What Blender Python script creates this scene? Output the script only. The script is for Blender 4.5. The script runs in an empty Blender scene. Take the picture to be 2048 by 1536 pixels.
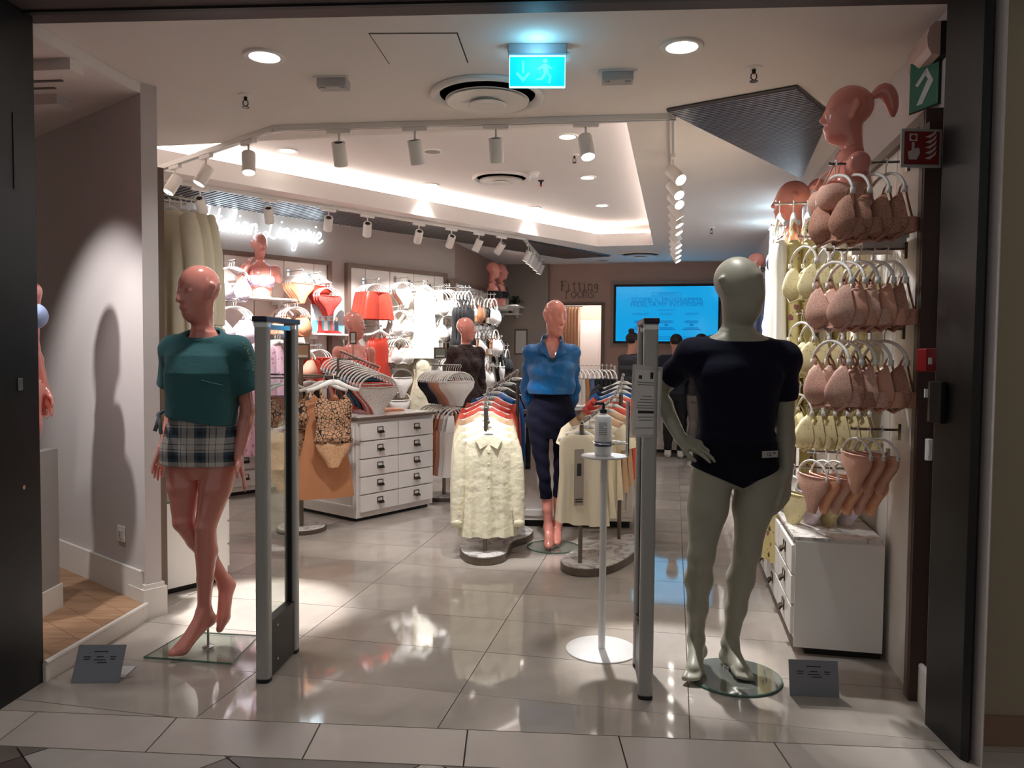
import bpy, math, random
import numpy as np
from mathutils import Vector, Matrix
from mathutils.geometry import tessellate_polygon
random.seed(7)
rng = np.random.default_rng(5)
SC = bpy.context.scene
COL = SC.collection
PI = math.pi
# ------------------------------------------------------------------ camera
FPX, PIT, ROL, HC = 1560.0, math.radians(2.4), 0.0085, 1.42
_fw = Vector((0, math.cos(PIT), -math.sin(PIT)))
_u0 = Vector((0, math.sin(PIT), math.cos(PIT)))
_r0 = Vector((1, 0, 0))
_cr = _r0 * math.cos(ROL) + _u0 * math.sin(ROL)
_cu = -_r0 * math.sin(ROL) + _u0 * math.cos(ROL)
CAM = Vector((0, 0, HC))
camd = bpy.data.cameras.new('camera'); cam = bpy.data.objects.new('camera', camd); COL.objects.link(cam)
camd.sensor_width = 36.0; camd.lens = FPX / 2048 * 36.0; camd.clip_start = 0.05; camd.clip_end = 100
mw = Matrix.Identity(4)
for i in range(3):
    mw[i][0] = _cr[i]; mw[i][1] = _cu[i]; mw[i][2] = -_fw[i]; mw[i][3] = CAM[i]
cam.matrix_world = mw
SC.camera = cam
# ------------------------------------------------------------------ world, exposure, render quality
SC.view_settings.view_transform = 'Standard'; SC.view_settings.look = 'None'
SC.view_settings.exposure = 1.46; SC.view_settings.gamma = 1.0; SC.view_settings.use_curve_mapping = False
WORLD = bpy.data.worlds.new('mall_light'); SC.world = WORLD; WORLD.use_nodes = True
WORLD.node_tree.nodes['Background'].inputs[0].default_value = (1.0, 0.95, 0.9, 1)
WORLD.node_tree.nodes['Background'].inputs[1].default_value = 0.085
cy = SC.cycles
cy.use_denoising = True; cy.max_bounces = 9; cy.diffuse_bounces = 6; cy.glossy_bounces = 3
cy.transmission_bounces = 6; cy.transparent_max_bounces = 8; cy.caustics_reflective = False; cy.caustics_refractive = False
cy.sample_clamp_indirect = 8.0; cy.blur_glossy = 0.5
# light levels
E_SPOT_LEFT, E_SPOT_FRONT, E_SPOT_RIGHT, E_DOWN, E_COVE = 40.0, 46.0, 56.0, 8.8, 2.8
# ------------------------------------------------------------------ pixel rays -> real points in the shop
def ray(px, py): return _fw + _cr * ((px - 1024) / FPX) - _cu * ((py - 768) / FPX)
def atz(px, py, z=0.0):
    d = ray(px, py); return CAM + d * ((z - HC) / d.z)
def aty(px, py, y):
    d = ray(px, py); return CAM + d * (y / d.y)
def onplane(px, py, p0, n, off=0.0):
    d = ray(px, py); n = Vector((n[0], n[1], 0)); p0 = Vector((p0[0], p0[1], 0))
    t = (n.dot(p0 - CAM) + off) / n.dot(d)
    return CAM + d * t
CU, CV = Vector((.979, -.203, 0)), Vector((.203, .979, 0))      # shop axes: across, into the shop
def uv(u, v, z=0.0): return CU * u + CV * v + Vector((0, 0, z))
RZS = math.atan2(-.203, .979)                                   # turn of the shop axes
CEIL = 2.78
URW = 0.965                                                     # right wall
LW, LN = Vector((.673, .739, 0)), Vector((.739, -.673, 0))      # left wall: direction, normal into the shop
LP = Vector((-2.891, 7.254, 0)) - LN * 0.15
def onleft(px, py, off=0.0): return onplane(px, py, LP, LN, off)
U3 = -2.715                                                     # rear left wall
def onw3(px, py, off=0.0): return onplane(px, py, CU * U3, CU, off)
def onright(px, py, off=0.0): return onplane(px, py, CU * URW, -CU, off)
VB = 12.1
def onback(px, py, off=0.0): return onplane(px, py, CV * VB, -CV, off)
def rz_front(n): return math.atan2(n[0], -n[1])                 # turn whose local -y looks along n
# ------------------------------------------------------------------ objects
def link(name, me, parent=None):
    o = bpy.data.objects.new(name, me); COL.objects.link(o)
    if parent is not None: o.parent = parent
    return o
def tag(o, label, cat, group=None):
    o['label'] = label; o['category'] = cat
    if group: o['group'] = group
    return o
def thing(name, label, cat, loc=(0, 0, 0), rz=0.0, group=None):
    o = link(name, None); o.location = loc; o.rotation_euler = (0, 0, rz)
    return tag(o, label, cat, group)
def struct(o): o['kind'] = 'structure'; return o
def stuff(o): o['kind'] = 'stuff'; return o
def setmat(o, m):
    if len(o.data.materials) == 0: o.data.materials.append(m)
    s = o.material_slots[0]; s.link = 'OBJECT'; s.material = m
    return o
class B:
    def __init__(s): s.v = []; s.f = []
    def add(s, v, f):
        k = len(s.v); s.v += [tuple(p) for p in v]; s.f += [tuple(i + k for i in q) for q in f]; return s
    def box(s, c, sz, rz=0.0, M=None):
        v = []
        for dx in (-.5, .5):
            for dy in (-.5, .5):
                for dz in (-.5, .5):
                    p = Vector((dx * sz[0], dy * sz[1], dz * sz[2]))
                    if rz: p = Matrix.Rotation(rz, 3, 'Z') @ p
                    if M is not None: p = M @ p
                    v.append(p + Vector(c))
        return s.add(v, [(0, 1, 3, 2), (4, 6, 7, 5), (0, 4, 5, 1), (2, 3, 7, 6), (0, 2, 6, 4), (1, 5, 7, 3)])
    def prism(s, poly, z0, z1):
        n = len(poly); ar = sum(poly[i][0] * poly[(i + 1) % n][1] - poly[(i + 1) % n][0] * poly[i][1] for i in range(n))
        if ar < 0: poly = list(poly)[::-1]
        v = [(p[0], p[1], z0) for p in poly] + [(p[0], p[1], z1) for p in poly]
        f = [tuple(range(n - 1, -1, -1)), tuple(range(n, 2 * n))] + [(i, (i + 1) % n, n + (i + 1) % n, n + i) for i in range(n)]
        return s.add(v, f)
    def extr(s, poly, vec):                                     # any flat 3D polygon pushed along vec
        n = len(poly); vec = Vector(vec)
        v = [Vector(p) for p in poly] + [Vector(p) + vec for p in poly]
        return s.add(v, [tuple(range(n - 1, -1, -1)), tuple(range(n, 2 * n))] + [(i, (i + 1) % n, n + (i + 1) % n, n + i) for i in range(n)])
    def tube(s, pts, r, n=8, closed=False, sy=1.0, caps=True):
        pts = [Vector(p) for p in pts]; m = len(pts); rr = r if isinstance(r, (list, tuple)) else [r] * m
        v = []; f = []; ref = None
        for i in range(m):
            a = pts[(i - 1) % m] if (closed or i > 0) else pts[i]; b = pts[(i + 1) % m] if (closed or i < m - 1) else pts[i]
            t = (b - a).normalized()
            if ref is None: ref = Vector((0, 1, 0)) if abs(t.y) < .9 else Vector((1, 0, 0))
            ref = (ref - t * ref.dot(t))
            if ref.length < 1e-6: ref = t.orthogonal()
            ref.normalize(); bi = t.cross(ref)
            for j in range(n):
                an = 2 * PI * j / n; v.append(pts[i] + (ref * math.cos(an) * sy + bi * math.sin(an)) * rr[i])
        for i in range(m if closed else m - 1):
            k = (i + 1) % m
            for j in range(n): f.append((i * n + j, i * n + (j + 1) % n, k * n + (j + 1) % n, k * n + j))
        if caps and not closed: f += [tuple(range(n - 1, -1, -1)), tuple(range((m - 1) * n, m * n))]
        return s.add(v, f)
    def cyl(s, p0, p1, r0, r1=None, n=16): return s.tube([p0, p1], [r0, r0 if r1 is None else r1], n)
    def lathe(s, prof, n=24, c=(0, 0, 0), M=None):
        v = []; f = []; m = len(prof)
        for r, z in prof:
            for j in range(n):
                an = 2 * PI * j / n; p = Vector((r * math.cos(an), r * math.sin(an), z))
                if M is not None: p = M @ p
                v.append(p + Vector(c))
        for i in range(m - 1):
            for j in range(n): f.append((i * n + j, i * n + (j + 1) % n, (i + 1) * n + (j + 1) % n, (i + 1) * n + j))
        f += [tuple(range(n - 1, -1, -1)), tuple(range((m - 1) * n, m * n))]
        return s.add(v, f)
    def me(s, name, smooth=False):
        m = bpy.data.meshes.new(name); m.from_pydata(s.v, [], s.f); m.validate(); m.update()
        if smooth: m.shade_smooth()
        return m
    def ob(s, name, mat, parent=None, smooth=False, bevel=0.0, auto=False):
        o = link(name, s.me(name, smooth), parent); setmat(o, mat)
        if bevel:
            md = o.modifiers.new('edge', 'BEVEL'); md.width = bevel; md.segments = 2; md.limit_method = 'ANGLE'
        if auto:
            try: o.data.set_sharp_from_angle(angle=math.radians(40))
            except Exception: pass
        return o
def sbox(name, c, sz, mat, parent=None, rz=0.0, bevel=0.0): return B().box(c, sz, rz).ob(name, mat, parent, bevel=bevel)
def text(name, s, loc, size, mat, parent, rot=(PI / 2, 0, 0), al='CENTER', depth=.0004):
    c = bpy.data.curves.new(name, 'FONT'); c.body = s; c.size = size; c.align_x = al; c.extrude = depth; c.resolution_u = 2
    o = bpy.data.objects.new(name, c); COL.objects.link(o); bpy.context.view_layer.update()
    me = bpy.data.meshes.new_from_object(o.evaluated_get(bpy.context.evaluated_depsgraph_get())); bpy.data.objects.remove(o)
    me.materials.clear(); o = link(name, me, parent); o.location = loc; o.rotation_euler = rot; setmat(o, mat); return o
def lamp(name, kind, loc, energy, color=(1, .995, .985), parent=None, aim=None, size=None, angle=60, blend=.5, radius=.03):
    l = bpy.data.lights.new(name, kind); l.energy = energy; l.color = color
    o = link(name, l, parent); o.location = loc
    if kind == 'SPOT': l.spot_size = math.radians(angle); l.spot_blend = blend; l.shadow_soft_size = radius
    if kind == 'POINT': l.shadow_soft_size = radius
    if kind == 'AREA' and size: l.shape = 'RECTANGLE'; l.size = size[0]; l.size_y = size[1]
    if aim is not None: o.rotation_euler = Vector(aim).to_track_quat('-Z', 'Y').to_euler()
    return o
# ------------------------------------------------------------------ materials
def lin(c):
    r = []
    for x in c[:3]:
        x = x / 255.0; r.append(x / 12.92 if x <= .04045 else ((x + .055) / 1.055) ** 2.4)
    return (r[0], r[1], r[2], 1.0)
MC = {}
def N(nt, t, **kw):
    n = nt.nodes.new(t)
    for k, v in kw.items(): setattr(n, k, v)
    return n
def M(name, rgb, rough=.5, metal=0.0, spec=.5, vary=None, bump=None, emit=0.0, ergb=None, trans=0.0, alpha=1.0, coat=0.0, sheen=0.0, ior=1.45):
    if name in MC: return MC[name]
    m = bpy.data.materials.new(name); m.use_nodes = True; nt = m.node_tree; p = nt.nodes['Principled BSDF']
    p.inputs['Base Color'].default_value = lin(rgb); p.inputs['Roughness'].default_value = rough
    p.inputs['Metallic'].default_value = metal; p.inputs['Specular IOR Level'].default_value = spec; p.inputs['IOR'].default_value = ior
    p.inputs['Transmission Weight'].default_value = trans; p.inputs['Alpha'].default_value = alpha
    p.inputs['Coat Weight'].default_value = coat; p.inputs['Coat Roughness'].default_value = .05
    p.inputs['Sheen Weight'].default_value = sheen
    if emit:
        p.inputs['Emission Color'].default_value = lin(ergb or rgb); p.inputs['Emission Strength'].default_value = emit
    if vary or bump:
        tc = N(nt, 'ShaderNodeTexCoord')
    if vary:                                                     # vary=(scale, amount)
        no = N(nt, 'ShaderNodeTexNoise'); no.inputs['Scale'].default_value = vary[0]; no.inputs['Detail'].default_value = 4
        mx = N(nt, 'ShaderNodeMix', data_type='RGBA')
        a = vary[1]; c = lin(rgb)
        mx.inputs['A'].default_value = tuple(x * (1 - a) for x in c[:3]) + (1,); mx.inputs['B'].default_value = tuple(min(1, x * (1 + a)) for x in c[:3]) + (1,)
        nt.links.new(tc.outputs['Object'], no.inputs['Vector']); nt.links.new(no.outputs['Fac'], mx.inputs['Factor'])
        nt.links.new(mx.outputs['Result'], p.inputs['Base Color'])
    if bump:                                                     # bump=(scale, strength)
        no2 = N(nt, 'ShaderNodeTexNoise'); no2.inputs['Scale'].default_value = bump[0]; no2.inputs['Detail'].default_value = 3
        bp = N(nt, 'ShaderNodeBump'); bp.inputs['Strength'].default_value = bump[1]; bp.inputs['Distance'].default_value = .02
        nt.links.new(tc.outputs['Object'], no2.inputs['Vector']); nt.links.new(no2.outputs['Fac'], bp.inputs['Height']); nt.links.new(bp.outputs['Normal'], p.inputs['Normal'])
    MC[name] = m
    return m
def pattern(name, rough=.5, spec=.4):
    m = bpy.data.materials.new(name); m.use_nodes = True; nt = m.node_tree; p = nt.nodes['Principled BSDF']
    p.inputs['Roughness'].default_value = rough; p.inputs['Specular IOR Level'].default_value = spec
    tc = N(nt, 'ShaderNodeTexCoord'); MC[name] = m
    return m, nt, p, tc
def ramp(nt, stops, interp='LINEAR'):
    r = N(nt, 'ShaderNodeValToRGB'); e = r.color_ramp; e.interpolation = interp
    while len(e.elements) < len(stops): e.elements.new(.5)
    for i, (x, c) in enumerate(stops): e.elements[i].position = x; e.elements[i].color = lin(c)
    return r
def lace(name, c1, c2, scale=60, rough=.7, e0=.05, e1=.12):
    if name in MC: return MC[name]
    m, nt, p, tc = pattern(name, rough, .3)
    vo = N(nt, 'ShaderNodeTexVoronoi', feature='DISTANCE_TO_EDGE'); vo.inputs['Scale'].default_value = scale
    no = N(nt, 'ShaderNodeTexNoise'); no.inputs['Scale'].default_value = scale * .5
    ad = N(nt, 'ShaderNodeMath', operation='MULTIPLY'); nt.links.new(vo.outputs['Distance'], ad.inputs[0]); nt.links.new(no.outputs['Fac'], ad.inputs[1])
    r = ramp(nt, [(.0, c2), (e0, c2), (e1, c1), (1, c1)])
    for x in (vo, no): nt.links.new(tc.outputs['Object'], x.inputs['Vector'])
    nt.links.new(ad.outputs[0], r.inputs['Fac']); nt.links.new(r.outputs['Color'], p.inputs['Base Color'])
    bp = N(nt, 'ShaderNodeBump'); bp.inputs['Strength'].default_value = .4; bp.inputs['Distance'].default_value = .005
    nt.links.new(ad.outputs[0], bp.inputs['Height']); nt.links.new(bp.outputs['Normal'], p.inputs['Normal'])
    return m
def marble():
    m, nt, p, tc = pattern('white_marble', .25, .5)
    no = N(nt, 'ShaderNodeTexNoise'); no.inputs['Scale'].default_value = 5; no.inputs['Detail'].default_value = 8; no.inputs['Distortion'].default_value = 1.6
    r = ramp(nt, [(.3, (226, 222, 218)), (.5, (214, 209, 205)), (.54, (150, 143, 140)), (.58, (216, 211, 207)), (1, (232, 229, 226))])
    nt.links.new(tc.outputs['Object'], no.inputs['Vector']); nt.links.new(no.outputs['Fac'], r.inputs['Fac']); nt.links.new(r.outputs['Color'], p.inputs['Base Color'])
    return m
def wood(name, c1, c2, scale=3, stretch=(1, 12, 1), rough=.5):
    m, nt, p, tc = pattern(name, rough, .4)
    mp = N(nt, 'ShaderNodeMapping'); mp.inputs['Scale'].default_value = stretch
    no = N(nt, 'ShaderNodeTexNoise'); no.inputs['Scale'].default_value = scale; no.inputs['Detail'].default_value = 6; no.inputs['Distortion'].default_value = .6
    oi = N(nt, 'ShaderNodeObjectInfo'); mx = N(nt, 'ShaderNodeMixRGB', blend_type='MULTIPLY'); mx.inputs['Fac'].default_value = .35
    r = ramp(nt, [(.3, c1), (.7, c2)])
    nt.links.new(tc.outputs['Object'], mp.inputs['Vector']); nt.links.new(mp.outputs['Vector'], no.inputs['Vector']); nt.links.new(no.outputs['Fac'], r.inputs['Fac'])
    rr = ramp(nt, [(0, (190, 185, 180)), (1, (255, 255, 255))]); nt.links.new(oi.outputs['Random'], rr.inputs['Fac'])
    nt.links.new(r.outputs['Color'], mx.inputs['Color1']); nt.links.new(rr.outputs['Color'], mx.inputs['Color2']); nt.links.new(mx.outputs['Color'], p.inputs['Base Color'])
    return m
def tilemat(name, c, rough, scale=4, amt=.06, veins=False):
    m, nt, p, tc = pattern(name, rough, .5)
    no = N(nt, 'ShaderNodeTexNoise'); no.inputs['Scale'].default_value = scale; no.inputs['Detail'].default_value = 7; no.inputs['Distortion'].default_value = .8
    a = [tuple(x * (1 - amt) for x in c), tuple(min(255, x * (1 + amt)) for x in c)]
    r = ramp(nt, [(.3, a[0]), (.7, a[1])])
    oi = N(nt, 'ShaderNodeObjectInfo'); rr = ramp(nt, [(0, (238, 238, 238)), (1, (255, 255, 255))]); nt.links.new(oi.outputs['Random'], rr.inputs['Fac'])
    mx = N(nt, 'ShaderNodeMixRGB', blend_type='MULTIPLY'); mx.inputs['Fac'].default_value = 1
    nt.links.new(tc.outputs['Object'], no.inputs['Vector']); nt.links.new(no.outputs['Fac'], r.inputs['Fac'])
    nt.links.new(r.outputs['Color'], mx.inputs['Color1']); nt.links.new(rr.outputs['Color'], mx.inputs['Color2'])
    nt.links.new(mx.outputs['Color'], p.inputs['Base Color'])
    return m
def plaid():
    m, nt, p, tc = pattern('plaid_flannel', .85, .2)
    sp = N(nt, 'ShaderNodeSeparateXYZ'); nt.links.new(tc.outputs['Object'], sp.inputs[0])
    def bands(ax, stops, per):
        mu = N(nt, 'ShaderNodeMath', operation='MULTIPLY'); mu.inputs[1].default_value = 1 / per; nt.links.new(sp.outputs[ax], mu.inputs[0])
        ad = N(nt, 'ShaderNodeMath', operation='ADD'); ad.inputs[1].default_value = 40.3; nt.links.new(mu.outputs[0], ad.inputs[0])
        fr = N(nt, 'ShaderNodeMath', operation='FRACT'); nt.links.new(ad.outputs[0], fr.inputs[0])
        r = ramp(nt, stops, 'CONSTANT'); nt.links.new(fr.outputs[0], r.inputs['Fac']); return r
    st = [(0, (205, 195, 188)), (.10, (60, 60, 68)), (.13, (205, 195, 188)), (.38, (70, 88, 98)), (.5, (50, 55, 68)), (.66, (70, 88, 98)), (.8, (205, 195, 188)), (.88, (60, 60, 68)), (.91, (205, 195, 188))]
    a = bands('X', st, .125); b = bands('Z', st, .11)
    mx = N(nt, 'ShaderNodeMixRGB', blend_type='MIX'); mx.inputs['Fac'].default_value = .5
    nt.links.new(a.outputs['Color'], mx.inputs['Color1']); nt.links.new(b.outputs['Color'], mx.inputs['Color2']); nt.links.new(mx.outputs['Color'], p.inputs['Base Color'])
    return m
def floral(name, base, flow, leaf, scale=14):
    m, nt, p, tc = pattern(name, .75, .3)
    vo = N(nt, 'ShaderNodeTexVoronoi'); vo.inputs['Scale'].default_value = scale; vo.inputs['Randomness'].default_value = .8
    v2 = N(nt, 'ShaderNodeTexVoronoi'); v2.inputs['Scale'].default_value = scale * 2.3
    no = N(nt, 'ShaderNodeTexNoise'); no.inputs['Scale'].default_value = scale * 4
    ad = N(nt, 'ShaderNodeMath', operation='MULTIPLY_ADD'); ad.inputs[1].default_value = .35
    for x in (vo, v2, no): nt.links.new(tc.outputs['Object'], x.inputs['Vector'])
    nt.links.new(no.outputs['Fac'], ad.inputs[0]); nt.links.new(vo.outputs['Distance'], ad.inputs[2])
    r = ramp(nt, [(0, (235, 205, 215)), (.24, flow), (.38, flow), (.43, base), (1, base)])
    nt.links.new(ad.outputs[0], r.inputs['Fac'])
    a2 = N(nt, 'ShaderNodeMath', operation='MULTIPLY_ADD'); a2.inputs[1].default_value = .3
    nt.links.new(no.outputs['Fac'], a2.inputs[0]); nt.links.new(v2.outputs['Distance'], a2.inputs[2])
    lt = N(nt, 'ShaderNodeMath', operation='LESS_THAN'); lt.inputs[1].default_value = .27; nt.links.new(a2.outputs[0], lt.inputs[0])
    mx = N(nt, 'ShaderNodeMixRGB'); nt.links.new(lt.outputs[0], mx.inputs['Fac']); nt.links.new(r.outputs['Color'], mx.inputs['Color1'])
    mx.inputs['Color2'].default_value = lin(leaf); nt.links.new(mx.outputs['Color'], p.inputs['Base Color'])
    return m
WALL = M('lilac_grey_paint', (200, 190, 188), .8, vary=(1.2, .02))
WALLB = M('taupe_paint', (172, 159, 152), .8, vary=(1.0, .03))
WALLBACK = M('brown_taupe_paint', (182, 150, 136), .85, vary=(1.0, .03))
CEILM = M('ceiling_paint', (230, 222, 217), .9, vary=(.8, .015))
WHITE = M('white_lacquer', (232, 228, 224), .35, vary=(2, .01))
TRIM = M('white_trim', (220, 214, 208), .45, vary=(2, .01))
BROWN = M('brown_frame', (112, 92, 80), .5, vary=(8, .06))
DKBROWN = M('dark_brown_panel', (62, 42, 36), .5, vary=(6, .06))
BLACKM = M('black_steel', (9, 8, 8), .45, metal=.0, vary=(5, .05))
BLACK = M('black_plastic', (14, 14, 15), .5, vary=(9, .05))
STEEL = M('brushed_steel', (150, 146, 140), .32, metal=1.0, vary=(30, .08))
BRONZE = M('bronze_steel', (120, 110, 100), .38, metal=.9, vary=(30, .08))
CHROME = M('chrome', (205, 205, 205), .12, metal=1.0, vary=(9, .02))
ALU = M('grey_aluminium', (166, 164, 160), .36, metal=.2, vary=(20, .04))
PLAST = M('white_plastic', (236, 234, 230), .35, vary=(4, .01))
SPOTW = M('spot_white', (232, 226, 220), .45, vary=(6, .01))
def clearglass(name, tint, rough=.03):
    m = bpy.data.materials.new(name); m.use_nodes = True; nt = m.node_tree; nt.nodes.remove(nt.nodes['Principled BSDF'])
    tr = N(nt, 'ShaderNodeBsdfTransparent'); tr.inputs[0].default_value = lin(tint); g = N(nt, 'ShaderNodeBsdfGlossy'); g.inputs['Roughness'].default_value = rough
    lw = N(nt, 'ShaderNodeLayerWeight'); lw.inputs[0].default_value = .5; pw_ = N(nt, 'ShaderNodeMath', operation='POWER'); pw_.inputs[1].default_value = 4.0; fr = N(nt, 'ShaderNodeMath', operation='MULTIPLY_ADD'); fr.inputs[1].default_value = .7; fr.inputs[2].default_value = .035; nt.links.new(lw.outputs['Facing'], pw_.inputs[0]); nt.links.new(pw_.outputs[0], fr.inputs[0]); mx = N(nt, 'ShaderNodeMixShader'); out = [n for n in nt.nodes if n.type == 'OUTPUT_MATERIAL'][0]
    nt.links.new(fr.outputs[0], mx.inputs[0]); nt.links.new(tr.outputs[0], mx.inputs[1]); nt.links.new(g.outputs[0], mx.inputs[2]); nt.links.new(mx.outputs[0], out.inputs[0])
    MC[name] = m; return m
GLASS = clearglass('clear_glass', (245, 249, 247))
LENS = M('lamp_lens', (255, 250, 240), .4, emit=9.0, ergb=(255, 247, 236), vary=(2, .01))
DLENS = M('downlight_lens', (255, 250, 240), .4, emit=7.0, ergb=(255, 247, 236), vary=(2, .01))
for m_ in (LENS, DLENS): m_.cycles.emission_sampling = 'NONE'
NEON = M('neon_white', (255, 255, 255), .4, emit=2.0, ergb=(215, 240, 255), vary=(2, .01))
MARBLE = marble()
OAK = wood('oak_board', (150, 112, 84), (188, 150, 118), 2.2, (1.5, 14, 1), .55)
FLOORT = tilemat('cream_stone_tile', (176, 166, 157), .05, 3.0, .05)
STRIPT = tilemat('grey_stone_tile', (188, 178, 170), .3, 4, .03)
GROUT = M('grout', (92, 82, 74), .9, vary=(20, .1))
DARKT = [tilemat('slate_tile', (112, 104, 98), .35, 6, .06), tilemat('dark_tile', (84, 72, 68), .35, 6, .06), tilemat('pale_tile', (176, 168, 162), .35, 6, .04)]
PINK = M('pink_gloss', (222, 142, 128), .16, spec=.6, coat=.6, vary=(3, .03))
GREYM = M('grey_green_shell', (158, 154, 138), .42, vary=(3, .02))
PAPER = M('paper', (228, 226, 224), .7, vary=(6, .01))
INK = M('ink', (40, 40, 44), .7, vary=(6, .02))
# ================================================================== FLOOR
def clip(poly, a, b):                                            # keep the side left of a->b
    out = []; n = len(poly)
    def sd(p): return (b[0] - a[0]) * (p[1] - a[1]) - (b[1] - a[1]) * (p[0] - a[0])
    for i in range(n):
        p, q = poly[i], poly[(i + 1) % n]; sp, sq = sd(p), sd(q)
        if sp >= 0: out.append(p)
        if sp * sq < 0:
            t = sp / (sp - sq); out.append((p[0] + (q[0] - p[0]) * t, p[1] + (q[1] - p[1]) * t))
    return out
def yl(x): return 2.860 - .0685 * x                              # where shop floor meets the threshold strip
S0, S1 = (-8, yl(-8)), (8, yl(8))
F0, F1 = (-8, yl(-8) - .262), (8, yl(8) - .262)
floor = struct(sbox('floor', (-.7, 7.5, -.06), (11, 14.5, .1), GROUT))
TU, TV = .93, .4528
full = B().box((0, 0, -.006), (TU - .004, TV - .004, .012), 0).me('tile')
for i in range(-6, 3):
    for j in range(0, 26):
        u0 = -.848 + TU * i; v0 = 3.076 + TV * (j - 2)
        cs = [uv(u0 + a, v0 + b) for a, b in ((.002, .002), (TU - .002, .002), (TU - .002, TV - .002), (.002, TV - .002))]
        q = clip([(p.x, p.y) for p in cs], S0, S1)
        if len(q) < 3: continue
        if len(q) == 4 and min(p[1] - yl(p[0]) for p in q) > 1e-6:
            o = link('tile', full, floor); o.location = uv(u0 + TU / 2, v0 + TV / 2); o.rotation_euler = (0, 0, RZS); setmat(o, FLOORT)
        else: B().prism([(p[0], p[1] + .002) for p in q], -.012, 0).ob('tile', FLOORT, floor)
mall = struct(sbox('floor_mall', (0, 1.35, -.066), (9, 4.2, .1), GROUT))
for k in range(-6, 8):
    x0 = -1.8385 + .562 * k; x1 = x0 + .562 - .006
    B().prism([(x0, yl(x0) - .003), (x1, yl(x1) - .003), (x1, yl(x1) - .258), (x0, yl(x0) - .258)], -.014, 0).ob('tile', STRIPT, mall)
r2 = math.sqrt(.5); SD = .503
for i in range(-9, 10):
    for j in range(-9, 10):
        q = [((i + a) * SD, (j + b) * SD) for a, b in ((.006, .006), (.994, .006), (.994, .994), (.006, .994))]
        q = [(-1.69 + (a - b) * r2, 2.655 + (a + b) * r2) for a, b in q]
        if max(p[1] for p in q) < .6 or min(abs(p[0]) for p in q) > 2.6: continue
        q = clip(q, F1, F0)
        if len(q) < 3: continue
        B().prism(q, -.014, -.001).ob('tile', DARKT[(0, 1, 0, 0, 2, 1, 0)[(3 * i + 5 * j + 2) % 7]], mall)
# ================================================================== FACADE
jl = struct(B().prism([(-1.98, 3.26), (-1.996, 2.985), (-2.5, 3.0), (-2.5, 3.3)], 0, 2.80).ob('trim_left', BLACKM))
sbox('slot', (-1.9865, 3.135, 2.2), (.004, .012, .30), BLACK, jl)
sbox('latch_plate', (-1.985, 3.145, 1.27), (.006, .028, .05), STEEL, jl, bevel=.002)
B().cyl((-1.992, 3.152, .85), (-1.981, 3.152, .85), .009).ob('keyhole', CHROME, jl, smooth=False)
jr = struct(B().prism([(1.6, 2.945), (1.586, 2.685), (1.60, 2.66), (1.685, 2.76), (1.70, 2.945)], 0, 2.80).ob('trim_right', BLACKM))
key = thing('key_switch', 'black and steel key switch box on the dark right door jamb', 'switch', (1.592, 2.89, 1.245))
sbox('back_box', (-.011, 0, 0), (.022, .075, .155), BLACK, key, bevel=.003)
sbox('face_plate', (-.012, .043, 0), (.02, .014, .15), STEEL, key)
sbox('key_tag', (-.02, .052, .03), (.028, .006, .032), PLAST, key)
sbox('red_button', (-.012, .052, -.03), (.012, .006, .018), M('red_knob', (170, 30, 30), .4, vary=(9, .03)), key)
struct(B().prism([(1.69, 2.80), (5, 2.6), (5, 2.9), (1.69, 2.95)], 0, 3.4).ob('wall_mall_right', M('mall_paint', (150, 138, 116), .85, vary=(2, .03))))
struct(B().prism([(1.68, 2.785), (5, 2.585), (5, 2.61), (1.68, 2.81)], 0, .11).ob('baseboard_mall', M('mall_skirting', (132, 104, 86), .6, vary=(4, .05))))
struct(B().prism([(-2.5, 3.0), (-6, 3.2), (-6, 3.4), (-2.5, 3.2)], 0, 3.4).ob('wall_mall_left', M('mall_paint', (150, 138, 116), .85)))
bm_ = struct(B().prism([(-2.6, 2.9), (-2.6, 3.37), (2.0, 3.05), (2.0, 2.55)], 2.775, 3.4).ob('trim_top', M('dark_lintel', (70, 58, 56), .55, vary=(4, .05))))
B().prism([(-2.5, 3.235), (-2.5, 3.262), (2.0, 2.955), (2.0, 2.93)], 2.766, 2.775).ob('slot', BLACK, bm_)
# ================================================================== CEILING
def poly_slab(name, outer, holes, z0, z1, mat):
    loops = [[Vector((p[0], p[1], 0)) for p in outer]] + [[Vector((p[0], p[1], 0)) for p in h] for h in holes]
    tri = tessellate_polygon(loops); flat = [p for l in loops for p in l]; b = B(); n = len(flat)
    b.add([(p.x, p.y, z0) for p in flat] + [(p.x, p.y, z1) for p in flat], [])
    for t in tri:
        t = tuple(t); a, c, d = (flat[i] for i in t)
        if (c - a).cross(d - a).z > 0: t = t[::-1]
        b.f.append(t); b.f.append(tuple(i + n for i in t[::-1]))
    k = 0
    for l in loops:
        m = len(l)
        for i in range(m): b.f.append((k + i, k + (i + 1) % m, n + k + (i + 1) % m, n + k + i))
        k += m
    o = b.ob(name, mat); return o
HOLE = [uv(-4.25, 4.72), uv(-.30, 4.72), uv(-.28, 10.1), uv(-.99, 10.135)]
ceil = struct(poly_slab('ceiling', [(-6, 3.0), (3.2, 2.85), (5.0, 13.2), (-6, 13.2)], [[(p.x, p.y) for p in HOLE]], CEIL, CEIL + .16, CEILM))
def grow(poly, d):
    c = sum(poly, Vector()) / len(poly); return [p + (p - c).normalized() * d for p in poly]
struct(B().prism([(p.x, p.y) for p in grow(HOLE, .75)], CEIL + .30, CEIL + .4).ob('ceiling_raised', CEILM))
LEDM = M('cove_led', (255, 255, 255), .5, emit=E_COVE, ergb=(255, 248, 243), vary=(2, .01))
bk = B()
G = grow(HOLE, .5)
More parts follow.
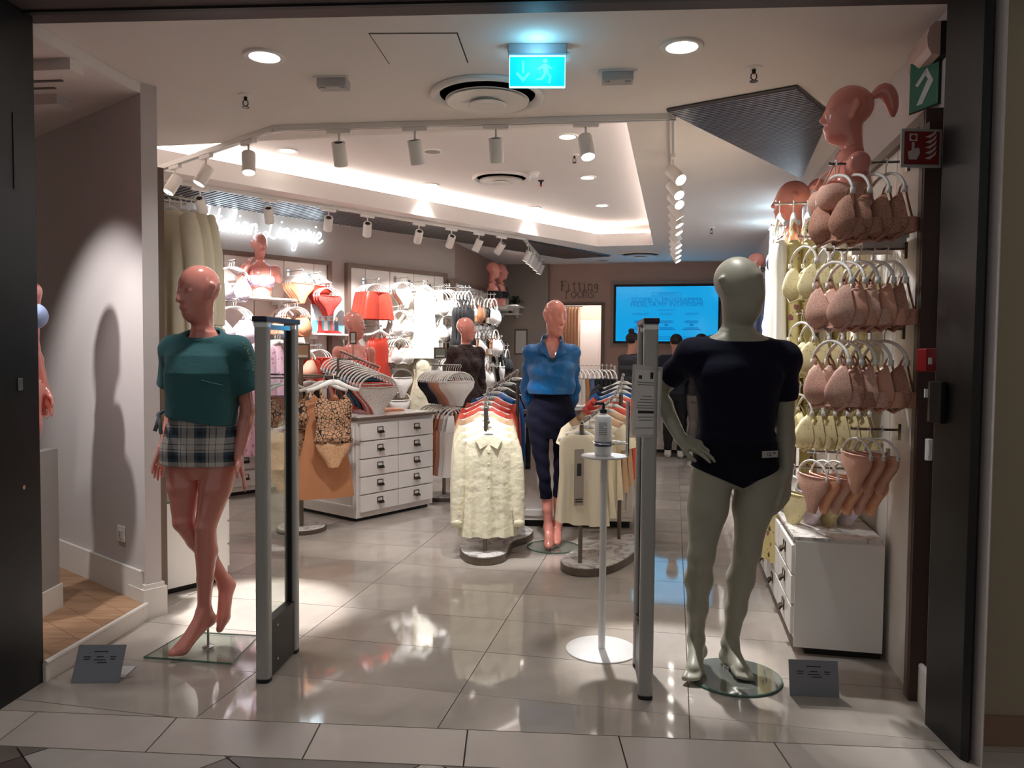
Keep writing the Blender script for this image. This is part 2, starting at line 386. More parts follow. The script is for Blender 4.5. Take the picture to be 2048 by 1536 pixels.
for i in range(4): bk.extr([G[i].to_3d() + Vector((0, 0, CEIL + .1)), G[(i + 1) % 4] + Vector((0, 0, CEIL + .1)), G[(i + 1) % 4] + Vector((0, 0, CEIL + .32)), G[i] + Vector((0, 0, CEIL + .32))], (G[i] + G[(i + 1) % 4] - G[0] - G[2]).normalized() * .02)
struct(bk.ob('trim_cove', CEILM))
ledroot = thing('cove_light', 'continuous white strip light hidden above the edge of the raised ceiling', 'strip light')
HS = grow(HOLE, .075)
for i in range(4):
    a, b_ = HS[i], HS[(i + 1) % 4]
    B().tube([a + Vector((0, 0, CEIL + .185)), b_ + Vector((0, 0, CEIL + .182))], .018, 4).ob('strip', LEDM, ledroot)
# niche soffit
def e_(t, s=0.0, z=0.0): return Vector((-1.915 - .776 * t + .631 * s, 4.05 + .631 * t + .776 * s, z))   # along / out of the partition
sof = struct(B().prism([(-2.02, 3.3), (-1.94, 3.98), tuple(e_(0)[:2]), tuple(e_(3.0)[:2]), (-4.2, 3.3)], CEIL - .055, CEIL - .001).ob('ceiling_niche', CEILM))
for k, (a, b_, w, h) in enumerate([((-2.0, 3.62), (-4.0, 3.9), .09, .05), ((-2.35, 4.13), (-4.0, 4.40), .11, .05)]):
    d = Vector((b_[0] - a[0], b_[1] - a[1], 0)); L_ = d.length
    sbox('beam', ((a[0] + b_[0]) / 2, (a[1] + b_[1]) / 2, CEIL - .055 - h / 2), (L_, w, h), CEILM, sof, rz=math.atan2(d.y, d.x))
for k in range(3):
    p = Vector((-2.15 - .1 * k, 3.78 + .11 * k, CEIL - .0575)); sbox('groove', (p.x - .9, p.y + .1, p.z), (1.9, .018, .006), M('groove_grey', (120, 108, 102), .8, vary=(5, .03)), sof, rz=-.13)
# ================================================================== NICHE (show window on the left)
NF = [(-1.985, 3.262), tuple(e_(0)[:2]), tuple(e_(3.0)[:2]), (-4.3, 3.262)]
nich = struct(B().prism(NF, 0, .073).ob('floor_niche', GROUT))
ed = Vector((-.776, .631, 0)); en = Vector((.631, .776, 0)); PW = .15
for k in range(-16, 6):
    for h in range(-2, 5):
        s0 = -PW * 0 + k * PW; t0 = h * .95 + (.47 if k % 2 else 0) - 1.2
        q = [tuple((Vector((-1.915, 4.05, 0)) + ed * t + en * s)[:2]) for t, s in ((t0 + .001, s0 + .001), (t0 + .949, s0 + .001), (t0 + .949, s0 + PW - .001), (t0 + .001, s0 + PW - .001))]
        for i in range(4):
            a, b_ = NF[i], NF[(i + 1) % 4]
            q = clip(q, a, b_) if len(q) >= 3 else q
        if len(q) >= 3: B().prism(q, .0735, .085).ob('plank', OAK, nich)
st = struct(B().prism([(-1.986, 3.255), (-1.917, 4.035), (-1.899, 4.035), (-1.968, 3.255)], 0, .08).ob('baseboard_step', TRIM))
B().tube([(-1.973, 3.258, .080), (-1.904, 4.035, .080)], .012, 8).ob('moulding', TRIM, st)
TH = .085
part = struct(B().prism([tuple(e_(0)[:2]), tuple(e_(0, TH)[:2]), tuple(e_(3.3, TH)[:2]), tuple(e_(3.3)[:2])], 0, CEIL + .01).ob('wall_partition', WALL))
def run(name, a, b_, h, th, nrm, mat=TRIM, z=0.0):
    a = Vector(a); b_ = Vector(b_); d = (b_ - a); L_ = d.length; c = (a + b_) / 2 + Vector(nrm) * th / 2
    o = struct(sbox(name, (c.x, c.y, z + h / 2), (L_, th, h), mat, rz=math.atan2(d.y, d.x)))
    n = Vector(nrm) * (th * .9)
    B().tube([a + n * .7 + Vector((0, 0, z + h)), b_ + n * .7 + Vector((0, 0, z + h))], th * .42, 8).ob('moulding', mat, o)
    return o
run('baseboard_niche', e_(.02), e_(3), .16, .018, -en, z=.085)
pc = [e_(-.022, -.022), e_(-.022, TH + .02), e_(.16, TH + .02), e_(.16, -.022)]
pb = struct(B().prism([tuple(p[:2]) for p in pc], 0, .155).ob('baseboard_pillar', TRIM))
pc2 = [e_(-.012, -.012), e_(-.012, TH + .01), e_(.16, TH + .01), e_(.16, -.012)]
B().prism([tuple(p[:2]) for p in pc2], .155, .178).ob('moulding', TRIM, pb)
so = thing('wall_socket', 'white square wall socket plate above the skirting of the show window', 'socket', e_(.26, -.001, .41), rz_front(-en))
sbox('plate', (0, -.005, 0), (.085, .01, .085), PLAST, so, bevel=.003)
sbox('outlet', (0, -.012, 0), (.045, .006, .045), TRIM, so, bevel=.002)
sbox('slot', (0, -.0155, 0), (.012, .002, .03), ALU, so)
for k, (q_, tgt, en_, an_) in enumerate([((-2.75, 3.25, 2.66), (-2.25, 4.25, 1.15), 44, 62), ((-2.25, 3.35, 2.66), (-2.0, 4.0, .9), 16, 60)]):
    ns = thing('window_spotlight', ['left', 'right'][k] + ' white spotlight under the show window ceiling, out of sight behind the jamb', 'spotlight', q_)
    a_ = (Vector(tgt) - Vector(q_)).normalized(); qm = a_.to_track_quat('Z', 'Y').to_matrix()
    B().lathe([(.02, -.068), (.042, -.066), (.042, .07), (.036, .062)], 20, (0, 0, 0), qm).ob('head', SPOTW, ns, auto=True); B().cyl((0, 0, .0), (0, 0, .066), .007).ob('stem', SPOTW, ns)
    lamp('niche_spot', 'SPOT', a_ * .08, en_, parent=ns, aim=a_, angle=an_, blend=.7, radius=.03)
blk = thing('display_plinth', 'grey square plinth at the far left edge of the show window', 'plinth', (-2.47, 3.82, .085))
sbox('body', (0, 0, .42), (.3, .3, .8), M('plinth_grey', (150, 144, 140), .6, vary=(3, .03)), blk)
sbox('skirting', (0, 0, .06), (.32, .32, .12), TRIM, blk)
# ================================================================== SHOP WALLS
tj = (U3 - LP.dot(CU)) / LW.dot(CU)
CORN = LP + LW * tj                                             # left wall meets rear left wall
w_l = struct(B().prism([tuple((LP - LW * 2.6)[:2]), tuple(CORN[:2]), tuple((CORN - LN * .15)[:2]), tuple((LP - LW * 2.6 - LN * .15)[:2])], 0, CEIL + .02).ob('wall_left', WALLB))
c3 = uv(U3, VB - .1)
struct(B().prism([tuple(CORN[:2]), tuple(c3[:2]), tuple((c3 - CU * .15)[:2]), tuple((CORN - CU * .15)[:2])], 0, CEIL + .02).ob('wall_rear_left', M('warm_taupe_paint', (150, 126, 115), .85, vary=(1, .03))))
def wallv(name, u0, u1, v, z0, z1, mat, t=.12):
    p = [uv(u0, v), uv(u1, v), uv(u1, v + t), uv(u0, v + t)]
    return struct(B().prism([tuple(x[:2]) for x in p], z0, z1).ob(name, mat))
wallv('wall_back_left', U3 - .1, -1.93, VB - .1, 0, CEIL + .02, M('grey_taupe_paint', (146, 134, 127), .85, vary=(1, .03)), .22)
dl, dr, dtp = onback(1122, 700).dot(CU), onback(1205, 700).dot(CU), onback(1165, 608).z
wb = struct(B().prism([tuple(x[:2]) for x in (uv(-1.93, VB), uv(dl, VB), uv(dl, VB + .12), uv(-1.93, VB + .12))], 0, CEIL + .02).prism([tuple(x[:2]) for x in (uv(dr, VB), uv(1.4, VB), uv(1.4, VB + .12), uv(dr, VB + .12))], 0, CEIL + .02).prism([tuple(x[:2]) for x in (uv(dl, VB), uv(dr, VB), uv(dr, VB + .12), uv(dl, VB + .12))], dtp, CEIL + .02).ob('wall_back', WALLBACK))
fr = struct(B().box(uv(dr, VB - .012, dtp / 2), (.05, .03, dtp), RZS).box(uv((dl + dr) / 2, VB - .012, dtp), (dr - dl + .05, .03, .045), RZS).ob('trim_doorway', BROWN))
# fitting corridor behind the doorway
FITM = M('fitting_paint', (205, 184, 170), .85, vary=(1, .02))
wallv('wall_fitting_back', dl - .6, dr + .6, VB + 1.5, 0, CEIL, FITM)
for s_, u_ in (('left', dl - .6), ('right', dr + .35)):
    p = [uv(u_, VB + .12), uv(u_ + .1, VB + .12), uv(u_ + .1, VB + 1.5), uv(u_, VB + 1.5)]
    struct(B().prism([tuple(x[:2]) for x in p], 0, CEIL).ob('wall_fitting_' + s_, FITM))
dz = onplane(1165, 640, CV * (VB + 1.4), -CV).z; d0, d1 = [onplane(x, 700, CV * (VB + 1.4), -CV).dot(CU) for x in (1160, 1204)]
dd = struct(sbox('door_1', uv((d0 + d1) / 2, VB + 1.43, dz / 2), (d1 - d0, .04, dz), M('door_white', (226, 224, 222), .4, vary=(2, .01)), rz=RZS))
sbox('panel', uv((d0 + d1) / 2, VB + 1.405, dz * .55), ((d1 - d0) * .7, .012, dz * .7), M('door_white', (226, 224, 222)), dd, rz=RZS)
cu0 = onplane(1140, 700, CV * (VB + .6), -CV)
ct = thing('fitting_curtain', 'beige curtain hanging inside the fitting room doorway', 'curtain', (cu0.x, cu0.y, 0), RZS)
b = B(); rows = []
for z in (.05, 1.0, 2.15):
    for k in range(33):
        rows.append((-.16 + .32 * k / 32, .03 * math.sin(k * 1.25) * (1.2 - z * .2), z))
f = [(r * 33 + k, r * 33 + k + 1, (r + 1) * 33 + k + 1, (r + 1) * 33 + k) for r in range(2) for k in range(32)]
o = b.add(rows, f).ob('cloth', M('curtain_beige', (190, 160, 135), .9, vary=(6, .04)), ct, smooth=True); md = o.modifiers.new('t', 'SOLIDIFY'); md.thickness = .004
B().cyl((-.2, 0, 2.16), (.2, 0, 2.16), .012).ob('rail', ALU, ct)
lamp('fitting_lamp', 'POINT', uv((dl + dr) / 2, VB + .8, 2.5), 14, radius=.1)
# right wall
struct(B().prism([tuple(x[:2]) for x in (uv(1.03, 3.27), uv(1.03, VB), uv(1.2, VB), uv(1.2, 3.27))], 0, CEIL + .02).ob('wall_right', WALL))
struct(B().prism([tuple(x[:2]) for x in (uv(1.03, 3.27), uv(1.2, 3.27), uv(1.06, 2.9), uv(1.04, 3.0))], 0, CEIL + .02).ob('wall_return', WALL))
run('baseboard_right', uv(1.03, 3.28), uv(1.03, 3.44), .15, .03, -CU)
# ================================================================== CEILING FIXTURES
ORD = ['first', 'second', 'third', 'fourth', 'fifth', 'sixth', 'seventh', 'eighth', 'ninth', 'tenth', 'eleventh', 'twelfth', 'thirteenth', 'fourteenth', 'fifteenth', 'sixteenth', 'seventeenth', 'eighteenth', 'nineteenth', 'twentieth']
TRK = [uv(-3.9, 5.2), uv(-2.41, 4.42), uv(-.06, 4.6)]
def track(name, pts, label):
    t = thing('light_track', label, 'light track', (0, 0, 0))
    for i in range(len(pts) - 1):
        a, b_ = Vector(pts[i]), Vector(pts[i + 1]); d = b_ - a; c = (a + b_) / 2
        sbox('rail', (c.x, c.y, CEIL - .017), (d.length + .03, .038, .032), SPOTW, t, rz=math.atan2(d.y, d.x))
        o = sbox('slot', (c.x, c.y, CEIL - .0335), (d.length, .014, .002), ALU, t, rz=math.atan2(d.y, d.x))
TF = [uv(-3.9, 5.3), uv(-2.41, 4.42), uv(-.03, 4.60)]
TR_ = [uv(-.03, 4.60), uv(-.02, 11.6)]
TL_ = [uv(-4.15, 5.4), uv(-1.77, 9.2), uv(-1.93, 11.7)]
track('f', TF, 'white front light rail bending at the left along the near edge of the raised ceiling')
track('r', TR_, 'white light rail running straight to the back above the right aisle')
track('l', TL_, 'white light rail following the left wall under the grey ceiling grille')
def toward(seg, px, py, tgt):
    a, b_ = seg; n = Vector((-(b_ - a).y, (b_ - a).x, 0)).normalized(); p = onplane(px, py, a, n); p.z = CEIL - .13
    return Vector(tgt) - p
def spot(seg, px, py, aim, ordn, where, group, energy, angle=48, lens=True):
    a, b_ = seg; n = (b_ - a).orthogonal(); n = Vector((-(b_ - a).y, (b_ - a).x, 0)).normalized()
    p = onplane(px, py, a, n); aim = Vector(aim).normalized()
    t = thing('track_spotlight', f'white cylinder spotlight, {ordn} {where}', 'spotlight', (p.x, p.y, CEIL - .034), 0, group)
    d = b_ - a
    sbox('adapter', (0, 0, -.012), (.15, .032, .024), SPOTW, t, rz=math.atan2(d.y, d.x), bevel=.002)
    piv = Vector((0, 0, -.075))
    B().cyl((0, 0, -.02), piv, .007, n=8).ob('stem', SPOTW, t, smooth=True)
    q = aim.to_track_quat('Z', 'Y').to_matrix(); c = piv + aim * .035 + Vector((0, 0, -.035))
    h = B().lathe([(.02, -.068), (.040, -.07), (.042, -.066), (.042, .07), (.038, .07), (.036, .062)], 20, c, q).ob('head', SPOTW, t, smooth=True, auto=True)
    B().lathe([(.036, .062), (.034, .064)], 20, c, q).ob('lens', LENS if lens else DLENS, t)
    B().lathe([(.024, -.0705), (.026, -.069)], 16, c, q).ob('rear_vent', BLACK, t)
    if energy > 0: lamp('beam', 'SPOT', c + aim * .075, energy, parent=t, aim=aim, angle=angle, blend=.6, radius=.035)
    return t
gf = 'spotlights on the front light rail'
s1, s2 = (TF[0], TF[1]), (TF[1], TF[2])
for i, (px, py, aim, sg, en_) in enumerate([(350, 310, (-.35, -.35, -.85), s1, 1), (412, 290, (-.38, -.25, -.85), s1, 1), (497, 265, (-.3, -.3, -.9), s1, 1.2), (678, 248, (.02, .5, -.9), s2, .7), (830, 247, (.12, .35, -.92), s2, .8), (992, 246, (.12, .35, -.92), s2, .8), (1172, 240, (.55, -.35, -.75), s2, .9)]):
    an_ = 44
    if i == 2: aim, an_, en_ = toward(sg, px, py, atz(505, 1215)), 26, 6.0
    if i == 6: aim, an_, en_ = toward(sg, px, py, atz(1335, 1325)), 24, 3.0
    if i == 5: aim, an_, en_ = toward(sg, px, py, atz(1030, 1090)), 30, 1.4
    spot(sg, px, py, aim, ORD[i], 'from the left along the front rail', gf, E_SPOT_FRONT * en_, an_)
for i, y in enumerate([237, 290, 332, 363, 392, 422, 450, 475, 492, 506, 518]):
    v = [4.72, 5.25, 5.75, 6.25, 6.8, 7.4, 8.1, 8.8, 9.5, 10.3, 11.1][i]
    tg = [uv(.95, 3.62, 1.6), uv(.95, 4.0, 1.2), uv(.95, 4.5, 1.5)][i] if i < 3 else uv(.9, v - .3 if i not in (3, 6) else v + .2, 1.25)
    p = uv(-.025, v, CEIL); a = Vector(tg) - p
    px = 1024 + FPX * (p - CAM).dot(_cr) / (p - CAM).dot(_fw); py = 768 - FPX * (p - CAM).dot(_cu) / (p - CAM).dot(_fw)
    spot((TR_[0], TR_[1]), px, py, a, ORD[i], 'from the front along the right rail', 'spotlights on the right light rail', E_SPOT_RIGHT * (1.5 if i < 2 else 1.0) if i < 8 else E_SPOT_RIGHT * .6, 50)
gl = 'spotlights on the left light rail'
for i, (px, py, tpx, tpy) in enumerate([(400, 365, 470, 640), (537, 391, 560, 700), (657, 412, 640, 620), (735, 425, 720, 650), (838, 441, 800, 640), (903, 452, 850, 640), (958, 460, 830, 760), (1003, 468, 890, 650)]):
    tg = onleft(tpx, tpy, .15); spot((TL_[0], TL_[1]), px, py, toward((TL_[0], TL_[1]), px, py, tg), ORD[i], 'from the left along the left rail', gl, E_SPOT_LEFT * (1.2 if i < 3 else 1.0), 52)
for i, v in enumerate([9.6, 9.95, 10.3, 10.7, 11.15]):
    a = TL_[1] + (TL_[2] - TL_[1]) * ((v - 9.2) / 2.5); tg = uv(U3 + .2, v, 1.3)
    p = a + Vector((0, 0, CEIL)); px = 1024 + FPX * (p - CAM).dot(_cr) / (p - CAM).dot(_fw); py = 768 - FPX * (p - CAM).dot(_cu) / (p - CAM).dot(_fw)
    spot((TL_[1], TL_[2]), px, py, tg - p, ORD[i], 'past the bend at the far end of the left rail', gl, E_SPOT_LEFT * .6, 50)
def downlight(p, label, r, energy, z, ang=84):
    t = thing('downlight', label, 'downlight', (p.x, p.y, z), 0, 'round recessed downlights')
    B().lathe([(r, 0), (r, -.008), (r * .96, -.012), (r * .74, -.010), (r * .70, 0)], 28).ob('ring', SPOTW, t, smooth=True, auto=True)
    B().lathe([(r * .70, -.003), (r * .68, -.002)], 28).ob('lens', DLENS, t)
    if energy: lamp('beam', 'SPOT', (0, 0, -.02), energy, parent=t, aim=(0, 0, -1), angle=ang, blend=.8, radius=.06)
downlight(atz(529, 111, CEIL), 'large round downlight at the entrance, left of the ceiling hatch', .095, E_DOWN * 2.2, CEIL, 125)
downlight(atz(1364, 91, CEIL), 'large round downlight at the entrance, right of the blue exit sign', .095, E_DOWN * 2.2, CEIL, 125)
ZR = CEIL + .30
for px, py, l in [(1135, 272, 'nearest the front rail at the right'), (575, 300, 'nearest the front rail at the left'), (862, 369, 'left of the inner air diffuser'), (1175, 354, 'right of the smoke detector'), (1069, 415, 'in the left row behind the inner air diffuser'), (1204, 410, 'second in the right row'), (1225, 450, 'farthest back in the right row')]:
    downlight(atz(px, py, ZR), 'small round downlight in the raised ceiling, ' + l, .085, E_DOWN * 2.2, ZR)
def disc(p, z, label, r):
    t = thing('ceiling_speaker', label, 'speaker', (p.x, p.y, z)); B().lathe([(r, 0), (r, -.006), (r * .9, -.009)], 24).ob('ring', SPOTW, t)
    B().lathe([(r * .88, -.008), (r * .5, -.0105)], 24).ob('grille', M('speaker_mesh', (168, 160, 154), .8, vary=(60, .1)), t)
disc(atz(865, 302, ZR), ZR, 'unlit round speaker disc in the raised ceiling behind the front rail', .09)
disc(atz(1205, 520, CEIL), CEIL, 'flat round speaker disc in the ceiling near the fitting rooms', .12)
def diffuser(p, z, label, r):
    t = thing('air_diffuser', label, 'air vent', (p.x, p.y, z))
    B().lathe([(r, -.002), (r, -.018), (r * .95, -.028), (r * .88, -.022), (r * .84, -.006)], 40).ob('outer_ring', SPOTW, t, smooth=True, auto=True)
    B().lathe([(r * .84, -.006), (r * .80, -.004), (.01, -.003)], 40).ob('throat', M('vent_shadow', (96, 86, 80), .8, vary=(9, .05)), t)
    v = B().lathe([(r * .74, -.034), (r * .70, -.038), (r * .38, -.010), (r * .36, -.014), (r * .66, -.046), (r * .72, -.044)], 40).ob('cone_ring', SPOTW, t, smooth=True, auto=True)
    B().lathe([(.012, -.005), (.012, -.03), (r * .12, -.034), (r * .33, -.058), (r * .31, -.062), (.012, -.05)], 32).ob('centre_cone', SPOTW, t, smooth=True, auto=True)
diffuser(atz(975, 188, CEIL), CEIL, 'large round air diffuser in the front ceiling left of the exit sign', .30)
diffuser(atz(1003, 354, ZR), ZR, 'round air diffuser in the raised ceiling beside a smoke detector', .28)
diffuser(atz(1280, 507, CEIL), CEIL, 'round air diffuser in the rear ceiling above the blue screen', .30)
for px, py, z, l in [(491, 190, CEIL, 'left of the front air diffuser'), (1508, 135, CEIL, 'beside the dark ceiling grille'), (1149, 310, ZR, 'in the raised ceiling'), (1423, 455, CEIL, 'in the right ceiling above the male mannequin')]:
    p = atz(px, py, z); t = thing('sprinkler', 'small ceiling sprinkler head with round white plate ' + l, 'sprinkler', (p.x, p.y, z))
    B().lathe([(.04, 0), (.038, -.006), (.014, -.010)], 20).ob('plate', SPOTW, t, smooth=True, auto=True)
    B().cyl((0, 0, -.008), (0, 0, -.03), .009, n=10).tube([(-.012, 0, -.03), (-.014, 0, -.05), (0, 0, -.062)], .003, 6).tube([(.012, 0, -.03), (.014, 0, -.05), (0, 0, -.062)], .003, 6).lathe([(.02, -.064), (.02, -.067)], 12).ob('head', M('dark_brass', (50, 44, 40), .4, metal=.8, vary=(9, .05)), t)
p = atz(1068, 345, ZR); t = thing('smoke_detector', 'small round white smoke detector beside the inner air diffuser', 'smoke detector', (p.x, p.y, ZR))
B().lathe([(.055, 0), (.055, -.012), (.05, -.016)], 24).ob('base', SPOTW, t); B().lathe([(.042, -.016), (.042, -.034), (.03, -.045)], 24).ob('sensor', PLAST, t, smooth=True, auto=True)
p = atz(1082, 361, ZR); t = thing('alarm_beacon', 'tiny dark red alarm light hanging right of the smoke detector', 'alarm light', (p.x, p.y, ZR))
B().lathe([(.03, 0), (.028, -.008), (.012, -.012), (.010, -.035)], 12).ob('holder', BLACK, t); B().lathe([(.008, -.035), (.011, -.05), (.003, -.06)], 10).ob('bulb', M('red_lamp', (170, 25, 30), .3, vary=(9, .03)), t)
for px, py, l in [(667, 158, 'left of the front air diffuser'), (1235, 145, 'right of the blue exit sign')]:
    p = atz(px, py, CEIL); t = thing('emergency_lamp', 'small grey box ceiling lamp with two round feet ' + l, 'emergency light', (p.x, p.y, CEIL), -.09)
    sbox('flange', (0, 0, -.004), (.185, .09, .006), SPOTW, t); sbox('housing', (0, 0, -.028), (.15, .08, .042), M('grey_box', (176, 170, 166), .5, vary=(5, .02)), t, bevel=.004)
    for s in (-.05, .05): B().lathe([(.014, -.048), (.014, -.054), (.008, -.056)], 12, (s, -.02, 0)).ob('eye', ALU, t)
h = [(740, 67), (913, 66), (934, 124), (780, 127)]; hp = [atz(x, y, CEIL) for x, y in h]
ht = struct(B().prism([tuple(p[:2]) for p in grow(hp, .008)], CEIL - .0015, CEIL).ob('trim_hatch', M('hatch_gap', (70, 62, 58), .9, vary=(9, .03))))
B().prism([tuple(p[:2]) for p in hp], CEIL - .004, CEIL - .001).ob('hatch_panel', CEILM, ht)
def ccw(q):
    ar = sum(q[i][0] * q[(i + 1) % len(q)][1] - q[(i + 1) % len(q)][0] * q[i][1] for i in range(len(q)))
    return q if ar > 0 else q[::-1]
def grille(name, label, polys, dirv, step, w):
    t = thing(name, label, 'ceiling grille'); b = B(); s = B()
    d = Vector(dirv).normalized(); n = Vector((-d.y, d.x, 0))
    for poly in polys:
        q0 = ccw([tuple(p[:2]) for p in poly]); b.prism(q0, CEIL - .004, CEIL - .001)
        for i in range(len(q0)):
            a, c = q0[i], q0[(i + 1) % len(q0)]; s.tube([(a[0], a[1], CEIL - .008), (c[0], c[1], CEIL - .008)], .008, 4)
        k0 = min(Vector((p[0], p[1], 0)).dot(n) for p in q0); k1 = max(Vector((p[0], p[1], 0)).dot(n) for p in q0); x = k0
        while x < k1:
            c = n * x; q = [tuple((c + d * e + n * f)[:2]) for e, f in ((-30, 0), (30, 0), (30, w), (-30, w))]
            for i in range(len(q0)):
                if len(q) >= 3: q = clip(q, q0[i], q0[(i + 1) % len(q0)])
            if len(q) >= 3: s.prism(q, CEIL - .022, CEIL - .004)
            x += step
    b.ob('backing', M('grille_dark', (52, 46, 46), .6, vary=(5, .03)), t)
    stuff(s.ob('slat', M('grille_slat', (104, 97, 98), .38, metal=.5, vary=(9, .04)), t))
grille('ceiling_grille', 'dark four-sided slatted metal grille set in the ceiling by the right wall', [[uv(-.06, 4.488), uv(.584, 4.217), uv(.837, 4.725), uv(.93, 6.35)]], uv(.657, -.271), .03, .019)
grille('ceiling_grille', 'long grey slatted ceiling grille between the left rail and the neon sign', [[uv(-4.0, 5.75), uv(-1.83, 9.3), uv(-2.66, 9.3), uv(-4.6, 6.1)], [uv(-1.83, 9.3), uv(-.90, 11.04), uv(-1.545, 11.25), uv(-2.66, 9.3)]], LN, .05, .032)
# exit sign
ep = atz(1075, 92, CEIL); ex = thing('exit_sign', 'glowing blue exit sign with arrow and running man hanging from the ceiling', 'exit sign', (ep.x, ep.y, CEIL), -.03)
sbox('housing', (0, 0, -.022), (.262, .07, .044), M('sign_housing', (150, 152, 160), .45, vary=(5, .02)), ex, bevel=.004)
sbox('side_clip', (.137, 0, -.05), (.012, .05, .03), SPOTW, ex)
sbox('panel', (0, 0, -.112), (.245, .012, .134), M('sign_cyan', (0, 150, 190), .4, emit=.45, ergb=(0, 196, 248), vary=(3, .01)), ex)
SG = M('sign_glyph', (120, 235, 255), .4, emit=.45, ergb=(60, 218, 255), vary=(3, .01))
b = B(); y_ = -.0075
def gl_(poly): b.extr([(x, y_, z - .112) for x, z in poly], (0, -.0015, 0))
gl_([(-.068, .045), (-.058, .045), (-.058, -.01), (-.068, -.01)]); gl_([(-.063, -.05), (-.03, -.012), (-.04, -.005), (-.063, -.03), (-.086, -.005), (-.096, -.012)])
b.ob('arrow', SG, ex); b = B()
gl_([(.035 + .011 * math.cos(a * PI / 6), .043 + .011 * math.sin(a * PI / 6)) for a in range(12)])
gl_([(.02, .028), (.045, .03), (.052, -.008), (.03, -.012)]); gl_([(.022, .026), (.0, .008), (.006, .002), (.028, .016)]); gl_([(.045, .028), (.068, .012), (.064, .005), (.042, .018)])
gl_([(.03, -.008), (.018, -.03), (-.004, -.034), (-.002, -.042), (.024, -.040), (.042, -.014)]); gl_([(.04, -.01), (.054, -.028), (.048, -.054), (.058, -.055), (.064, -.026), (.05, -.006)])
b.ob('running_man', SG, ex)
EDG = M('sign_edge', (190, 250, 255), .3, emit=.95, ergb=(150, 240, 255), vary=(3, .01))
B().box((0, 0, -.181), (.249, .014, .004)).box((-.1235, 0, -.112), (.003, .014, .136)).box((.1235, 0, -.112), (.003, .014, .136)).box((0, -.001, -.047), (.245, .016, .005)).ob('lit_edge', EDG, ex)
lamp('exit_glow', 'POINT', (0, -.09, -.06), .35, (.25, .75, 1), ex, radius=.06); lamp('exit_glow', 'POINT', (0, .09, -.06), .2, (.25, .75, 1), ex, radius=.06)
# camera near the back wall
p = atz(1312, 527, CEIL); t = thing('security_camera', 'small white camera with dark lens on the ceiling above the screen', 'camera', (p.x, p.y, CEIL))
B().lathe([(.06, 0), (.06, -.03), (.05, -.045)], 20).ob('base', SPOTW, t); B().lathe([(.012, -.13), (.04, -.115), (.052, -.08), (.045, -.04)], 20).ob('body', SPOTW, t, smooth=True)
B().lathe([(.024, 0), (.02, .012)], 14, (0, -.05, -.1), Matrix.Rotation(math.radians(110), 3, 'X')).ob('lens', BLACK, t)
# ---------------------------------------------------------------- signs on the right
p = uv(1.03, 3.52, 2.66); t = thing('emergency_light', 'emergency light with black back and pale curved lens high on the right wall', 'emergency light', p, rz_front(-CU))
B().extr([(-.14, 0, -.065), (-.14, -.03, -.065), (-.14, -.03, .065), (-.14, 0, .065)], (.28, 0, 0)).ob('back_box', BLACK, t)
B().extr([(-.14, -.03, -.065), (-.14, -.06, -.06), (-.14, -.075, -.03), (-.14, -.078, .01), (-.14, -.07, .045), (-.14, -.05, .065), (-.14, -.03, .065)], (.28, 0, 0)).ob('lens', M('milky_lens', (205, 170, 160), .4, vary=(5, .02)), t, smooth=False)
p = uv(.985, 3.52, 2.53); t = thing('arrow_sign', 'green sign with a white arrow under the emergency light', 'sign', p, rz_front((-.96, -.28)))
sbox('plate', (0, 0, 0), (.15, .004, .20), M('sign_green', (28, 110, 84), .4, vary=(5, .03)), t)
b = B()
for q in ([(-.045, .005), (.015, .06), (.015, .035), (-.03, -.005)], [(.015, .06), (.05, .0), (.03, .0), (.0, .045)], [(.05, 0), (-.005, -.08), (-.035, -.08), (.02, 0.01)]): b.extr([(x, -.002, z) for x, z in q], (0, -.0015, 0))
b.ob('arrow', PAPER, t); B().box((0, .004, 0), (.16, .003, .21)).ob('backing', BLACK, t)
sbox('bracket', (.02, .015, .02), (.05, .03, .12), BLACK, t)
t = thing('fire_sign', 'dark red fire call point sign with hand and flames projecting at the right jamb', 'sign', (1.548, 3.0, 2.205), .03)
sbox('backing', (0, .004, 0), (.155, .008, .145), ALU, t); sbox('plate', (0, -.002, 0), (.132, .006, .122), M('sign_red', (112, 22, 24), .5, vary=(5, .04)), t)
FG = M('sign_pale', (176, 160, 156), .6, vary=(5, .02)); b = B()
def g2(poly): b.extr([(x, -.005, z) for x, z in poly], (0, -.0015, 0))
g2([(-.05, -.045), (-.02, -.045), (-.008, -.02), (-.012, 0), (-.03, -.004), (-.03, .02), (-.04, .02), (-.04, -.01), (-.055, -.015)]); b.ob('hand', FG, t); b = B()
for k in range(5):
    z = -.04 + k * .02; g2([(.01, z), (.03, z - .004), (.05, z + .012), (.056, z + .03), (.04, z + .014), (.024, z + .006)])
b.ob('flames', FG, t); b = B(); g2([(-.05, .052), (-.02, .052), (-.02, .024), (-.05, .024)]); b.ob('button_box', FG, t)
b = B(); b.extr([(-.035 + .01 * math.cos(a * PI / 5), -.0066, .038 + .01 * math.sin(a * PI / 5)) for a in range(10)], (0, -.001, 0)); b.ob('button', M('sign_red', ()), t)
sbox('wall_arm', (.055, .02, .085), (.05, .04, .03), DKBROWN, t)
t = thing('fire_alarm', 'small red fire alarm call point box beside the dark right jamb', 'fire alarm', (1.612, 3.03, 1.40), .3)
sbox('body', (0, 0, 0), (.062, .05, .09), M('alarm_red', (150, 24, 26), .4, vary=(5, .03)), t, bevel=.006)
sbox('label_window', (-.014, -.0265, -.004), (.016, .004, .026), PAPER, t)
t = thing('wall_switch', 'narrow white switch plate low beside the right jamb', 'switch', (1.63, 3.035, 1.05), .3)
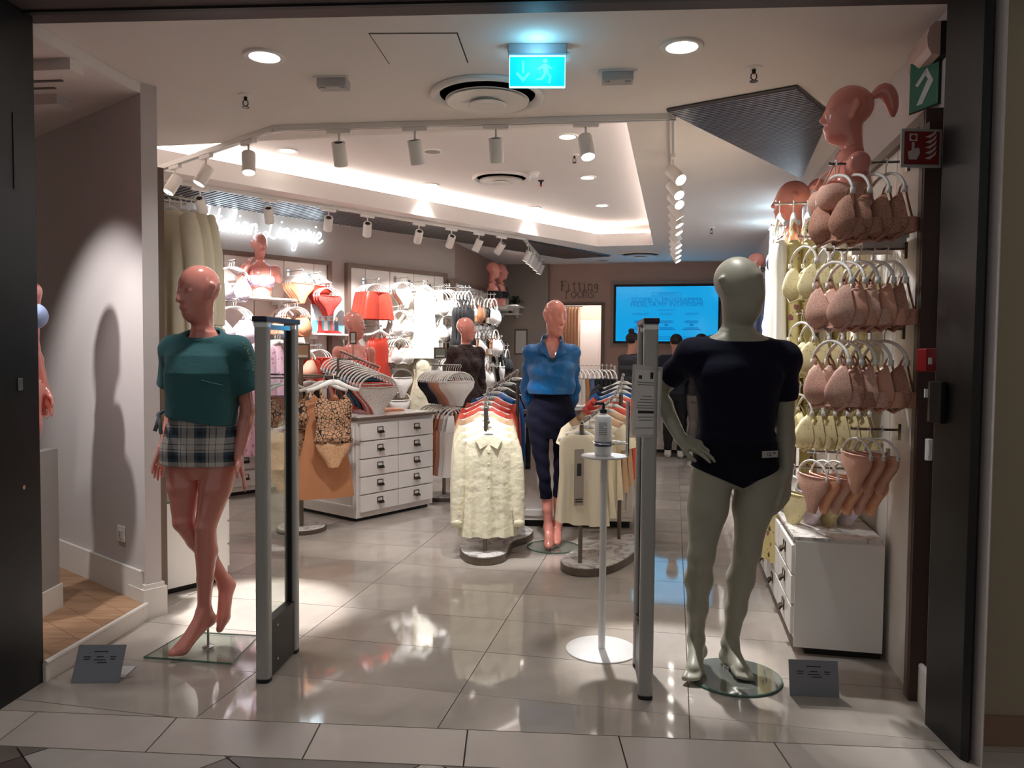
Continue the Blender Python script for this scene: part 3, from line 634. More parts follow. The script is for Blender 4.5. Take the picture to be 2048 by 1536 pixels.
sbox('plate', (0, 0, 0), (.02, .02, .085), PLAST, t, bevel=.003); sbox('rocker', (-.004, -.0115, 0), (.012, .004, .04), TRIM, t)
# ---------------------------------------------------------------- gates
CAPB = M('gate_cap', (16, 22, 48), .3, vary=(5, .03))
def gate(x, y, label):
    t = thing('security_gate', label, 'security gate', (x, y, 0), math.atan2(.317, .028))
    for xx in (0, .325):
        prof = [(xx + .028 * math.copysign(abs(math.cos(a)) ** .6, math.cos(a)), .03 * math.copysign(abs(math.sin(a)) ** .6, math.sin(a))) for a in [2 * PI * k / 20 for k in range(20)]]
        B().prism(prof, .015, 1.535).ob('post', ALU, t); B().prism(prof, 0, .018).ob('foot', BLACK, t)
        for z in (1.5, ): B().prism([(p[0], p[1] * 1.03) for p in prof], z + .012, z + .03).ob('collar', CHROME, t)
    B().prism([(-.034, -.032), (.359, -.032), (.359, .032), (-.034, .032)], 1.535, 1.558).ob('top_cap', CAPB, t, bevel=.004)
    sbox('glass_pane', (.1625, 0, .88), (.27, .006, 1.28), GLASS, t)
    sbox('lower_panel', (.1625, 0, .13), (.272, .042, .24), M('gate_dark', (52, 46, 44), .45, vary=(6, .04)), t)
    for zz in (.06, .21): B().cyl((.10, -.022, zz), (.10, -.0205, zz), .006, n=8).ob('screw', CHROME, t)
    sbox('edge_strip', (.291, 0, .88), (.012, .022, 1.28), BLACK, t); sbox('edge_strip', (.034, 0, .88), (.012, .022, 1.28), BLACK, t)
    sbox('top_bar', (.1625, 0, 1.515), (.27, .03, .02), CHROME, t)
gate(-1.051, 3.285, 'tall grey anti-theft gate with clear pane beside the mannequin in the teal top')
gate(.559, 3.156, 'tall grey anti-theft gate seen edge-on with a paper notice, left of the male mannequin')
pc_ = aty(1293, 803, 3.09); t = thing('notice_sheet', 'printed white notice in a clear sleeve hung on the edge-on gate', 'notice', pc_, math.radians(48)); t.rotation_euler = (0, math.radians(3.5), math.radians(48))
sbox('sleeve', (0, .0006, 0), (.22, .0012, .285), M('clear_sleeve', (220, 218, 216), .25, alpha=.55, vary=(5, .01)), t)
sbox('page', (0, -.0008, -.004), (.185, .001, .255), PAPER, t)
b = B(); r_ = random.Random(3)
for k, (z, w) in enumerate([(.075, .15), (.066, .14), (.02, .07), (.008, .1), (-.004, .13), (-.016, .14), (-.026, .15), (-.062, .12), (-.074, .1), (-.105, .15)]): b.box((.0, -.0016, z), (w, .0006, .003))
b.ob('print', M('grey_print', (120, 118, 118), .7, vary=(200, .3)), t)
B().box((.01, -.0016, -.042), (.14, .0006, .011)).ob('black_bar', INK, t); B().box((.028, -.0016, .104), (.022, .0006, .026)).ob('stamp', INK, t); B().box((-.055, -.0016, .095), (.022, .0006, .014)).ob('stamp', INK, t)
# ---------------------------------------------------------------- sanitiser stand
t = thing('dispenser_stand', 'white floor stand with round base and tray in front of the right blouse rack', 'stand', (.438, 3.665, 0), -.1)
SW = M('stand_white', (214, 212, 210), .35, vary=(4, .01))
B().lathe([(.17, 0), (.17, .006), (.166, .009)], 40).ob('base', SW, t, auto=True); B().cyl((0, 0, .009), (0, 0, .925), .0165, n=16).ob('pole', SW, t, smooth=True, auto=True)
B().lathe([(.108, .925), (.11, .929), (.108, .933)], 36).ob('tray', M('tray_grey', (180, 178, 176), .3, metal=.4, vary=(4, .02)), t)
B().tube([(.10, 0, .93), (.112, 0, .935), (.112, 0, 1.19), (.104, 0, 1.19), (.104, 0, .94)], .005, 6).box((.108, 0, 1.06), (.006, .035, .26)).ob('upright', CHROME, t)
B().tube([(.085 * math.cos(a * PI / 14) + .025, .085 * math.sin(a * PI / 14) * .9, .995) for a in range(28)], .003, 6, closed=True).ob('ring_holder', CHROME, t)
bt = thing('pump_bottle', 'white sanitiser bottle with dark pump standing on the tray of the floor stand', 'bottle', (.432, 3.663, .933), -.1)
B().lathe([(.036, 0), (.04, .006), (.04, .175), (.036, .186), (.016, .192), (.014, .20)], 24).ob('body', M('bottle_white', (226, 226, 224), .35, vary=(4, .01)), bt, smooth=True, auto=True)
B().lathe([(.0405, .045), (.0405, .068)], 24).ob('label_band', M('navy_print', (44, 52, 84), .5, vary=(9, .03)), bt, smooth=True)
b = B()
for k in range(7): 
    for s in range(5 if k != 2 else 3):
        a0 = -PI / 2 - .55 + s * .2; b.extr([(.0406 * math.cos(a0 + q * .16), .0406 * math.sin(a0 + q * .16), .155 - k * .009 + h_) for q, h_ in ((0, 0), (1, 0), (1, .0035), (0, .0035))], (math.cos(a0) * .0006, math.sin(a0) * .0006, 0))
b.ob('print', M('grey_print', ()), bt)
B().lathe([(.017, .2), (.017, .218), (.007, .22), (.006, .24)], 16).tube([(0, 0, .24), (0, 0, .245), (-.035, -.01, .245), (-.04, -.011, .238)], .007, 8).ob('pump', M('pump_blue', (22, 30, 44), .35, vary=(5, .03)), bt)
# ---------------------------------------------------------------- price cards on the floor
CARDM = M('card_grey', (122, 124, 132), .5, vary=(4, .02))
def card(px, py, w, h, label, rz, lean):
    p = atz(px, py, 0); t = thing('price_card', label, 'price card', (p.x, p.y, 0), rz)
    Mx = Matrix.Rotation(-lean, 3, 'X')
    b = B(); b.box(Mx @ Vector((0, 0, h / 2)), (w, .004, h), M=Mx); o = b.ob('front', CARDM, t)
    foot = B().box((.02, .07 + .5 * h * math.sin(lean), .003), (w * .8, .12, .003)); foot.ob('foot', M('card_foot', (206, 206, 208), .4, vary=(4, .02)), t)
    b = B()
    for x, z, l in ((0, .82, .06), (-.055, .68, .03), (0, .68, .03), (.055, .68, .025), (-.055, .62, .026), (.0, .60, .05), (.055, .62, .02), (.012, .53, .04)): b.box(Mx @ Vector((x * w / .2, -.0026, z * h)), (l * w / .2, .0006, .0035), M=Mx)
    b.ob('print', INK, t)
card(190, 1366, .2, .155, 'grey price card leaning on the floor left of the glass mannequin base', .04, .5)
card(1629, 1393, .2, .145, 'grey price card leaning on the floor in front of the white drawer unit', -.07, .22)
# ================================================================== BODIES (smooth blended volumes meshed with surface nets)
class Vol:
    def __init__(s, lo, hi, res):
        s.lo = np.array(lo, float); s.res = res; s.n = np.ceil((np.array(hi) - s.lo) / res).astype(int) + 1
        s.ax = [(s.lo[i] + res * np.arange(s.n[i])).astype(np.float32) for i in range(3)]
        s.F = np.full(tuple(s.n), 1.0, np.float32)
    def sl(s, lo, hi):
        r = []
        for i in range(3):
            a = int(max(0, math.floor((lo[i] - s.lo[i]) / s.res))); b = int(min(s.n[i], math.ceil((hi[i] - s.lo[i]) / s.res) + 1)); r.append(slice(a, max(a, b)))
        return tuple(r)
    def grid(s, q): return s.ax[0][q[0]][:, None, None], s.ax[1][q[1]][None, :, None], s.ax[2][q[2]][None, None, :]
    def add(s, prim, inf=0.0, sub=False):
        fn, lo, hi, k = prim[:4]; pad = abs(inf) + k + 3 * s.res
        q = s.sl(np.array(lo) - pad, np.array(hi) + pad)
        if any(x.stop <= x.start for x in q): return
        f = fn(*s.grid(q)) - inf; A = s.F[q]
        if sub:
            f = -f; h = np.clip(.5 - .5 * (A - f) / k, 0, 1); s.F[q] = A + (f - A) * h + k * h * (1 - h)
        else:
            h = np.clip(.5 + .5 * (A - f) / k, 0, 1); s.F[q] = A * (1 - h) + f * h - k * h * (1 - h)
    def many(s, prims, inf=0.0):
        for p in prims: s.add(p, inf)
        return s
    def cut(s, n, c, lo=None, hi=None):                          # keep n.p < c, inside the box lo..hi
        q = s.sl(lo if lo is not None else s.lo, hi if hi is not None else s.lo + s.res * s.n)
        x, y, z = s.grid(q); s.F[q] = np.maximum(s.F[q], n[0] * x + n[1] * y + n[2] * z - c)
    def hollow(s, th): s.F = np.maximum(s.F, -(s.F + th))
    def ripple(s, fn):
        x, y, z = s.ax[0][:, None, None], s.ax[1][None, :, None], s.ax[2][None, None, :]; s.F = s.F + fn(x, y, z).astype(np.float32)
    def mesh(s, name):
        F = s.F; I = F < 0
        X, Y, Z = F.shape; c = np.zeros((X - 1, Y - 1, Z - 1), np.int8)
        for dx in (0, 1):
            for dy in (0, 1):
                for dz in (0, 1): c += I[dx:X - 1 + dx, dy:Y - 1 + dy, dz:Z - 1 + dz]
        cell = np.argwhere((c > 0) & (c < 8)); idx = np.full(c.shape, -1, np.int32); idx[tuple(cell.T)] = np.arange(len(cell))
        acc = np.zeros((len(cell), 3)); cnt = np.zeros(len(cell))
        for ax in range(3):
            for a in (0, 1):
                for b in (0, 1):
                    o0 = np.zeros(3, int); oth = [i for i in range(3) if i != ax]; o0[oth[0]] = a; o0[oth[1]] = b; o1 = o0.copy(); o1[ax] = 1
                    p0 = cell + o0; p1 = cell + o1; f0 = F[tuple(p0.T)]; f1 = F[tuple(p1.T)]; m = (f0 < 0) != (f1 < 0)
                    t = f0[m] / (f0[m] - f1[m]); pt = np.tile(o0.astype(float), (m.sum(), 1)); pt[:, ax] = t
                    acc[m] += pt; cnt[m] += 1
        V = (cell + acc / cnt[:, None]) * s.res + s.lo
        fs = []
        for ax in range(3):
            u, w = [i for i in range(3) if i != ax]; sh = [slice(1, -1)] * 3; sh[ax] = slice(None, -1); s2 = list(sh); s2[ax] = slice(1, None)
            A = I[tuple(sh)]; Bb = I[tuple(s2)]; e = np.argwhere(A != Bb)
            off = np.ones(3, int); off[ax] = 0; e = e + off; inside = I[tuple(e.T)]
            def g(du, dw):
                q = e.copy(); q[:, u] += du; q[:, w] += dw; return idx[tuple(q.T)]
            quad = np.stack([g(-1, -1), g(0, -1), g(0, 0), g(-1, 0)], 1)
            flip = inside if ax != 1 else ~inside
            quad[~flip] = quad[~flip][:, ::-1]; fs.append(quad)
        Q = np.concatenate(fs); Q = Q[(Q >= 0).all(1)]
        # one light smoothing pass
        nb = np.zeros_like(V); nc = np.zeros(len(V))
        for i in range(4):
            a, b = Q[:, i], Q[:, (i + 1) % 4]
            np.add.at(nb, a, V[b]); np.add.at(nc, a, 1); np.add.at(nb, b, V[a]); np.add.at(nc, b, 1)
        ok = nc > 0; V[ok] = V[ok] * .55 + .45 * nb[ok] / nc[ok][:, None]
        me = bpy.data.meshes.new(name); me.vertices.add(len(V)); me.vertices.foreach_set('co', V.astype(np.float32).ravel())
        me.loops.add(Q.size); me.loops.foreach_set('vertex_index', Q.astype(np.int32).ravel()); me.polygons.add(len(Q))
        me.polygons.foreach_set('loop_start', np.arange(0, Q.size, 4, dtype=np.int32)); me.polygons.foreach_set('loop_total', np.full(len(Q), 4, np.int32))
        me.update(); me.validate(); me.shade_smooth(); return me
def A3(p): return np.array(p, float)
def cap(a, b, ra, rb, k=.02, flat=None):
    a, b = A3(a), A3(b); ba = b - a; L2 = max(1e-9, ba.dot(ba)); R = max(ra, rb) * 1.1
    def fn(x, y, z):
        px, py, pz = x - a[0], y - a[1], z - a[2]
        t = np.clip((px * ba[0] + py * ba[1] + pz * ba[2]) / L2, 0, 1)
        dx, dy, dz = px - ba[0] * t, py - ba[1] * t, pz - ba[2] * t
        if flat is not None:
            n, sc = flat; d = dx * n[0] + dy * n[1] + dz * n[2]; e = d * (1 / sc - 1); dx, dy, dz = dx + n[0] * e, dy + n[1] * e, dz + n[2] * e
        return np.sqrt(dx * dx + dy * dy + dz * dz) - (ra + (rb - ra) * t)
    return (fn, np.minimum(a, b) - R, np.maximum(a, b) + R, k)
def chain(pts, rs, k=.02): return [cap(pts[i], pts[i + 1], rs[i], rs[i + 1], k) for i in range(len(pts) - 1)]
def ell(c, r, k=.02, R=None):
    c, r = A3(c), A3(r); m = r.max(); Rm = np.eye(3) if R is None else np.array(R)
    def fn(x, y, z):
        p = [x - c[0], y - c[1], z - c[2]]; q = [sum(p[i] * Rm[i, j] for i in range(3)) / r[j] for j in range(3)]
        k0 = np.sqrt(q[0] ** 2 + q[1] ** 2 + q[2] ** 2); k1 = np.sqrt((q[0] / r[0]) ** 2 + (q[1] / r[1]) ** 2 + (q[2] / r[2]) ** 2) + 1e-6
        return k0 * (k0 - 1) / k1
    return (fn, c - m, c + m, k)
def loft(rows, k=.03):                                          # rows (z, cx, cy, halfwidth, halfdepth)
    rows = sorted(rows); Zs, cx, cy_, aa, bb = [np.array([r[i] for r in rows], float) for i in range(5)]
    lo = A3([(cx - aa).min(), (cy_ - bb).min(), Zs[0]]); hi = A3([(cx + aa).max(), (cy_ + bb).max(), Zs[-1]])
    def fn(x, y, z):
        X0, Y0, a, b = np.interp(z, Zs, cx), np.interp(z, Zs, cy_), np.interp(z, Zs, aa), np.interp(z, Zs, bb)
        q = (np.abs((x - X0) / a) ** 2.3 + np.abs((y - Y0) / b) ** 2.3) ** (1 / 2.3)
        return np.maximum((q - 1) * np.minimum(a, b), np.maximum(z - Zs[-1], Zs[0] - z))
    return (fn, lo, hi, k)
def rotm(yaw=0, tilt=0, roll=0): return np.array(Matrix.Rotation(yaw, 3, 'Z') @ Matrix.Rotation(tilt, 3, 'X') @ Matrix.Rotation(roll, 3, 'Y'))
def head(c, R, s=1.0, male=False):
    c = A3(c); T = lambda p: c + R @ (A3(p) * s)
    def E(p, r, k=.02): return ell(T(p), A3(r) * s, k, R)
    if male:
        P = [E((0, .012, .025), (.076, .100, .092)), E((0, -.028, -.035), (.063, .076, .090), .06), E((0, -.052, -.100), (.036, .034, .030), .06),
             cap(T((0, -.088, .035)), T((0, -.104, -.045)), .008 * s, .013 * s, .04)]
        S = []
        ears = [(.076, 1)]
    else:
        P = [E((0, .014, .032), (.071, .092, .084)), E((0, -.022, -.035), (.055, .066, .082), .05), E((0, -.052, -.100), (.024, .024, .022), .04),
             cap(T((0, -.084, .004)), T((0, -.101, -.036)), .006 * s, .011 * s, .014), E((0, -.088, -.036), (.016, .012, .009), .01),
             E((0, -.083, -.064), (.022, .011, .006), .008), E((0, -.081, -.073), (.018, .011, .007), .008),
             E((-.030, -.072, .0), (.016, .012, .009), .008), E((.030, -.072, .0), (.016, .012, .009), .008)]
        S = [E((-.031, -.096, .004), (.022, .015, .014), .018), E((.031, -.096, .004), (.022, .015, .014), .018)]
    ear = []
    for sx in (-1, 1):
        x = (.074 if male else .068) * sx; ear += [cap(T((x, .006, -.028)), T((x * 1.08, .02, .022)), .010 * s, .014 * s, .012), cap(T((x * 1.1, .012, -.01)), T((x * 1.16, .028, .018)), .006 * s, .007 * s, .008)]
    return P + ear, S
def hand(w, d, pn, s=1.0, thumb=1, curl=.25, spread=.10):        # wrist, finger direction, palm normal, thumb side
    w = A3(w); e1 = A3(d) / np.linalg.norm(d); pn = A3(pn); e3 = pn - e1 * pn.dot(e1); e3 /= np.linalg.norm(e3); e2 = np.cross(e3, e1) * thumb
    T = lambda a, b, c: w + (e1 * a + e2 * b + e3 * c) * s
    P = []
    for j, lat in enumerate((.030, .010, -.010, -.028)): P.append(cap(T(.004, lat * .55, 0), T((.088, .092, .088, .08)[j], lat, 0), .0135 * s, .0105 * s, .012))
    for j, (lat, L_) in enumerate(((.030, .068), (.010, .076), (-.010, .070), (-.028, .055))):
        b = A3([(.088, .092, .088, .08)[j], lat, 0]); an = spread * (.5 - j) * -.8 if False else spread * (1.5 - j) * .6
        cu_ = curl * (.7 + .2 * j); ps = [b]; ang = cu_ * .5
        for q in (.45, .32, .23):
            ps.append(ps[-1] + A3([math.cos(ang) * math.cos(an), math.sin(an), math.sin(ang)]) * L_ * q); ang += cu_
        r = [.0092, .0084, .0074, .006]
        P += [cap(T(*ps[i]), T(*ps[i + 1]), r[i] * s, r[i + 1] * s, .004) for i in range(3)]
    P += [cap(T(.018, .020, .004), T(.048, .046, .014), .015 * s, .0115 * s, .012), cap(T(.048, .046, .014), T(.076, .056, .02), .0105 * s, .009 * s, .005), cap(T(.076, .056, .02), T(.10, .056, .026), .009 * s, .0065 * s, .004)]
    return P
def arm(sh, el, wr, s=1.0, k=.02):
    sh, el, wr = A3(sh), A3(el), A3(wr); m = sh + (el - sh) * .45; f = el + (wr - el) * .28
    return chain([sh, m, el], [.050 * s, .043 * s, .036 * s], k) + chain([el, f, wr], [.037 * s, .037 * s, .0245 * s], k)
def leg(hp, kn, an, s=1.0, k=.03, back=(0, 1, 0)):
    hp, kn, an = A3(hp), A3(kn), A3(an); bk = A3(back); t = hp + (kn - hp) * .4; c = kn + (an - kn) * .3 + bk * .018 * s; c2 = kn + (an - kn) * .62 + bk * .008 * s
    return chain([hp, t, kn], [.090 * s, .079 * s, .052 * s], k) + chain([kn, c, c2, an], [.051 * s, .055 * s, .041 * s, .032 * s], k)
def foot(an, heel, ball, toe, s=1.0, toes=False):
    P = [cap(an, heel, .031 * s, .029 * s, .02), cap(an, ball, .032 * s, .029 * s, .03), cap(heel, ball, .026 * s, .030 * s, .03)]
    b, t = A3(ball), A3(toe); d = t - b; lat = np.cross(d / np.linalg.norm(d), [0, 0, 1])
    if toes:
        for o, L_, r in ((.026, 1.0, .014), (.006, 1.02, .011), (-.008, .95, .010), (-.020, .86, .0095), (-.031, .75, .009)):
            P.append(cap(b + lat * o * s * toes * .9, b + lat * o * s * toes * 1.05 + d * L_, .019 * s, r * s, .006))
    else: P += [cap(b + lat * .012 * s, t + lat * .008 * s, .025 * s, .016 * s, .02), cap(b - lat * .014 * s, t - lat * .012 * s - d * .15, .024 * s, .013 * s, .02)]
    return P
def torso_f(cx=0, lean=0, cyo=0, hip=.165, w=1.0, tw=0.0, top=1.47):
    R = [(.80, .10, .075), (.86, .150, .095), (.92, hip, .105), (1.0, .146, .098), (1.09, .112, .082), (1.18, .124, .088), (1.28, .142, .10), (1.36, .140, .088), (1.41, .118, .072), (1.45, .07, .055), (1.48, .05, .048)]
    return loft([(z, cx + lean * (z - .92), cyo + (.012 if z < 1.0 else 0), a * w, b) for z, a, b in R])
def torso_m(cx=0, lean=0, cyo=0):
    R = [(.84, .13, .095), (.90, .168, .112), (.98, .170, .115), (1.08, .152, .105), (1.18, .158, .108), (1.28, .175, .118), (1.36, .185, .112), (1.42, .165, .09), (1.46, .11, .07), (1.50, .065, .06)]
    return loft([(z, cx + lean * (z - .95), cyo + (.01 if z < 1.0 else 0), a, b) for z, a, b in R])
def vol_of(prims, res, pad=.03, subs=(), lo=None, hi=None):
    l = np.min([p[1] for p in prims], 0) - pad; h = np.max([p[2] for p in prims], 0) + pad
    if lo is not None: l = np.maximum(l, lo)
    if hi is not None: h = np.minimum(h, hi)
    v = Vol(l, h, res); v.many(prims)
    for s in subs: v.add(s, sub=True)
    return v
def part_of(name, me, mat, parent): o = link(name, me, parent); setmat(o, mat); return o
# ---------------------------------------------------------------- left mannequin (teal top, plaid shorts)
Rh = rotm(-.55, .05, -.06)
hP, hS = head((-.008, -.005, 1.662), Rh, 1.06)
neck = [cap((.005, .02, 1.43), (0, .015, 1.60), .052, .045, .03)]
shL, shR = (-.135, .03, 1.395), (.168, .0, 1.395)
elL, wrL = (-.185, .16, 1.14), (-.205, .06, .935)
elR, wrR = (.205, .03, 1.115), (.192, -.06, .905)
T1 = torso_f(.008, .02); br = [ell((-.068, -.085, 1.275), (.06, .055, .06), .03), ell((.072, -.09, 1.275), (.06, .055, .06), .03)]
sh_ = [cap(shL, shR, .047, .047, .04)]
armsL = arm(shL, elL, wrL, .86); armsR = arm(shR, elR, wrR, .86)
hands = hand(wrL, (-.25, -.12, -1), (1, -.3, 0), .92, 1, .15, .22) + hand(wrR, (.36, -.25, -1), (-1, -.35, -.2), .95, 1, .12, .16)
kn1, an1 = (.035, -.05, .585), (.0, .015, .17)
kn2, an2 = (-.078, -.02, .60), (.045, .15, .275)
legs = leg((.094, .0, .875), kn1, an1, .90, .012) + leg((-.090, .015, .875), kn2, an2, .90, .012)
feet = foot(an1, (.02, .035, .125), (-.062, -.085, .033), (-.095, -.125, .022), .86) + foot(an2, (.065, .17, .245), (.055, .11, .11), (.05, .075, .06), .82)
body1 = [T1] + br + sh_ + neck + armsL + armsR + hands + legs + feet + hP
man1 = thing('mannequin', 'pink female mannequin in teal top and plaid shorts on a square glass base', 'mannequin', (-1.437, 3.60, .018))
part_of('body', vol_of(body1, .0048, subs=hS).mesh('mannequin_body'), PINK, man1)
TEAL = M('teal_jersey', (62, 106, 110), .85, spec=.2, sheen=.08, vary=(5, .04), bump=(60, .12))
slv = []
for s_, e_2 in ((shL, elL), (shR, elR)):
    s_, e_2 = A3(s_), A3(e_2); d = e_2 - s_; d /= np.linalg.norm(d); out = A3([-1 if s_[0] < 0 else 1, 0, 0])
    slv.append((s_, d + out * (.06 if s_[0] < 0 else .26)))
tee = [loft([(1.0, .0, .0, .158, .13), (1.08, .0, 0, .164, .135), (1.2, .01, -.012, .158, .145), (1.29, .012, -.022, .158, .150), (1.37, .012, -.006, .156, .125), (1.425, .012, .01, .128, .085), (1.47, .01, .012, .095, .07), (1.50, .008, .012, .07, .066)], .03)] + [cap(shL, shR, .062, .062, .05)]
for s_, d in slv: tee.append(cap(s_, s_ + d * .26, .060, .078 if s_[0] < 0 else .088, .04, ((0, 1, 0), .95)))
tv = vol_of(tee, .005, .02, lo=(-1, -1, 1.0))
tv.ripple(lambda x, y, z: .0045 * np.sin(38 * x + 26 * z + 5 * np.sin(9 * z)) * np.clip((1.32 - z) * 5, .1, 1) + .004 * np.sin(60 * x - 20 * z) * np.clip((1.16 - z) * 9, 0, 1))
tv.hollow(.012)
tv.cut((-.16, 0, -1), -1.072); tv.cut((.0, -.42, 1), 1.476, (-1, -1, 1.38), (1, 1, 2))
for s_, d in slv:
    dn = d / np.linalg.norm(d); c = dn.dot(s_ + d * .185)
    lo = (-1, -1, 1.0) if s_[0] < 0 else (.172, -1, 1.0); hi = (-.152, 1, 2) if s_[0] < 0 else (1, 1, 2); tv.cut(dn, c, lo, hi)
part_of('top', tv.mesh('top'), TEAL, man1)
nb_ = B(); pts = []
for k in range(40):
    a = 2 * PI * k / 40; x = .01 + .083 * math.cos(a); y = .008 + .074 * math.sin(a); pts.append((x, y, 1.478 + .42 * y - .014))
nb_.tube(pts, .008, 8, closed=True).ob('neckband', TEAL, man1, smooth=True)
B().tube([(.07 + .012 * k, -.172 - .003 * math.sin(k * .6), 1.262 - .0028 * k) for k in range(9)], .0035, 6).ob('pocket_edge', TEAL, man1, smooth=True)
emb = B()
for k in range(22):
    q = A3(shR) + A3([.055 + .0028 * k + rng.normal() * .006, -.055 - .0006 * k + rng.normal() * .006, .035 - .0068 * k]); emb.lathe([(.002, -.002), (.005, 0), (.002, .002)], 6, q)
emb.ob('sleeve_embroidery', M('gold_thread', (150, 140, 80), .4, vary=(40, .2)), man1)
sht = [loft([(.86, .0, .012, .172, .118), (.92, .0, .012, .186, .125), (1.0, .0, .01, .17, .118), (1.09, .0, .0, .14, .105), (1.14, .0, 0, .135, .10)], .03),
       cap((.09, .0, .93), (.088, -.005, .78), .092, .102, .03), cap((-.088, .01, .93), (-.092, .005, .78), .092, .10, .03)]
sv = vol_of(sht, .005, .02, lo=(-1, -1, .80))
sv.ripple(lambda x, y, z: .003 * np.sin(70 * x + 15 * z) * np.clip((z - .95) * 6, .2, 1)); sv.hollow(.012)
sv.cut((-.42, 0, -1), -.905, (0.09, -1, 0), (1, 1, 2)); sv.cut((0, 0, -1), -.866); sv.cut((0, 0, 1), 1.12)
part_of('shorts', sv.mesh('shorts'), plaid(), man1)
B().tube([(-.165, -.01, 1.115), (-.172, -.06, 1.10), (-.15, -.10, 1.09), (-.165, -.11, 1.03)], .009, 6).tube([(-.15, -.10, 1.09), (-.13, -.125, 1.02)], .008, 6).ob('waist_tie', M('tie_grey', (110, 116, 120), .8, vary=(9, .05)), man1, smooth=True)
gb = thing('glass_base', 'square clear glass floor plate under the mannequin in the teal top', 'mannequin base', (0, 0, 0))
gpts = [atz(288, 1318), atz(463, 1331), atz(518, 1275), atz(375, 1267)]
GEDGE = M('glass_edge', (70, 100, 88), .08, vary=(3, .02))
B().prism([tuple(p[:2]) for p in gpts], .004, .012).ob('plate', GLASS, gb, bevel=.001)
B().tube([p + Vector((0, 0, .008)) for p in gpts], .0042, 4, closed=True).ob('edge', GEDGE, gb)
hp_ = Vector((-1.437, 3.60, .018)) + Vector((.012, .03, 0))
B().cyl((hp_.x, hp_.y, .012), (hp_.x, hp_.y, .13), .006, n=10).lathe([(.028, .0), (.028, .006), (.012, .010)], 16, (hp_.x, hp_.y, .012)).ob('heel_pin', CHROME, gb, smooth=True, auto=True)
# ---------------------------------------------------------------- male mannequin
Rm = rotm(.62, .04, 0)
hP, hS = head((.003, .0, 1.70), Rm, 1.08, True)
shL, shR = (-.195, .01, 1.395), (.208, .0, 1.385)
elL, wrL = (-.315, .17, 1.225), (-.242, -.02, 1.035)
elR, wrR = (.232, .05, 1.09), (.222, -.02, .885)
TM = torso_m(.005, .0)
pecs = [ell((-.075, -.075, 1.31), (.085, .05, .06), .04), ell((.08, -.075, 1.31), (.085, .05, .06), .04)]
shm = [cap(shL, (-.07, .0, 1.44), .052, .05, .05), cap(shR, (.08, .0, 1.44), .052, .05, .05), ell(shL, (.062, .062, .07), .04), ell(shR, (.062, .062, .07), .04)]
nm = [cap((.003, .02, 1.42), (.003, .012, 1.62), .066, .060, .04)]
am = arm(shL, elL, wrL, 1.1) + arm(shR, elR, wrR, 1.1)
hm = hand(wrL, (.80, -.50, -.36), (.25, .35, -.9), 1.06, 1, .28, .10) + hand(wrR, (-.1, -.12, -1), (-.6, .7, .1), 1.06, 1, .3, .12)
kL, aL = (-.152, -.055, .535), (-.142, .05, .125); kR, aR = (.058, -.02, .545), (.012, .055, .105)
lm = leg((-.098, .0, .86), kL, aL, 1.04) + leg((.098, .0, .86), kR, aR, 1.04)
fm = foot(aL, (-.118, .075, .062), (-.178, -.075, .034), (-.205, -.125, .016), .98, 1) + foot(aR, (.005, .085, .035), (.03, -.055, .030), (.036, -.108, .014), .98, -1)
body2 = [TM] + pecs + shm + nm + am + hm + lm + fm + hP
man2 = thing('mannequin', 'grey-green male mannequin in navy t-shirt and briefs with hand on hip', 'mannequin', (.978, 3.40, .012))
part_of('body', vol_of(body2, .0048, subs=hS).mesh('mannequin_body'), GREYM, man2)
NAVY = M('navy_jersey', (17, 17, 36), .8, spec=.15, sheen=.04, vary=(6, .05), bump=(80, .08))
tv = Vol(np.array([-.45, -.25, .96]), np.array([.40, .32, 1.56]), .005)
tv.many([TM] + pecs + shm + nm, .007); tv.many(am[:2] + am[4:6], .009)
tv.ripple(lambda x, y, z: .0022 * np.sin(110 * z + 12 * x + 3 * np.sin(20 * x)) * np.clip((1.14 - z) * 9, 0, 1) + .002 * np.sin(45 * (z + .5 * np.abs(x))) * np.clip(1 - abs(z - 1.37) * 9, 0, 1))
tv.cut((0, 0, -1), -1.022); tv.cut((0, -.30, 1), 1.480, (-1, -1, 1.38), (1, 1, 2))
for s_, e_2 in ((shL, elL), (shR, elR)):
    s_, e_2 = A3(s_), A3(e_2); d = e_2 - s_; L_ = np.linalg.norm(d); d /= L_
    tv.cut(d, d.dot(s_) + L_ * (.62 if s_[0] < 0 else .60), (-1, -1, 1.0) if s_[0] < 0 else (.19, -1, 1.0), (-.20, 1, 2) if s_[0] < 0 else (1, 1, 2))
part_of('t_shirt', tv.mesh('t_shirt'), NAVY, man2)
B().tube([(.003 + .083 * math.cos(a), .008 + .083 * math.sin(a), 1.472 + .30 * (.008 + .083 * math.sin(a))) for a in [2 * PI * k / 36 for k in range(36)]], .006, 8, closed=True).ob('neckband', NAVY, man2, smooth=True)
bv = Vol(np.array([-.24, -.2, .78]), np.array([.24, .2, 1.06]), .005); bv.many([TM], .009); bv.many([lm[0], lm[5]], .006); bv.add(ell((0, -.10, .875), (.05, .045, .06), .04))
bv.cut((0, 0, 1), 1.03); bv.cut((.40, 0, -1), -.838, (.0, -1, 0), (1, 1, 2)); bv.cut((-.40, 0, -1), -.838, (-1, -1, 0), (0.0, 1, 2))
part_of('briefs', bv.mesh('briefs'), M('navy_briefs', (11, 11, 24), .8, spec=.15, sheen=.03, vary=(6, .05), bump=(80, .08)), man2)
tg_ = sbox('price_tag', (.112, -.128, .984), (.082, .003, .028), M('tag_grey', (176, 172, 168), .6, vary=(9, .02)), man2, rz=.38)
text('price_text', '12,', (.108, -.1318, .977), .022, INK, man2, (PI / 2, 0, .38)); text('price_text', '90', (.131, -.1228, .984), .013, INK, man2, (PI / 2, 0, .38))
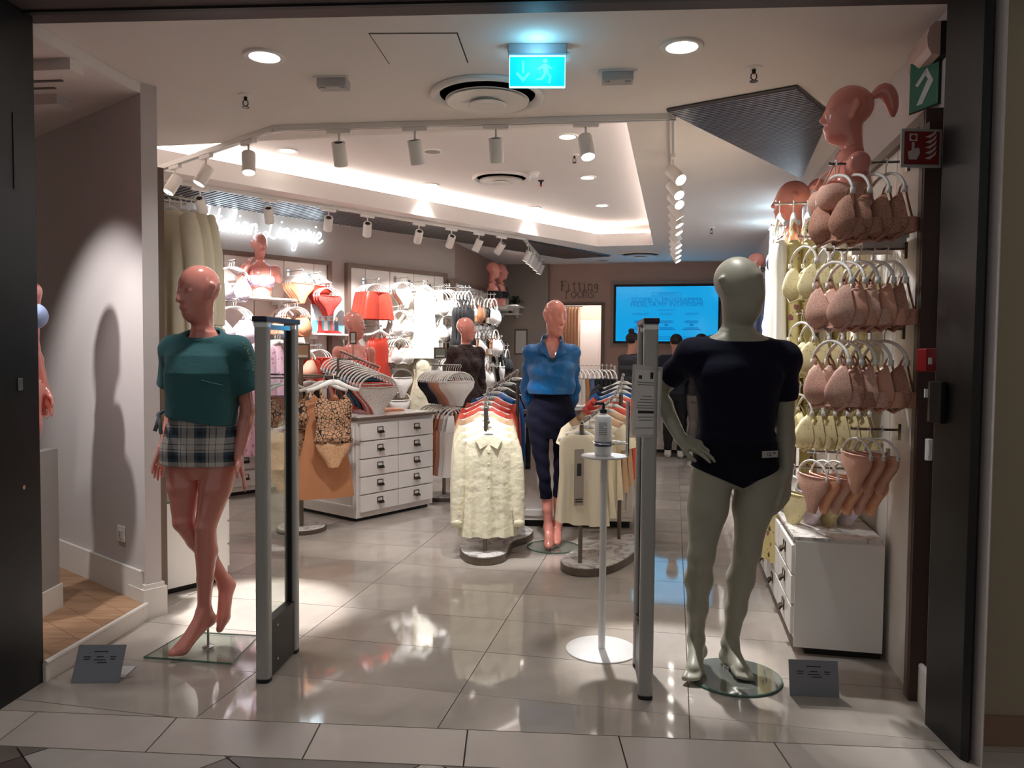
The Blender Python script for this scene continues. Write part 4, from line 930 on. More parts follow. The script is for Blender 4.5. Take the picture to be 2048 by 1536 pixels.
mb = thing('mirror_base', 'round mirrored glass floor plate under the male mannequin', 'mannequin base', (.985, 3.36, 0))
B().lathe([(.195, .002), (.198, .005), (.195, .010)], 48).ob('plate', M('mirror_glass', (168, 172, 164), .06, metal=.75, vary=(3, .02)), mb, auto=True)
B().tube([(.198 * math.cos(a), .198 * math.sin(a), .005) for a in [2 * PI * k / 48 for k in range(48)]], .0045, 6, closed=True).ob('edge', GEDGE, mb)
B().cyl((.0, .09, .01), (.0, .09, .12), .012, n=12).lathe([(.026, .01), (.026, .022), (.012, .03)], 14, (.0, .09, 0)).ob('ankle_pin', CHROME, mb, smooth=True, auto=True)
# ---------------------------------------------------------------- centre mannequin (blue satin shirt)
Rc = rotm(.50, .12, .05)
hP, hS = head((.022, -.01, 1.655), Rc, 1.05)
shL, shR = (-.148, .01, 1.40), (.142, .0, 1.40)
elL, wrL = (-.178, .12, 1.13), (-.13, .19, .92); elR, wrR = (.170, .12, 1.13), (.13, .19, .92)
Tc = torso_f(0, 0); brc = [ell((-.068, -.085, 1.275), (.06, .055, .06), .03), ell((.07, -.085, 1.275), (.06, .055, .06), .03)]
nc_ = [cap((.0, .02, 1.42), (.015, .01, 1.585), .050, .044, .03)]
ac = arm(shL, elL, wrL, .86) + arm(shR, elR, wrR, .86)
hc = hand(wrL, (.2, .1, -1), (1, 0, 0), .9, -1, .3) + hand(wrR, (-.2, .1, -1), (-1, 0, 0), .9, 1, .3)
kL, aL = (-.046, -.04, .50), (-.012, .01, .13); kR, aR = (.068, .05, .52), (.062, .08, .155)
lc = leg((-.082, -.01, .885), kL, aL, .56) + leg((.085, .01, .885), kR, aR, .56) + chain([(-.022, .0, .36), aL], [.040, .029], .02) + chain([(.064, .07, .36), aR], [.040, .029], .02)
fc = foot(aL, (.0, .03, .10), (-.012, -.085, .03), (-.016, -.125, .018), .86) + foot(aR, (.06, .10, .12), (.05, .0, .04), (.048, -.04, .022), .86)
man3 = thing('mannequin', 'pink female mannequin in blue satin shirt and navy trousers at the shop centre', 'mannequin', (.285, 5.62, .012))
part_of('body', vol_of([Tc] + brc + [cap(shL, shR, .046, .046, .04)] + nc_ + ac + hc + lc + fc + hP, .006, subs=hS).mesh('mannequin_body'), PINK, man3)
BLUES = M('blue_satin', (10, 96, 160), .40, spec=.5, sheen=.1, vary=(4, .06), bump=(11, .7))
sv = Vol(np.array([-.32, -.22, .80]), np.array([.32, .30, 1.54]), .006)
sv.many([Tc] + brc + [cap(shL, shR, .050, .050, .05)], .014); sv.many(ac, .011); sv.add(loft([(1.08, 0, -.01, .16, .12), (1.14, 0, -.012, .168, .13), (1.24, 0, -.01, .155, .13), (1.3, 0, 0, .15, .12)], .04))
sv.ripple(lambda x, y, z: .006 * np.sin(34 * x * (1.5 - z) * 2.2 + 4 * z) * np.clip((1.28 - z) * 5, .1, 1) + .004 * np.sin(50 * z + 16 * x))
sv.hollow(.014); sv.cut((0, 0, -1), -1.105, (-.165, -1, .5), (.165, .085, 2)); sv.cut((0, 0, -1), -.90)
q = sv.sl((-.08, -.3, 1.28), (.08, .05, 1.6)); x, y, z = sv.grid(q)
sv.F[q] = np.maximum(sv.F[q], np.minimum(.05 * (z - 1.335) / .14 + .004 - np.abs(x), np.minimum(.0 - y, z - 1.345)) * 1.0)
sv.cut((0, -.05, 1), 1.482)
part_of('shirt', sv.mesh('shirt'), BLUES, man3)
for sx in (-1, 1):
    pts = [(0.0 + sx * .035, .07, 1.50), (sx * .075, .03, 1.495), (sx * .085, -.03, 1.47), (sx * .105, -.10, 1.40), (sx * .055, -.118, 1.385), (sx * .03, -.11, 1.36)]
    b = B(); inn = [(sx * .03, .065, 1.535), (sx * .062, .02, 1.53), (sx * .066, -.035, 1.49), (sx * .055, -.075, 1.45), (sx * .035, -.098, 1.41), (sx * .024, -.105, 1.37)]
    b.add(pts + inn, [(i, i + 1, 7 + i, 6 + i) if sx > 0 else (i, 6 + i, 7 + i, i + 1) for i in range(5)]); o = b.ob('collar', BLUES, man3, smooth=True); md = o.modifiers.new('t', 'SOLIDIFY'); md.thickness = .005
for k in range(4): B().lathe([(.007, 0), (.007, .003), (.004, .004)], 10, (.004, -.128 - .004 * (k % 2), 1.30 - .045 * k), Matrix.Rotation(PI / 2, 3, 'X')).ob('button', BLUES, man3)
b = B(); b.extr([(-.03, -.118, 1.345), (.03, -.118, 1.345), (.03, -.104, 1.372), (0, -.108, 1.362), (-.03, -.104, 1.372)], (0, .01, 0)); b.ob('lace_trim', lace('teal_lace', (30, 90, 120), (12, 40, 60), 120), man3)
tr = Vol(np.array([-.24, -.2, .30]), np.array([.24, .25, 1.16]), .006); tr.many([Tc], .016)
tr.many(chain([(-.084, -.01, .90), (-.078, -.03, .71), kL, (-.026, .0, .30)], [.094, .061, .043, .045], .006)); tr.many(chain([(.085, .01, .90), (.082, .03, .71), kR, (.066, .07, .30)], [.094, .062, .044, .044], .006))
tr.ripple(lambda x, y, z: .0025 * np.sin(60 * z + 30 * x)); tr.cut((0, 0, 1), 1.125); tr.cut((0, 0, -1), -.345)
part_of('trousers', tr.mesh('trousers'), M('navy_suiting', (17, 17, 36), .8, spec=.15, sheen=.03, vary=(6, .05)), man3)
cb = thing('glass_base', 'round clear glass floor plate under the mannequin in the blue shirt', 'mannequin base', (.31, 5.61, 0))
B().lathe([(.185, .002), (.188, .006), (.185, .010)], 40).ob('plate', GLASS, cb, auto=True); B().tube([(.188 * math.cos(a), .188 * math.sin(a), .006) for a in [2 * PI * k / 40 for k in range(40)]], .004, 6, closed=True).ob('edge', GEDGE, cb)
# ---------------------------------------------------------------- plain standing female (three in the background) and busts
hP, hS = head((0, -.01, 1.655), rotm(.75, 0, 0), 1.05)
sh0, sh1 = (-.155, 0, 1.405), (.155, 0, 1.405)
stand = [torso_f(), ell((-.07, -.085, 1.275), (.062, .058, .06), .03), ell((.07, -.085, 1.275), (.062, .058, .06), .03), cap(sh0, sh1, .046, .046, .04), cap((0, .02, 1.42), (0, .01, 1.58), .05, .044, .03)]
arms0 = arm(sh0, (-.20, .04, 1.12), (-.19, -.04, .90), .86) + arm(sh1, (.20, .04, 1.12), (.19, -.04, .90), .86)
hands0 = hand((-.19, -.04, .90), (0, -.1, -1), (1, 0, 0), .9, -1) + hand((.19, -.04, .90), (0, -.1, -1), (-1, 0, 0), .9, 1)
legs0 = leg((-.085, 0, .885), (-.07, -.02, .5), (-.06, .02, .12), .97) + leg((.085, 0, .885), (.07, -.02, .5), (.06, .02, .12), .97)
feet0 = foot((-.06, .02, .12), (-.06, .05, .08), (-.065, -.09, .03), (-.067, -.13, .02), .86) + foot((.06, .02, .12), (.06, .05, .08), (.065, -.09, .03), (.067, -.13, .02), .86)
STAND = vol_of(stand + arms0 + hands0 + legs0 + feet0 + hP, .0075, subs=hS).mesh('standing_mannequin')
def coverup(prims, inf, cuts, th=None, res=.007, fn=None, extra=()):
    v = vol_of(prims, res, .05); v = Vol(v.lo, v.lo + v.res * v.n, res); v.many(prims, inf); v.many(extra)
    if fn: v.ripple(fn)
    if th: v.hollow(th)
    for c in cuts: v.cut(*c)
    return v.mesh('garment')
BRA0 = coverup(stand[1:3] + [stand[0]], .006, [((0, 0, 1), 1.335), ((0, 0, -1), -1.215), ((0, 1, 0), .3)])
BRF0 = coverup([stand[0], legs0[0], legs0[5]], .006, [((0, 0, 1), 1.0), ((.8, 0, -1), -.84, (0, -1, 0), (1, 1, 2)), ((-.8, 0, -1), -.84, (-1, -1, 0), (0, 1, 2))])
def standing(loc, rz, label, outfit):
    t = thing('mannequin', label, 'mannequin', loc, rz); part_of('body', STAND, PINK, t)
    for n_, m_, c_ in outfit: part_of(n_, m_, c_, t)
    return t
def straps(mat, parent, zt=1.44):
    for sx in (-1, 1): B().tube([(sx * .085, -.125, 1.32), (sx * .095, -.09, 1.40), (sx * .095, .0, zt + .015), (sx * .085, .075, 1.36)], .0045, 6).ob('strap', mat, parent, smooth=True)
CORAL = M('coral_satin', (205, 62, 50), .4, sheen=.1, vary=(5, .05), bump=(14, .2))
LILAC = M('lilac_satin', (186, 166, 190), .5, vary=(5, .04), bump=(20, .1))
pR = aty(708, 700, 7.25); t = standing((pR.x, pR.y, .0), .55, 'pink mannequin in coral bra and briefs behind the white drawer island', [('bra', BRA0, CORAL), ('briefs', BRF0, CORAL)]); straps(CORAL, t)
pL = aty(932, 700, 8.3)
BLK_LACE = lace('black_lace', (22, 18, 20), (70, 52, 50), 45)
dressv = coverup([stand[0], stand[1], stand[2], stand[3]] + arms0 + legs0[:2] + legs0[5:7], .012, [((0, 0, 1), 1.49), ((0, 0, -1), -.60), ((0, 0, -1), -.93, (-1, -1, 0), (-.155, 1, 2)), ((0, 0, -1), -.93, (.155, -1, 0), (1, 1, 2))], None, .008, lambda x, y, z: .004 * np.sin(60 * x + 40 * z))
standing((pL.x, pL.y, 0), .45, 'pink mannequin in a long-sleeved black lace dress by the rear left wall', [('dress', dressv, BLK_LACE)])
t = standing((-2.47, 3.82, .93), 1.4, 'pink mannequin in pale blue bra half hidden in the left show window', [('bra', BRA0, M('pale_blue', (150, 165, 205), .5, vary=(5, .04)))])
t.location = (-2.475, 3.83, .30)
# busts
hPb, hSb = head((0, -.01, 1.655), rotm(.0, -.06, 0), 1.05)
BUST = coverup(stand + hPb, 0, [((0, 0, -1), -1.10)] + [((s * .95, 0, -.3), .17 * .95 - .3 * 1.36) for s in (-1, 1)], None, .006)
BCUP = coverup(stand[1:3] + [stand[0]], .007, [((0, 0, 1), 1.325), ((0, 0, -1), -1.215), ((0, 1, 0), .06)], None, .006)
_pp = [(0, .085, 1.72), (0, .125, 1.748), (0, .162, 1.738), (0, .182, 1.70), (0, .182, 1.645), (0, .166, 1.61)]; _pc = [Vector((0, .085 + .1 * math.sin(t * 1.25), 1.718 + .034 * math.sin(t * 2.6) - .11 * max(0, t - .45) ** 1.4)) for t in [k / 13 * 1.25 for k in range(14)]]
PONY = B().tube(_pc, [.014, .016, .020, .026, .031, .034, .036, .036, .035, .033, .030, .026, .019, .008], 14).me('ponytail', True)
def bust(loc, rz, label, mat, pony=True, cup=True):
    t = thing('bust_mannequin', label, 'mannequin bust', loc, rz); part_of('body', BUST, PINK, t)
    if pony: part_of('ponytail', PONY, PINK, t)
    if cup: part_of('bra', BCUP, mat, t); straps(mat, t)
    return t
# ---------------------------------------------------------------- three people at the counter
def person(loc, rz, label, P, res=.009):
    t = thing('person', label, 'person', loc, rz); part_of('body', P['body'], P['skin'], t)
    for n_, m_, c_ in P['wear']: part_of(n_, m_, c_, t)
    return t
SKIN = M('skin', (196, 140, 118), .55, vary=(4, .04)); HAIR = M('dark_hair', (28, 22, 20), .5, vary=(20, .2)); 
def human(yaw, dress_arm, headt=.15, arms_fwd=.15):
    hP, hS = head((0, -.04, 1.55), rotm(yaw, headt, 0), .98)
    a0, a1 = (-.165, .0, 1.32), (.165, .0, 1.32)
    sk = [loft([(z * .94, 0, 0, a, b) for z, a, b in [(.84, .13, .095), (.92, .165, .115), (1.0, .155, .11), (1.1, .14, .1), (1.28, .155, .11), (1.38, .14, .09), (1.45, .07, .06)]]), cap(a0, a1, .05, .05, .04), cap((0, .02, 1.33), (0, -.02, 1.48), .055, .05, .03)]
    ar = arm(a0, (-.22, -.02, 1.06), (-.19, -arms_fwd, .87), .92) + arm(a1, (.22, -.02, 1.06), (.19, -arms_fwd, .87), .92)
    hd = hand((-.19, -arms_fwd, .87), (0, -.3, -1), (1, 0, 0), .92, -1, .4) + hand((.19, -arms_fwd, .87), (0, -.3, -1), (-1, 0, 0), .92, 1, .4)
    lg = leg((-.085, 0, .83), (-.085, -.02, .46), (-.085, .02, .09), .98) + leg((.085, 0, .83), (.085, -.02, .46), (.085, .02, .09), .98)
    ft = foot((-.085, .02, .09), (-.085, .05, .04), (-.09, -.10, .03), (-.092, -.15, .025), .9) + foot((.085, .02, .09), (.085, .05, .04), (.09, -.10, .03), (.092, -.15, .025), .9)
    body = vol_of(sk + ar + hd + lg + ft + hP, .009, subs=hS).mesh('person_body')
    jk = coverup(sk[:2] + ar, .024, [((0, 0, 1), 1.42), ((0, 0, -1), -.86)] , None, .011, lambda x, y, z: .004 * np.sin(50 * z))
    vs = coverup(sk[:2], .028, [((0, 0, 1), 1.42), ((0, 0, -1), -.80)], None, .011, lambda x, y, z: .005 * np.abs(np.sin(42 * z)))
    tr = coverup([sk[0]] + lg, .016, [((0, 0, 1), .95), ((0, 0, -1), -.10)], None, .011, lambda x, y, z: .003 * np.sin(40 * z))
    sh = coverup(ft, .012, [((0, 0, 1), .10)], None, .01)
    c = A3((0, -.04, 1.55)); R = rotm(yaw, headt, 0)
    hr = Vol(np.array([-.2, -.25, 1.35]), np.array([.2, .25, 1.85]), .009); hr.add(ell(c + R @ A3((0, .022, .04)), (.084, .096, .085), .02, R))
    n_ = R @ A3((0, -1, -.35)); hr.cut(n_, n_.dot(c + R @ A3((0, -.045, .03))))
    return dict(body=body, jk=jk, vs=vs, tr=tr, sh=sh, hair=hr, c=c, R=R)
H1 = human(0.0, 0)
bun = vol_of([ell(H1['c'] + H1['R'] @ A3((0, .06, .135)), (.04, .04, .035), .02), cap(H1['c'] + H1['R'] @ A3((0, .045, .10)), H1['c'] + H1['R'] @ A3((0, .06, .13)), .03, .025, .02)], .009).mesh('bun')
HM = H1['hair'].mesh('hair')
VESTM = M('black_quilted', (28, 28, 32), .6, vary=(6, .05)); SLV = M('charcoal_knit', (64, 64, 72), .8, vary=(6, .05)); BLKT = M('black_denim', (24, 24, 28), .75, vary=(6, .05)); GRYT = M('grey_denim', (120, 114, 112), .8, vary=(6, .05)); WSH = M('white_sneaker', (226, 222, 216), .5, vary=(6, .03)); LEATH = M('black_leather', (26, 22, 24), .4, vary=(6, .05))
p1 = aty(1262, 700, 10.0); p2 = aty(1352, 700, 10.55); p3 = aty(1400, 700, 10.35)
q = thing('person', 'person with a hair bun in a black quilted vest facing the screen counter', 'person', (p1.x, p1.y, 0), 2.0)
for n_, m_, c_ in (('body', H1['body'], SKIN), ('hair', HM, HAIR), ('hair_bun', bun, HAIR), ('sleeves', H1['jk'], SLV), ('vest', H1['vs'], VESTM), ('trousers', H1['tr'], BLKT), ('shoes', H1['sh'], WSH)): part_of(n_, m_, c_, q)
q = thing('person', 'person in dark jacket, black trousers and white-soled trainers at the rear counter', 'person', (p2.x, p2.y, 0), 2.9)
for n_, m_, c_ in (('body', H1['body'], SKIN), ('hair', HM, HAIR), ('jacket', H1['jk'], M('navy_coat', (26, 28, 44), .7, vary=(6, .05))), ('trousers', H1['tr'], BLKT), ('shoes', H1['sh'], WSH)): part_of(n_, m_, c_, q)
q = thing('person', 'person in black leather jacket, grey trousers and white trainers behind the male mannequin', 'person', (p3.x, p3.y, 0), 2.2)
for n_, m_, c_ in (('body', H1['body'], SKIN), ('hair', HM, HAIR), ('jacket', H1['jk'], LEATH), ('trousers', H1['tr'], GRYT), ('shoes', H1['sh'], WSH)): part_of(n_, m_, c_, q)
hb = thing('handbag', 'brown handbag carried beside the grey trousers at the rear counter', 'bag', (p3.x + .22, p3.y - .12, .78), .4)
sbox('bag_body', (0, 0, 0), (.26, .1, .2), M('brown_leather', (88, 58, 38), .5, vary=(6, .08)), hb, bevel=.02)
B().tube([(-.09, 0, .1), (-.07, 0, .24), (0, 0, .29), (.07, 0, .24), (.09, 0, .1)], .008, 6).ob('strap', M('brown_leather', ()), hb, smooth=True)
# ================================================================== FURNITURE
def catmull(pts, n=6, closed=True):
    pts = [Vector(p) for p in pts]; m = len(pts); out = []
    for i in range(m if closed else m - 1):
        p0, p1, p2, p3 = (pts[(i - 1) % m], pts[i], pts[(i + 1) % m], pts[(i + 2) % m]) if closed else (pts[max(i - 1, 0)], pts[i], pts[i + 1], pts[min(i + 2, m - 1)])
        for k in range(n):
            t = k / n; out.append(.5 * ((2 * p1) + (p2 - p0) * t + (2 * p0 - 5 * p1 + 4 * p2 - p3) * t * t + (3 * p1 - p0 - 3 * p2 + p3) * t ** 3))
    if not closed: out.append(pts[-1])
    return out
HND = M('bronze_pull', (92, 78, 62), .35, metal=.85, vary=(30, .1))
hb1 = B(); hb1.box((0, -.003, 0), (.062, .006, .006)); 
hb1.box((-.029, -.003, .012), (.005, .006, .05)).box((.029, -.003, .012), (.005, .006, .05)).box((0, -.003, .036), (.062, .006, .005))
for k in range(6):
    a0, a1 = k * PI / 12, (k + 1) * PI / 12
    hb1.box((0, -.004 - .018 * math.sin((a0 + a1) / 2), -.012 + .016 * math.cos((a0 + a1) / 2)), (.056, .010, .008))
HANDLE = hb1.me('handle'); CARDLET = B().box((0, -.003, .02), (.05, .002, .026)).me('label_card')
def drawer_unit(root, w, d, z0, z1, rows, cols, gap=.012, mat=WHITE, split=False):
    """local: front face on y=0, x from 0 to w, body to y=d"""
    sbox('body', (w / 2, d / 2 + .012, (z0 + z1) / 2), (w, d - .02, z1 - z0), mat, root, bevel=.002)
    sbox('kick', (w / 2, d / 2 + .03, z0 / 2), (w - .05, d - .06, z0), BLACK, root)
    cw = (w - .04) / cols; rh = (z1 - z0 - .07) / rows
    for c in range(cols):
        for r in range(rows):
            x = .02 + cw * (c + .5); z = z0 + .045 + rh * (r + .5)
            dr_ = sbox('drawer', (x, .004, z), (cw - gap, .022, rh - gap), mat, root, bevel=.003)
            h = link('handle', HANDLE, dr_); setmat(h, HND); h.location = (x, -.007, z + .0)
            k = link('label_card', CARDLET, dr_); setmat(k, PAPER); k.location = (x, -.006, z)
# right dressers
def rdresser(v0, n, label):
    p = uv(URW - .397, v0 + .47 * n); t = thing('drawer_unit', label, 'drawer unit', (p.x, p.y, 0), rz_front(-CU))
    drawer_unit(t, .47 * n, .395, .035, .545, 3, n)
    sbox('marble_top', (.47 * n / 2, .197, .553), (.47 * n + .004, .40, .016), MARBLE, t)
    sbox('side_panel', (.47 * n + .004, .2, .29), (.01, .39, .50), WHITE, t)
rdresser(3.83, 4, 'low white drawer unit with marble top behind the male mannequin')
rdresser(6.9, 4, 'low white drawer unit far along the right wall, seen past the mannequin legs')
# island dresser
IA, IB = Vector((.617, .787, 0)), Vector((-.807, .590, 0)); IA.normalize(); IB = Vector((-IA.y, IA.x, 0)); IC = Vector((-1.255, 6.354, 0))
isl = thing('drawer_island', 'tall white drawer island with bronze pulls and brown-edged top', 'drawer island', IC, math.atan2(IA.y, IA.x))
WI, DI = .897, .772
drawer_unit(isl, WI, DI, .03, .84, 5, 2, .01)
sbox('top', (WI / 2, DI / 2, .856), (WI + .03, DI + .03, .022), BROWN, isl, bevel=.003); sbox('marble_top', (WI / 2, DI / 2, .8695), (WI + .01, DI + .01, .006), MARBLE, isl)
B().box((-.004, DI / 2, .12), (.02, DI - .1, .018)).box((-.004, DI / 2, .78), (.02, DI - .1, .018)).box((-.004, .06, .45), (.02, .018, .66)).box((-.004, DI - .06, .45), (.02, .018, .66)).ob('side_moulding', WHITE, isl, bevel=.002)
def isl_at(x, y, z): return IC + IA * x + IB * y + Vector((0, 0, z))
# folded garments on the island
def folded(p, rz, mat, label, s=(.26, .18, .02), n=2, name='folded_garment', cat='folded garment'):
    t = thing(name, label, cat, p, rz)
    for k in range(n):
        b = B(); nx, ny = 9, 7; v = []
        for i in range(nx):
            for j in range(ny):
                x = (i / (nx - 1) - .5) * s[0] * (1 - .06 * k); y = (j / (ny - 1) - .5) * s[1] * (1 - .06 * k); e = min(i, nx - 1 - i, j, ny - 1 - j)
                v.append((x + .006 * math.sin(j * 2 + k), y + .006 * math.cos(i * 1.7), (s[2] * (.25 if e == 0 else 1) + .004 * math.sin(i * 1.3 + j * 1.9 + k)) + k * s[2]))
        b.add(v, [(i * ny + j, (i + 1) * ny + j, (i + 1) * ny + j + 1, i * ny + j + 1) for i in range(nx - 1) for j in range(ny - 1)])
        o = b.ob('fold', mat, t, smooth=True); md = o.modifiers.new('t', 'SOLIDIFY'); md.thickness = s[2] * .8; md.offset = -1
    return t
PEACH = M('peach_satin', (232, 168, 130), .5, sheen=.1, vary=(5, .05), bump=(20, .15))
folded(isl_at(.60, .30, .8735), .8, PEACH, 'peach garment lying folded on the drawer island', (.28, .16, .012))
# central white cabinet
tb = thing('display_cabinet', 'white panelled cabinet behind the blue shirt mannequin', 'cabinet', (.06, 6.245, 0), -.04)
sbox('body', (.46, .3, .49), (.92, .58, .86), WHITE, tb); sbox('kick', (.46, .32, .03), (.88, .52, .06), BLACK, tb)
B().box((.46, .004, .12), (.90, .02, .05)).box((.46, .004, .86), (.90, .02, .05)).box((.03, .004, .49), (.05, .02, .7)).box((.89, .004, .49), (.05, .02, .7)).ob('moulding', WHITE, tb, bevel=.003)
sbox('top', (.46, .3, .935), (.96, .62, .03), M('grey_edge', (150, 144, 140), .5, vary=(5, .03)), tb); sbox('marble_top', (.46, .3, .953), (.94, .60, .006), MARBLE, tb)
WCLOTH = M('white_cotton', (234, 230, 226), .8, sheen=.1, vary=(5, .02), bump=(20, .1))
tbp = lambda x, y: Vector((.06, 6.245, .957)) + Vector((x, y - .04 * x, 0))
for k, (x, y, r) in enumerate([(.42, .15, .2), (.62, .22, -.3), (.78, .14, .5)]): folded(tbp(x, y), r, WCLOTH, ['leftmost', 'middle', 'rightmost'][k] + ' white folded top on the white panelled cabinet', (.2, .15, .014))
# left wall drawers
def lt(px, py, off): p = onleft(px, py, off); return (p - LP).dot(LW), p.z
t0 = lt(455, 980, .2)[0]; t1 = lt(640, 960, .2)[0]
p = LP + LW * t0 + LN * .20; t = thing('drawer_unit', 'low white drawer unit along the left wall behind the teal top mannequin', 'drawer unit', (p.x, p.y, 0), math.atan2(LW.y, LW.x))
drawer_unit(t, t1 - t0, .2, .04, .60, 3, 3); sbox('top', ((t1 - t0) / 2, .1, .612), (t1 - t0 + .02, .22, .02), WHITE, t)
# partition display with its low unit
u0 = e_(.23, TH)
pdu = thing('wall_display', 'brown framed display wall beside the show window pillar', 'display panel', (0, 0, 0))
B().prism([tuple(e_(.23, TH + .001)[:2]), tuple(e_(.23, TH + .15)[:2]), tuple(e_(.26, TH + .15)[:2]), tuple(e_(.26, TH + .001)[:2])], 0, 2.42).ob('frame', BROWN, pdu)
B().prism([tuple(e_(.26, TH + .001)[:2]), tuple(e_(.26, TH + .13)[:2]), tuple(e_(2.2, TH + .13)[:2]), tuple(e_(2.2, TH + .001)[:2])], 0, 2.40).ob('back_panel', M('panel_white', (226, 220, 214), .5, vary=(3, .01)), pdu)
p = e_(.28, TH + .155 + .42); t = thing('drawer_unit', 'plain white end of a low unit behind the teal top mannequin legs', 'drawer unit', (p.x, p.y, 0), rz_front(en) + 0)
t.rotation_euler = (0, 0, rz_front(en)); 
tw = 1.3; loc = e_(.28, TH + .155 + .42)
xd = Vector((math.cos(rz_front(en)), math.sin(rz_front(en)), 0))
t.location = loc if xd.dot(ed) > 0 else e_(.28 + tw, TH + .155 + .42)
drawer_unit(t, tw, .415, .035, .53, 3, 3)
sbox('glass_top', (tw / 2, .208, .536), (tw + .004, .42, .01), M('glass_edge', ()), t)
# ---------------------------------------------------------------- framed display walls
PNL = M('panel_white', ())
def display(origin, dirv, nrm, x0, x1, z1, joints, label, dep=.065, z0=0.0, depth_name=None):
    t = thing('wall_display', label, 'display panel', origin + dirv * x0, rz_front(nrm))
    sg = 1 if Vector((math.cos(t.rotation_euler.z), math.sin(t.rotation_euler.z), 0)).dot(dirv) > 0 else -1
    w = x1 - x0; X = lambda x: sg * x
    for x in (.022, w - .022): sbox('frame', (X(x), -dep / 2, (z1 + z0) / 2), (.045, dep, z1 - z0), BROWN, t)
    sbox('frame', (X(w / 2), -dep / 2, z1 - .022), (w - .09, dep, .045), BROWN, t)
    js = [x0 + .045] + joints + [x1 - .045]
    for a, b_ in zip(js[:-1], js[1:]): sbox('panel', (X((a + b_) / 2 - x0), -dep * .3, (z0 + z1 - .045) / 2), (b_ - a - .008, dep * .6, z1 - z0 - .045), PNL, t)
    sbox('back_board', (X(w / 2), -.005, (z0 + z1) / 2), (w - .06, .01, z1 - z0 - .02), M('joint_grey', (96, 88, 84), .8, vary=(5, .03)), t)
    return t
OFFP = .04
zt1 = lt(663, 522, .065)[1]; zt2 = lt(795, 536, .065)[1]; ZD = 2.40
display(LP, LW, LN, lt(300, 480, .065)[0], lt(664, 522, .065)[0], zt1, [lt(x, 520, .04)[0] for x in (388, 448, 508, 568, 628)], 'brown framed white display wall under the neon sign')
display(LP, LW, LN, lt(696, 525, .065)[0], lt(896, 547, .065)[0], zt2, [lt(x, 535, .04)[0] for x in (731, 780, 828, 870)], 'brown framed white display wall with red garments and bright white underwear')
w3 = lambda px, py, off=.065: onw3(px, py, off).dot(CV)
zt3 = onw3(940, 567, .065).z
display(CU * U3, CV, CU, w3(910, 556), w3(995, 590), zt3, [w3(940, 567), w3(965, 575)], 'brown framed white display wall in the rear left corner')
display(CU * 1.03, CV, -CU, 3.44, 6.75, 2.40, [3.44 + .47 * k for k in range(1, 7)], 'brown framed white display wall on the right with nude and yellow lingerie')
display(CU * 1.03, CV, -CU, 6.9, 11.2, 2.40, [6.9 + .54 * k for k in range(1, 8)], 'farther white display wall on the right with navy nightwear')
sbox('trim_right_end', uv(.998, 3.425, 1.2), (.062, .02, 2.40), DKBROWN, None, rz=RZS)['kind'] = 'structure'
# ---------------------------------------------------------------- neon signs
LET = {
 'I': (1.5, [[(.0, 1.75), (.25, 2.1), (.8, 2.05), (1.35, 2.3), (1.6, 2.2)], [(.95, 2.1), (.8, 1.2), (.55, .25), (.2, -.05), (-.1, .15)]]),
 't': (.75, [[(.5, 1.9), (.35, .9), (.3, .2), (.5, 0), (.8, .25)], [(.0, 1.15), (.75, 1.25)]]),
 'a': (1.05, [[(.75, .9), (.4, 1.0), (.08, .5), (.25, .02), (.6, .25), (.8, .95)], [(.8, .95), (.75, .3), (.9, 0), (1.1, .25)]]),
 'l': (.6, [[(.0, .2), (.4, 1.2), (.5, 1.95), (.3, 2.1), (.18, 1.4), (.2, .3), (.4, 0), (.65, .25)]]),
 'i': (.5, [[(.0, .25), (.25, .95), (.2, .3), (.35, 0), (.55, .25)], [(.33, 1.42), (.38, 1.52)]]),
 'n': (1.15, [[(.0, .25), (.2, .95), (.15, .0)], [(.18, .5), (.5, .95), (.75, .85), (.75, .25), (.9, 0), (1.2, .25)]]),
 ' ': (.6, []),
 'L': (1.6, [[(.0, 1.9), (.35, 1.7), (.75, 1.95), (1.1, 2.3), (.95, 2.5), (.75, 2.2), (.7, 1.2), (.55, .3), (.2, -.05), (-.1, .2), (.15, .4), (.6, .1), (1.1, -.1), (1.5, .1)]]),
 'g': (1.0, [[(.75, .9), (.4, 1.0), (.08, .5), (.25, .05), (.6, .25), (.8, .95)], [(.8, .95), (.75, -.2), (.55, -.9), (.25, -.9), (.35, -.35), (1.0, .25)]]),
 'e': (.85, [[(.0, .3), (.45, .5), (.6, .85), (.35, 1.0), (.1, .6), (.2, .1), (.5, 0), (.9, .3)]]),
 'r': (.8, [[(.0, .3), (.25, 1.1), (.35, .9), (.6, .9), (.55, .3), (.65, 0), (.85, .25)]]),
}
def neon(p0, dirv, nrm, width, label, txt='Italian Lingerie'):
    tot = sum(LET[c][0] for c in txt); s = width / tot
    t = thing('neon_sign', label, 'neon sign', p0, rz_front(nrm)); x = 0
    for c in txt:
        adv, strokes = LET[c]
        b = B()
        for st_ in strokes:
            pts = catmull([((x + a + .12 * z) * s, -.03, z * s * 1.2) for a, z in st_], 5, False); b.tube(pts, .0085, 6)
        if strokes: b.ob('letter', NEON, t, smooth=True)
        x += adv
    b = B()
    for k in range(12): b.cyl((width * (k + .5) / 12, -.02, .05), (width * (k + .5) / 12, 0, .05), .004, n=6)
    b.ob('standoff', SPOTW, t)
nb0, nb1 = onleft(395, 447, .03), onleft(644, 488, .03)
neon(Vector((nb0.x, nb0.y, nb1.z + .0)), LW, LN, (nb1 - nb0).length * .985, 'white glowing script sign reading Italian Lingerie on the left wall')
q0 = uv(URW + .062, 9.0, 2.46); neon(q0, -CV, -CU, 2.1, 'white glowing script sign seen edge-on high on the right wall')
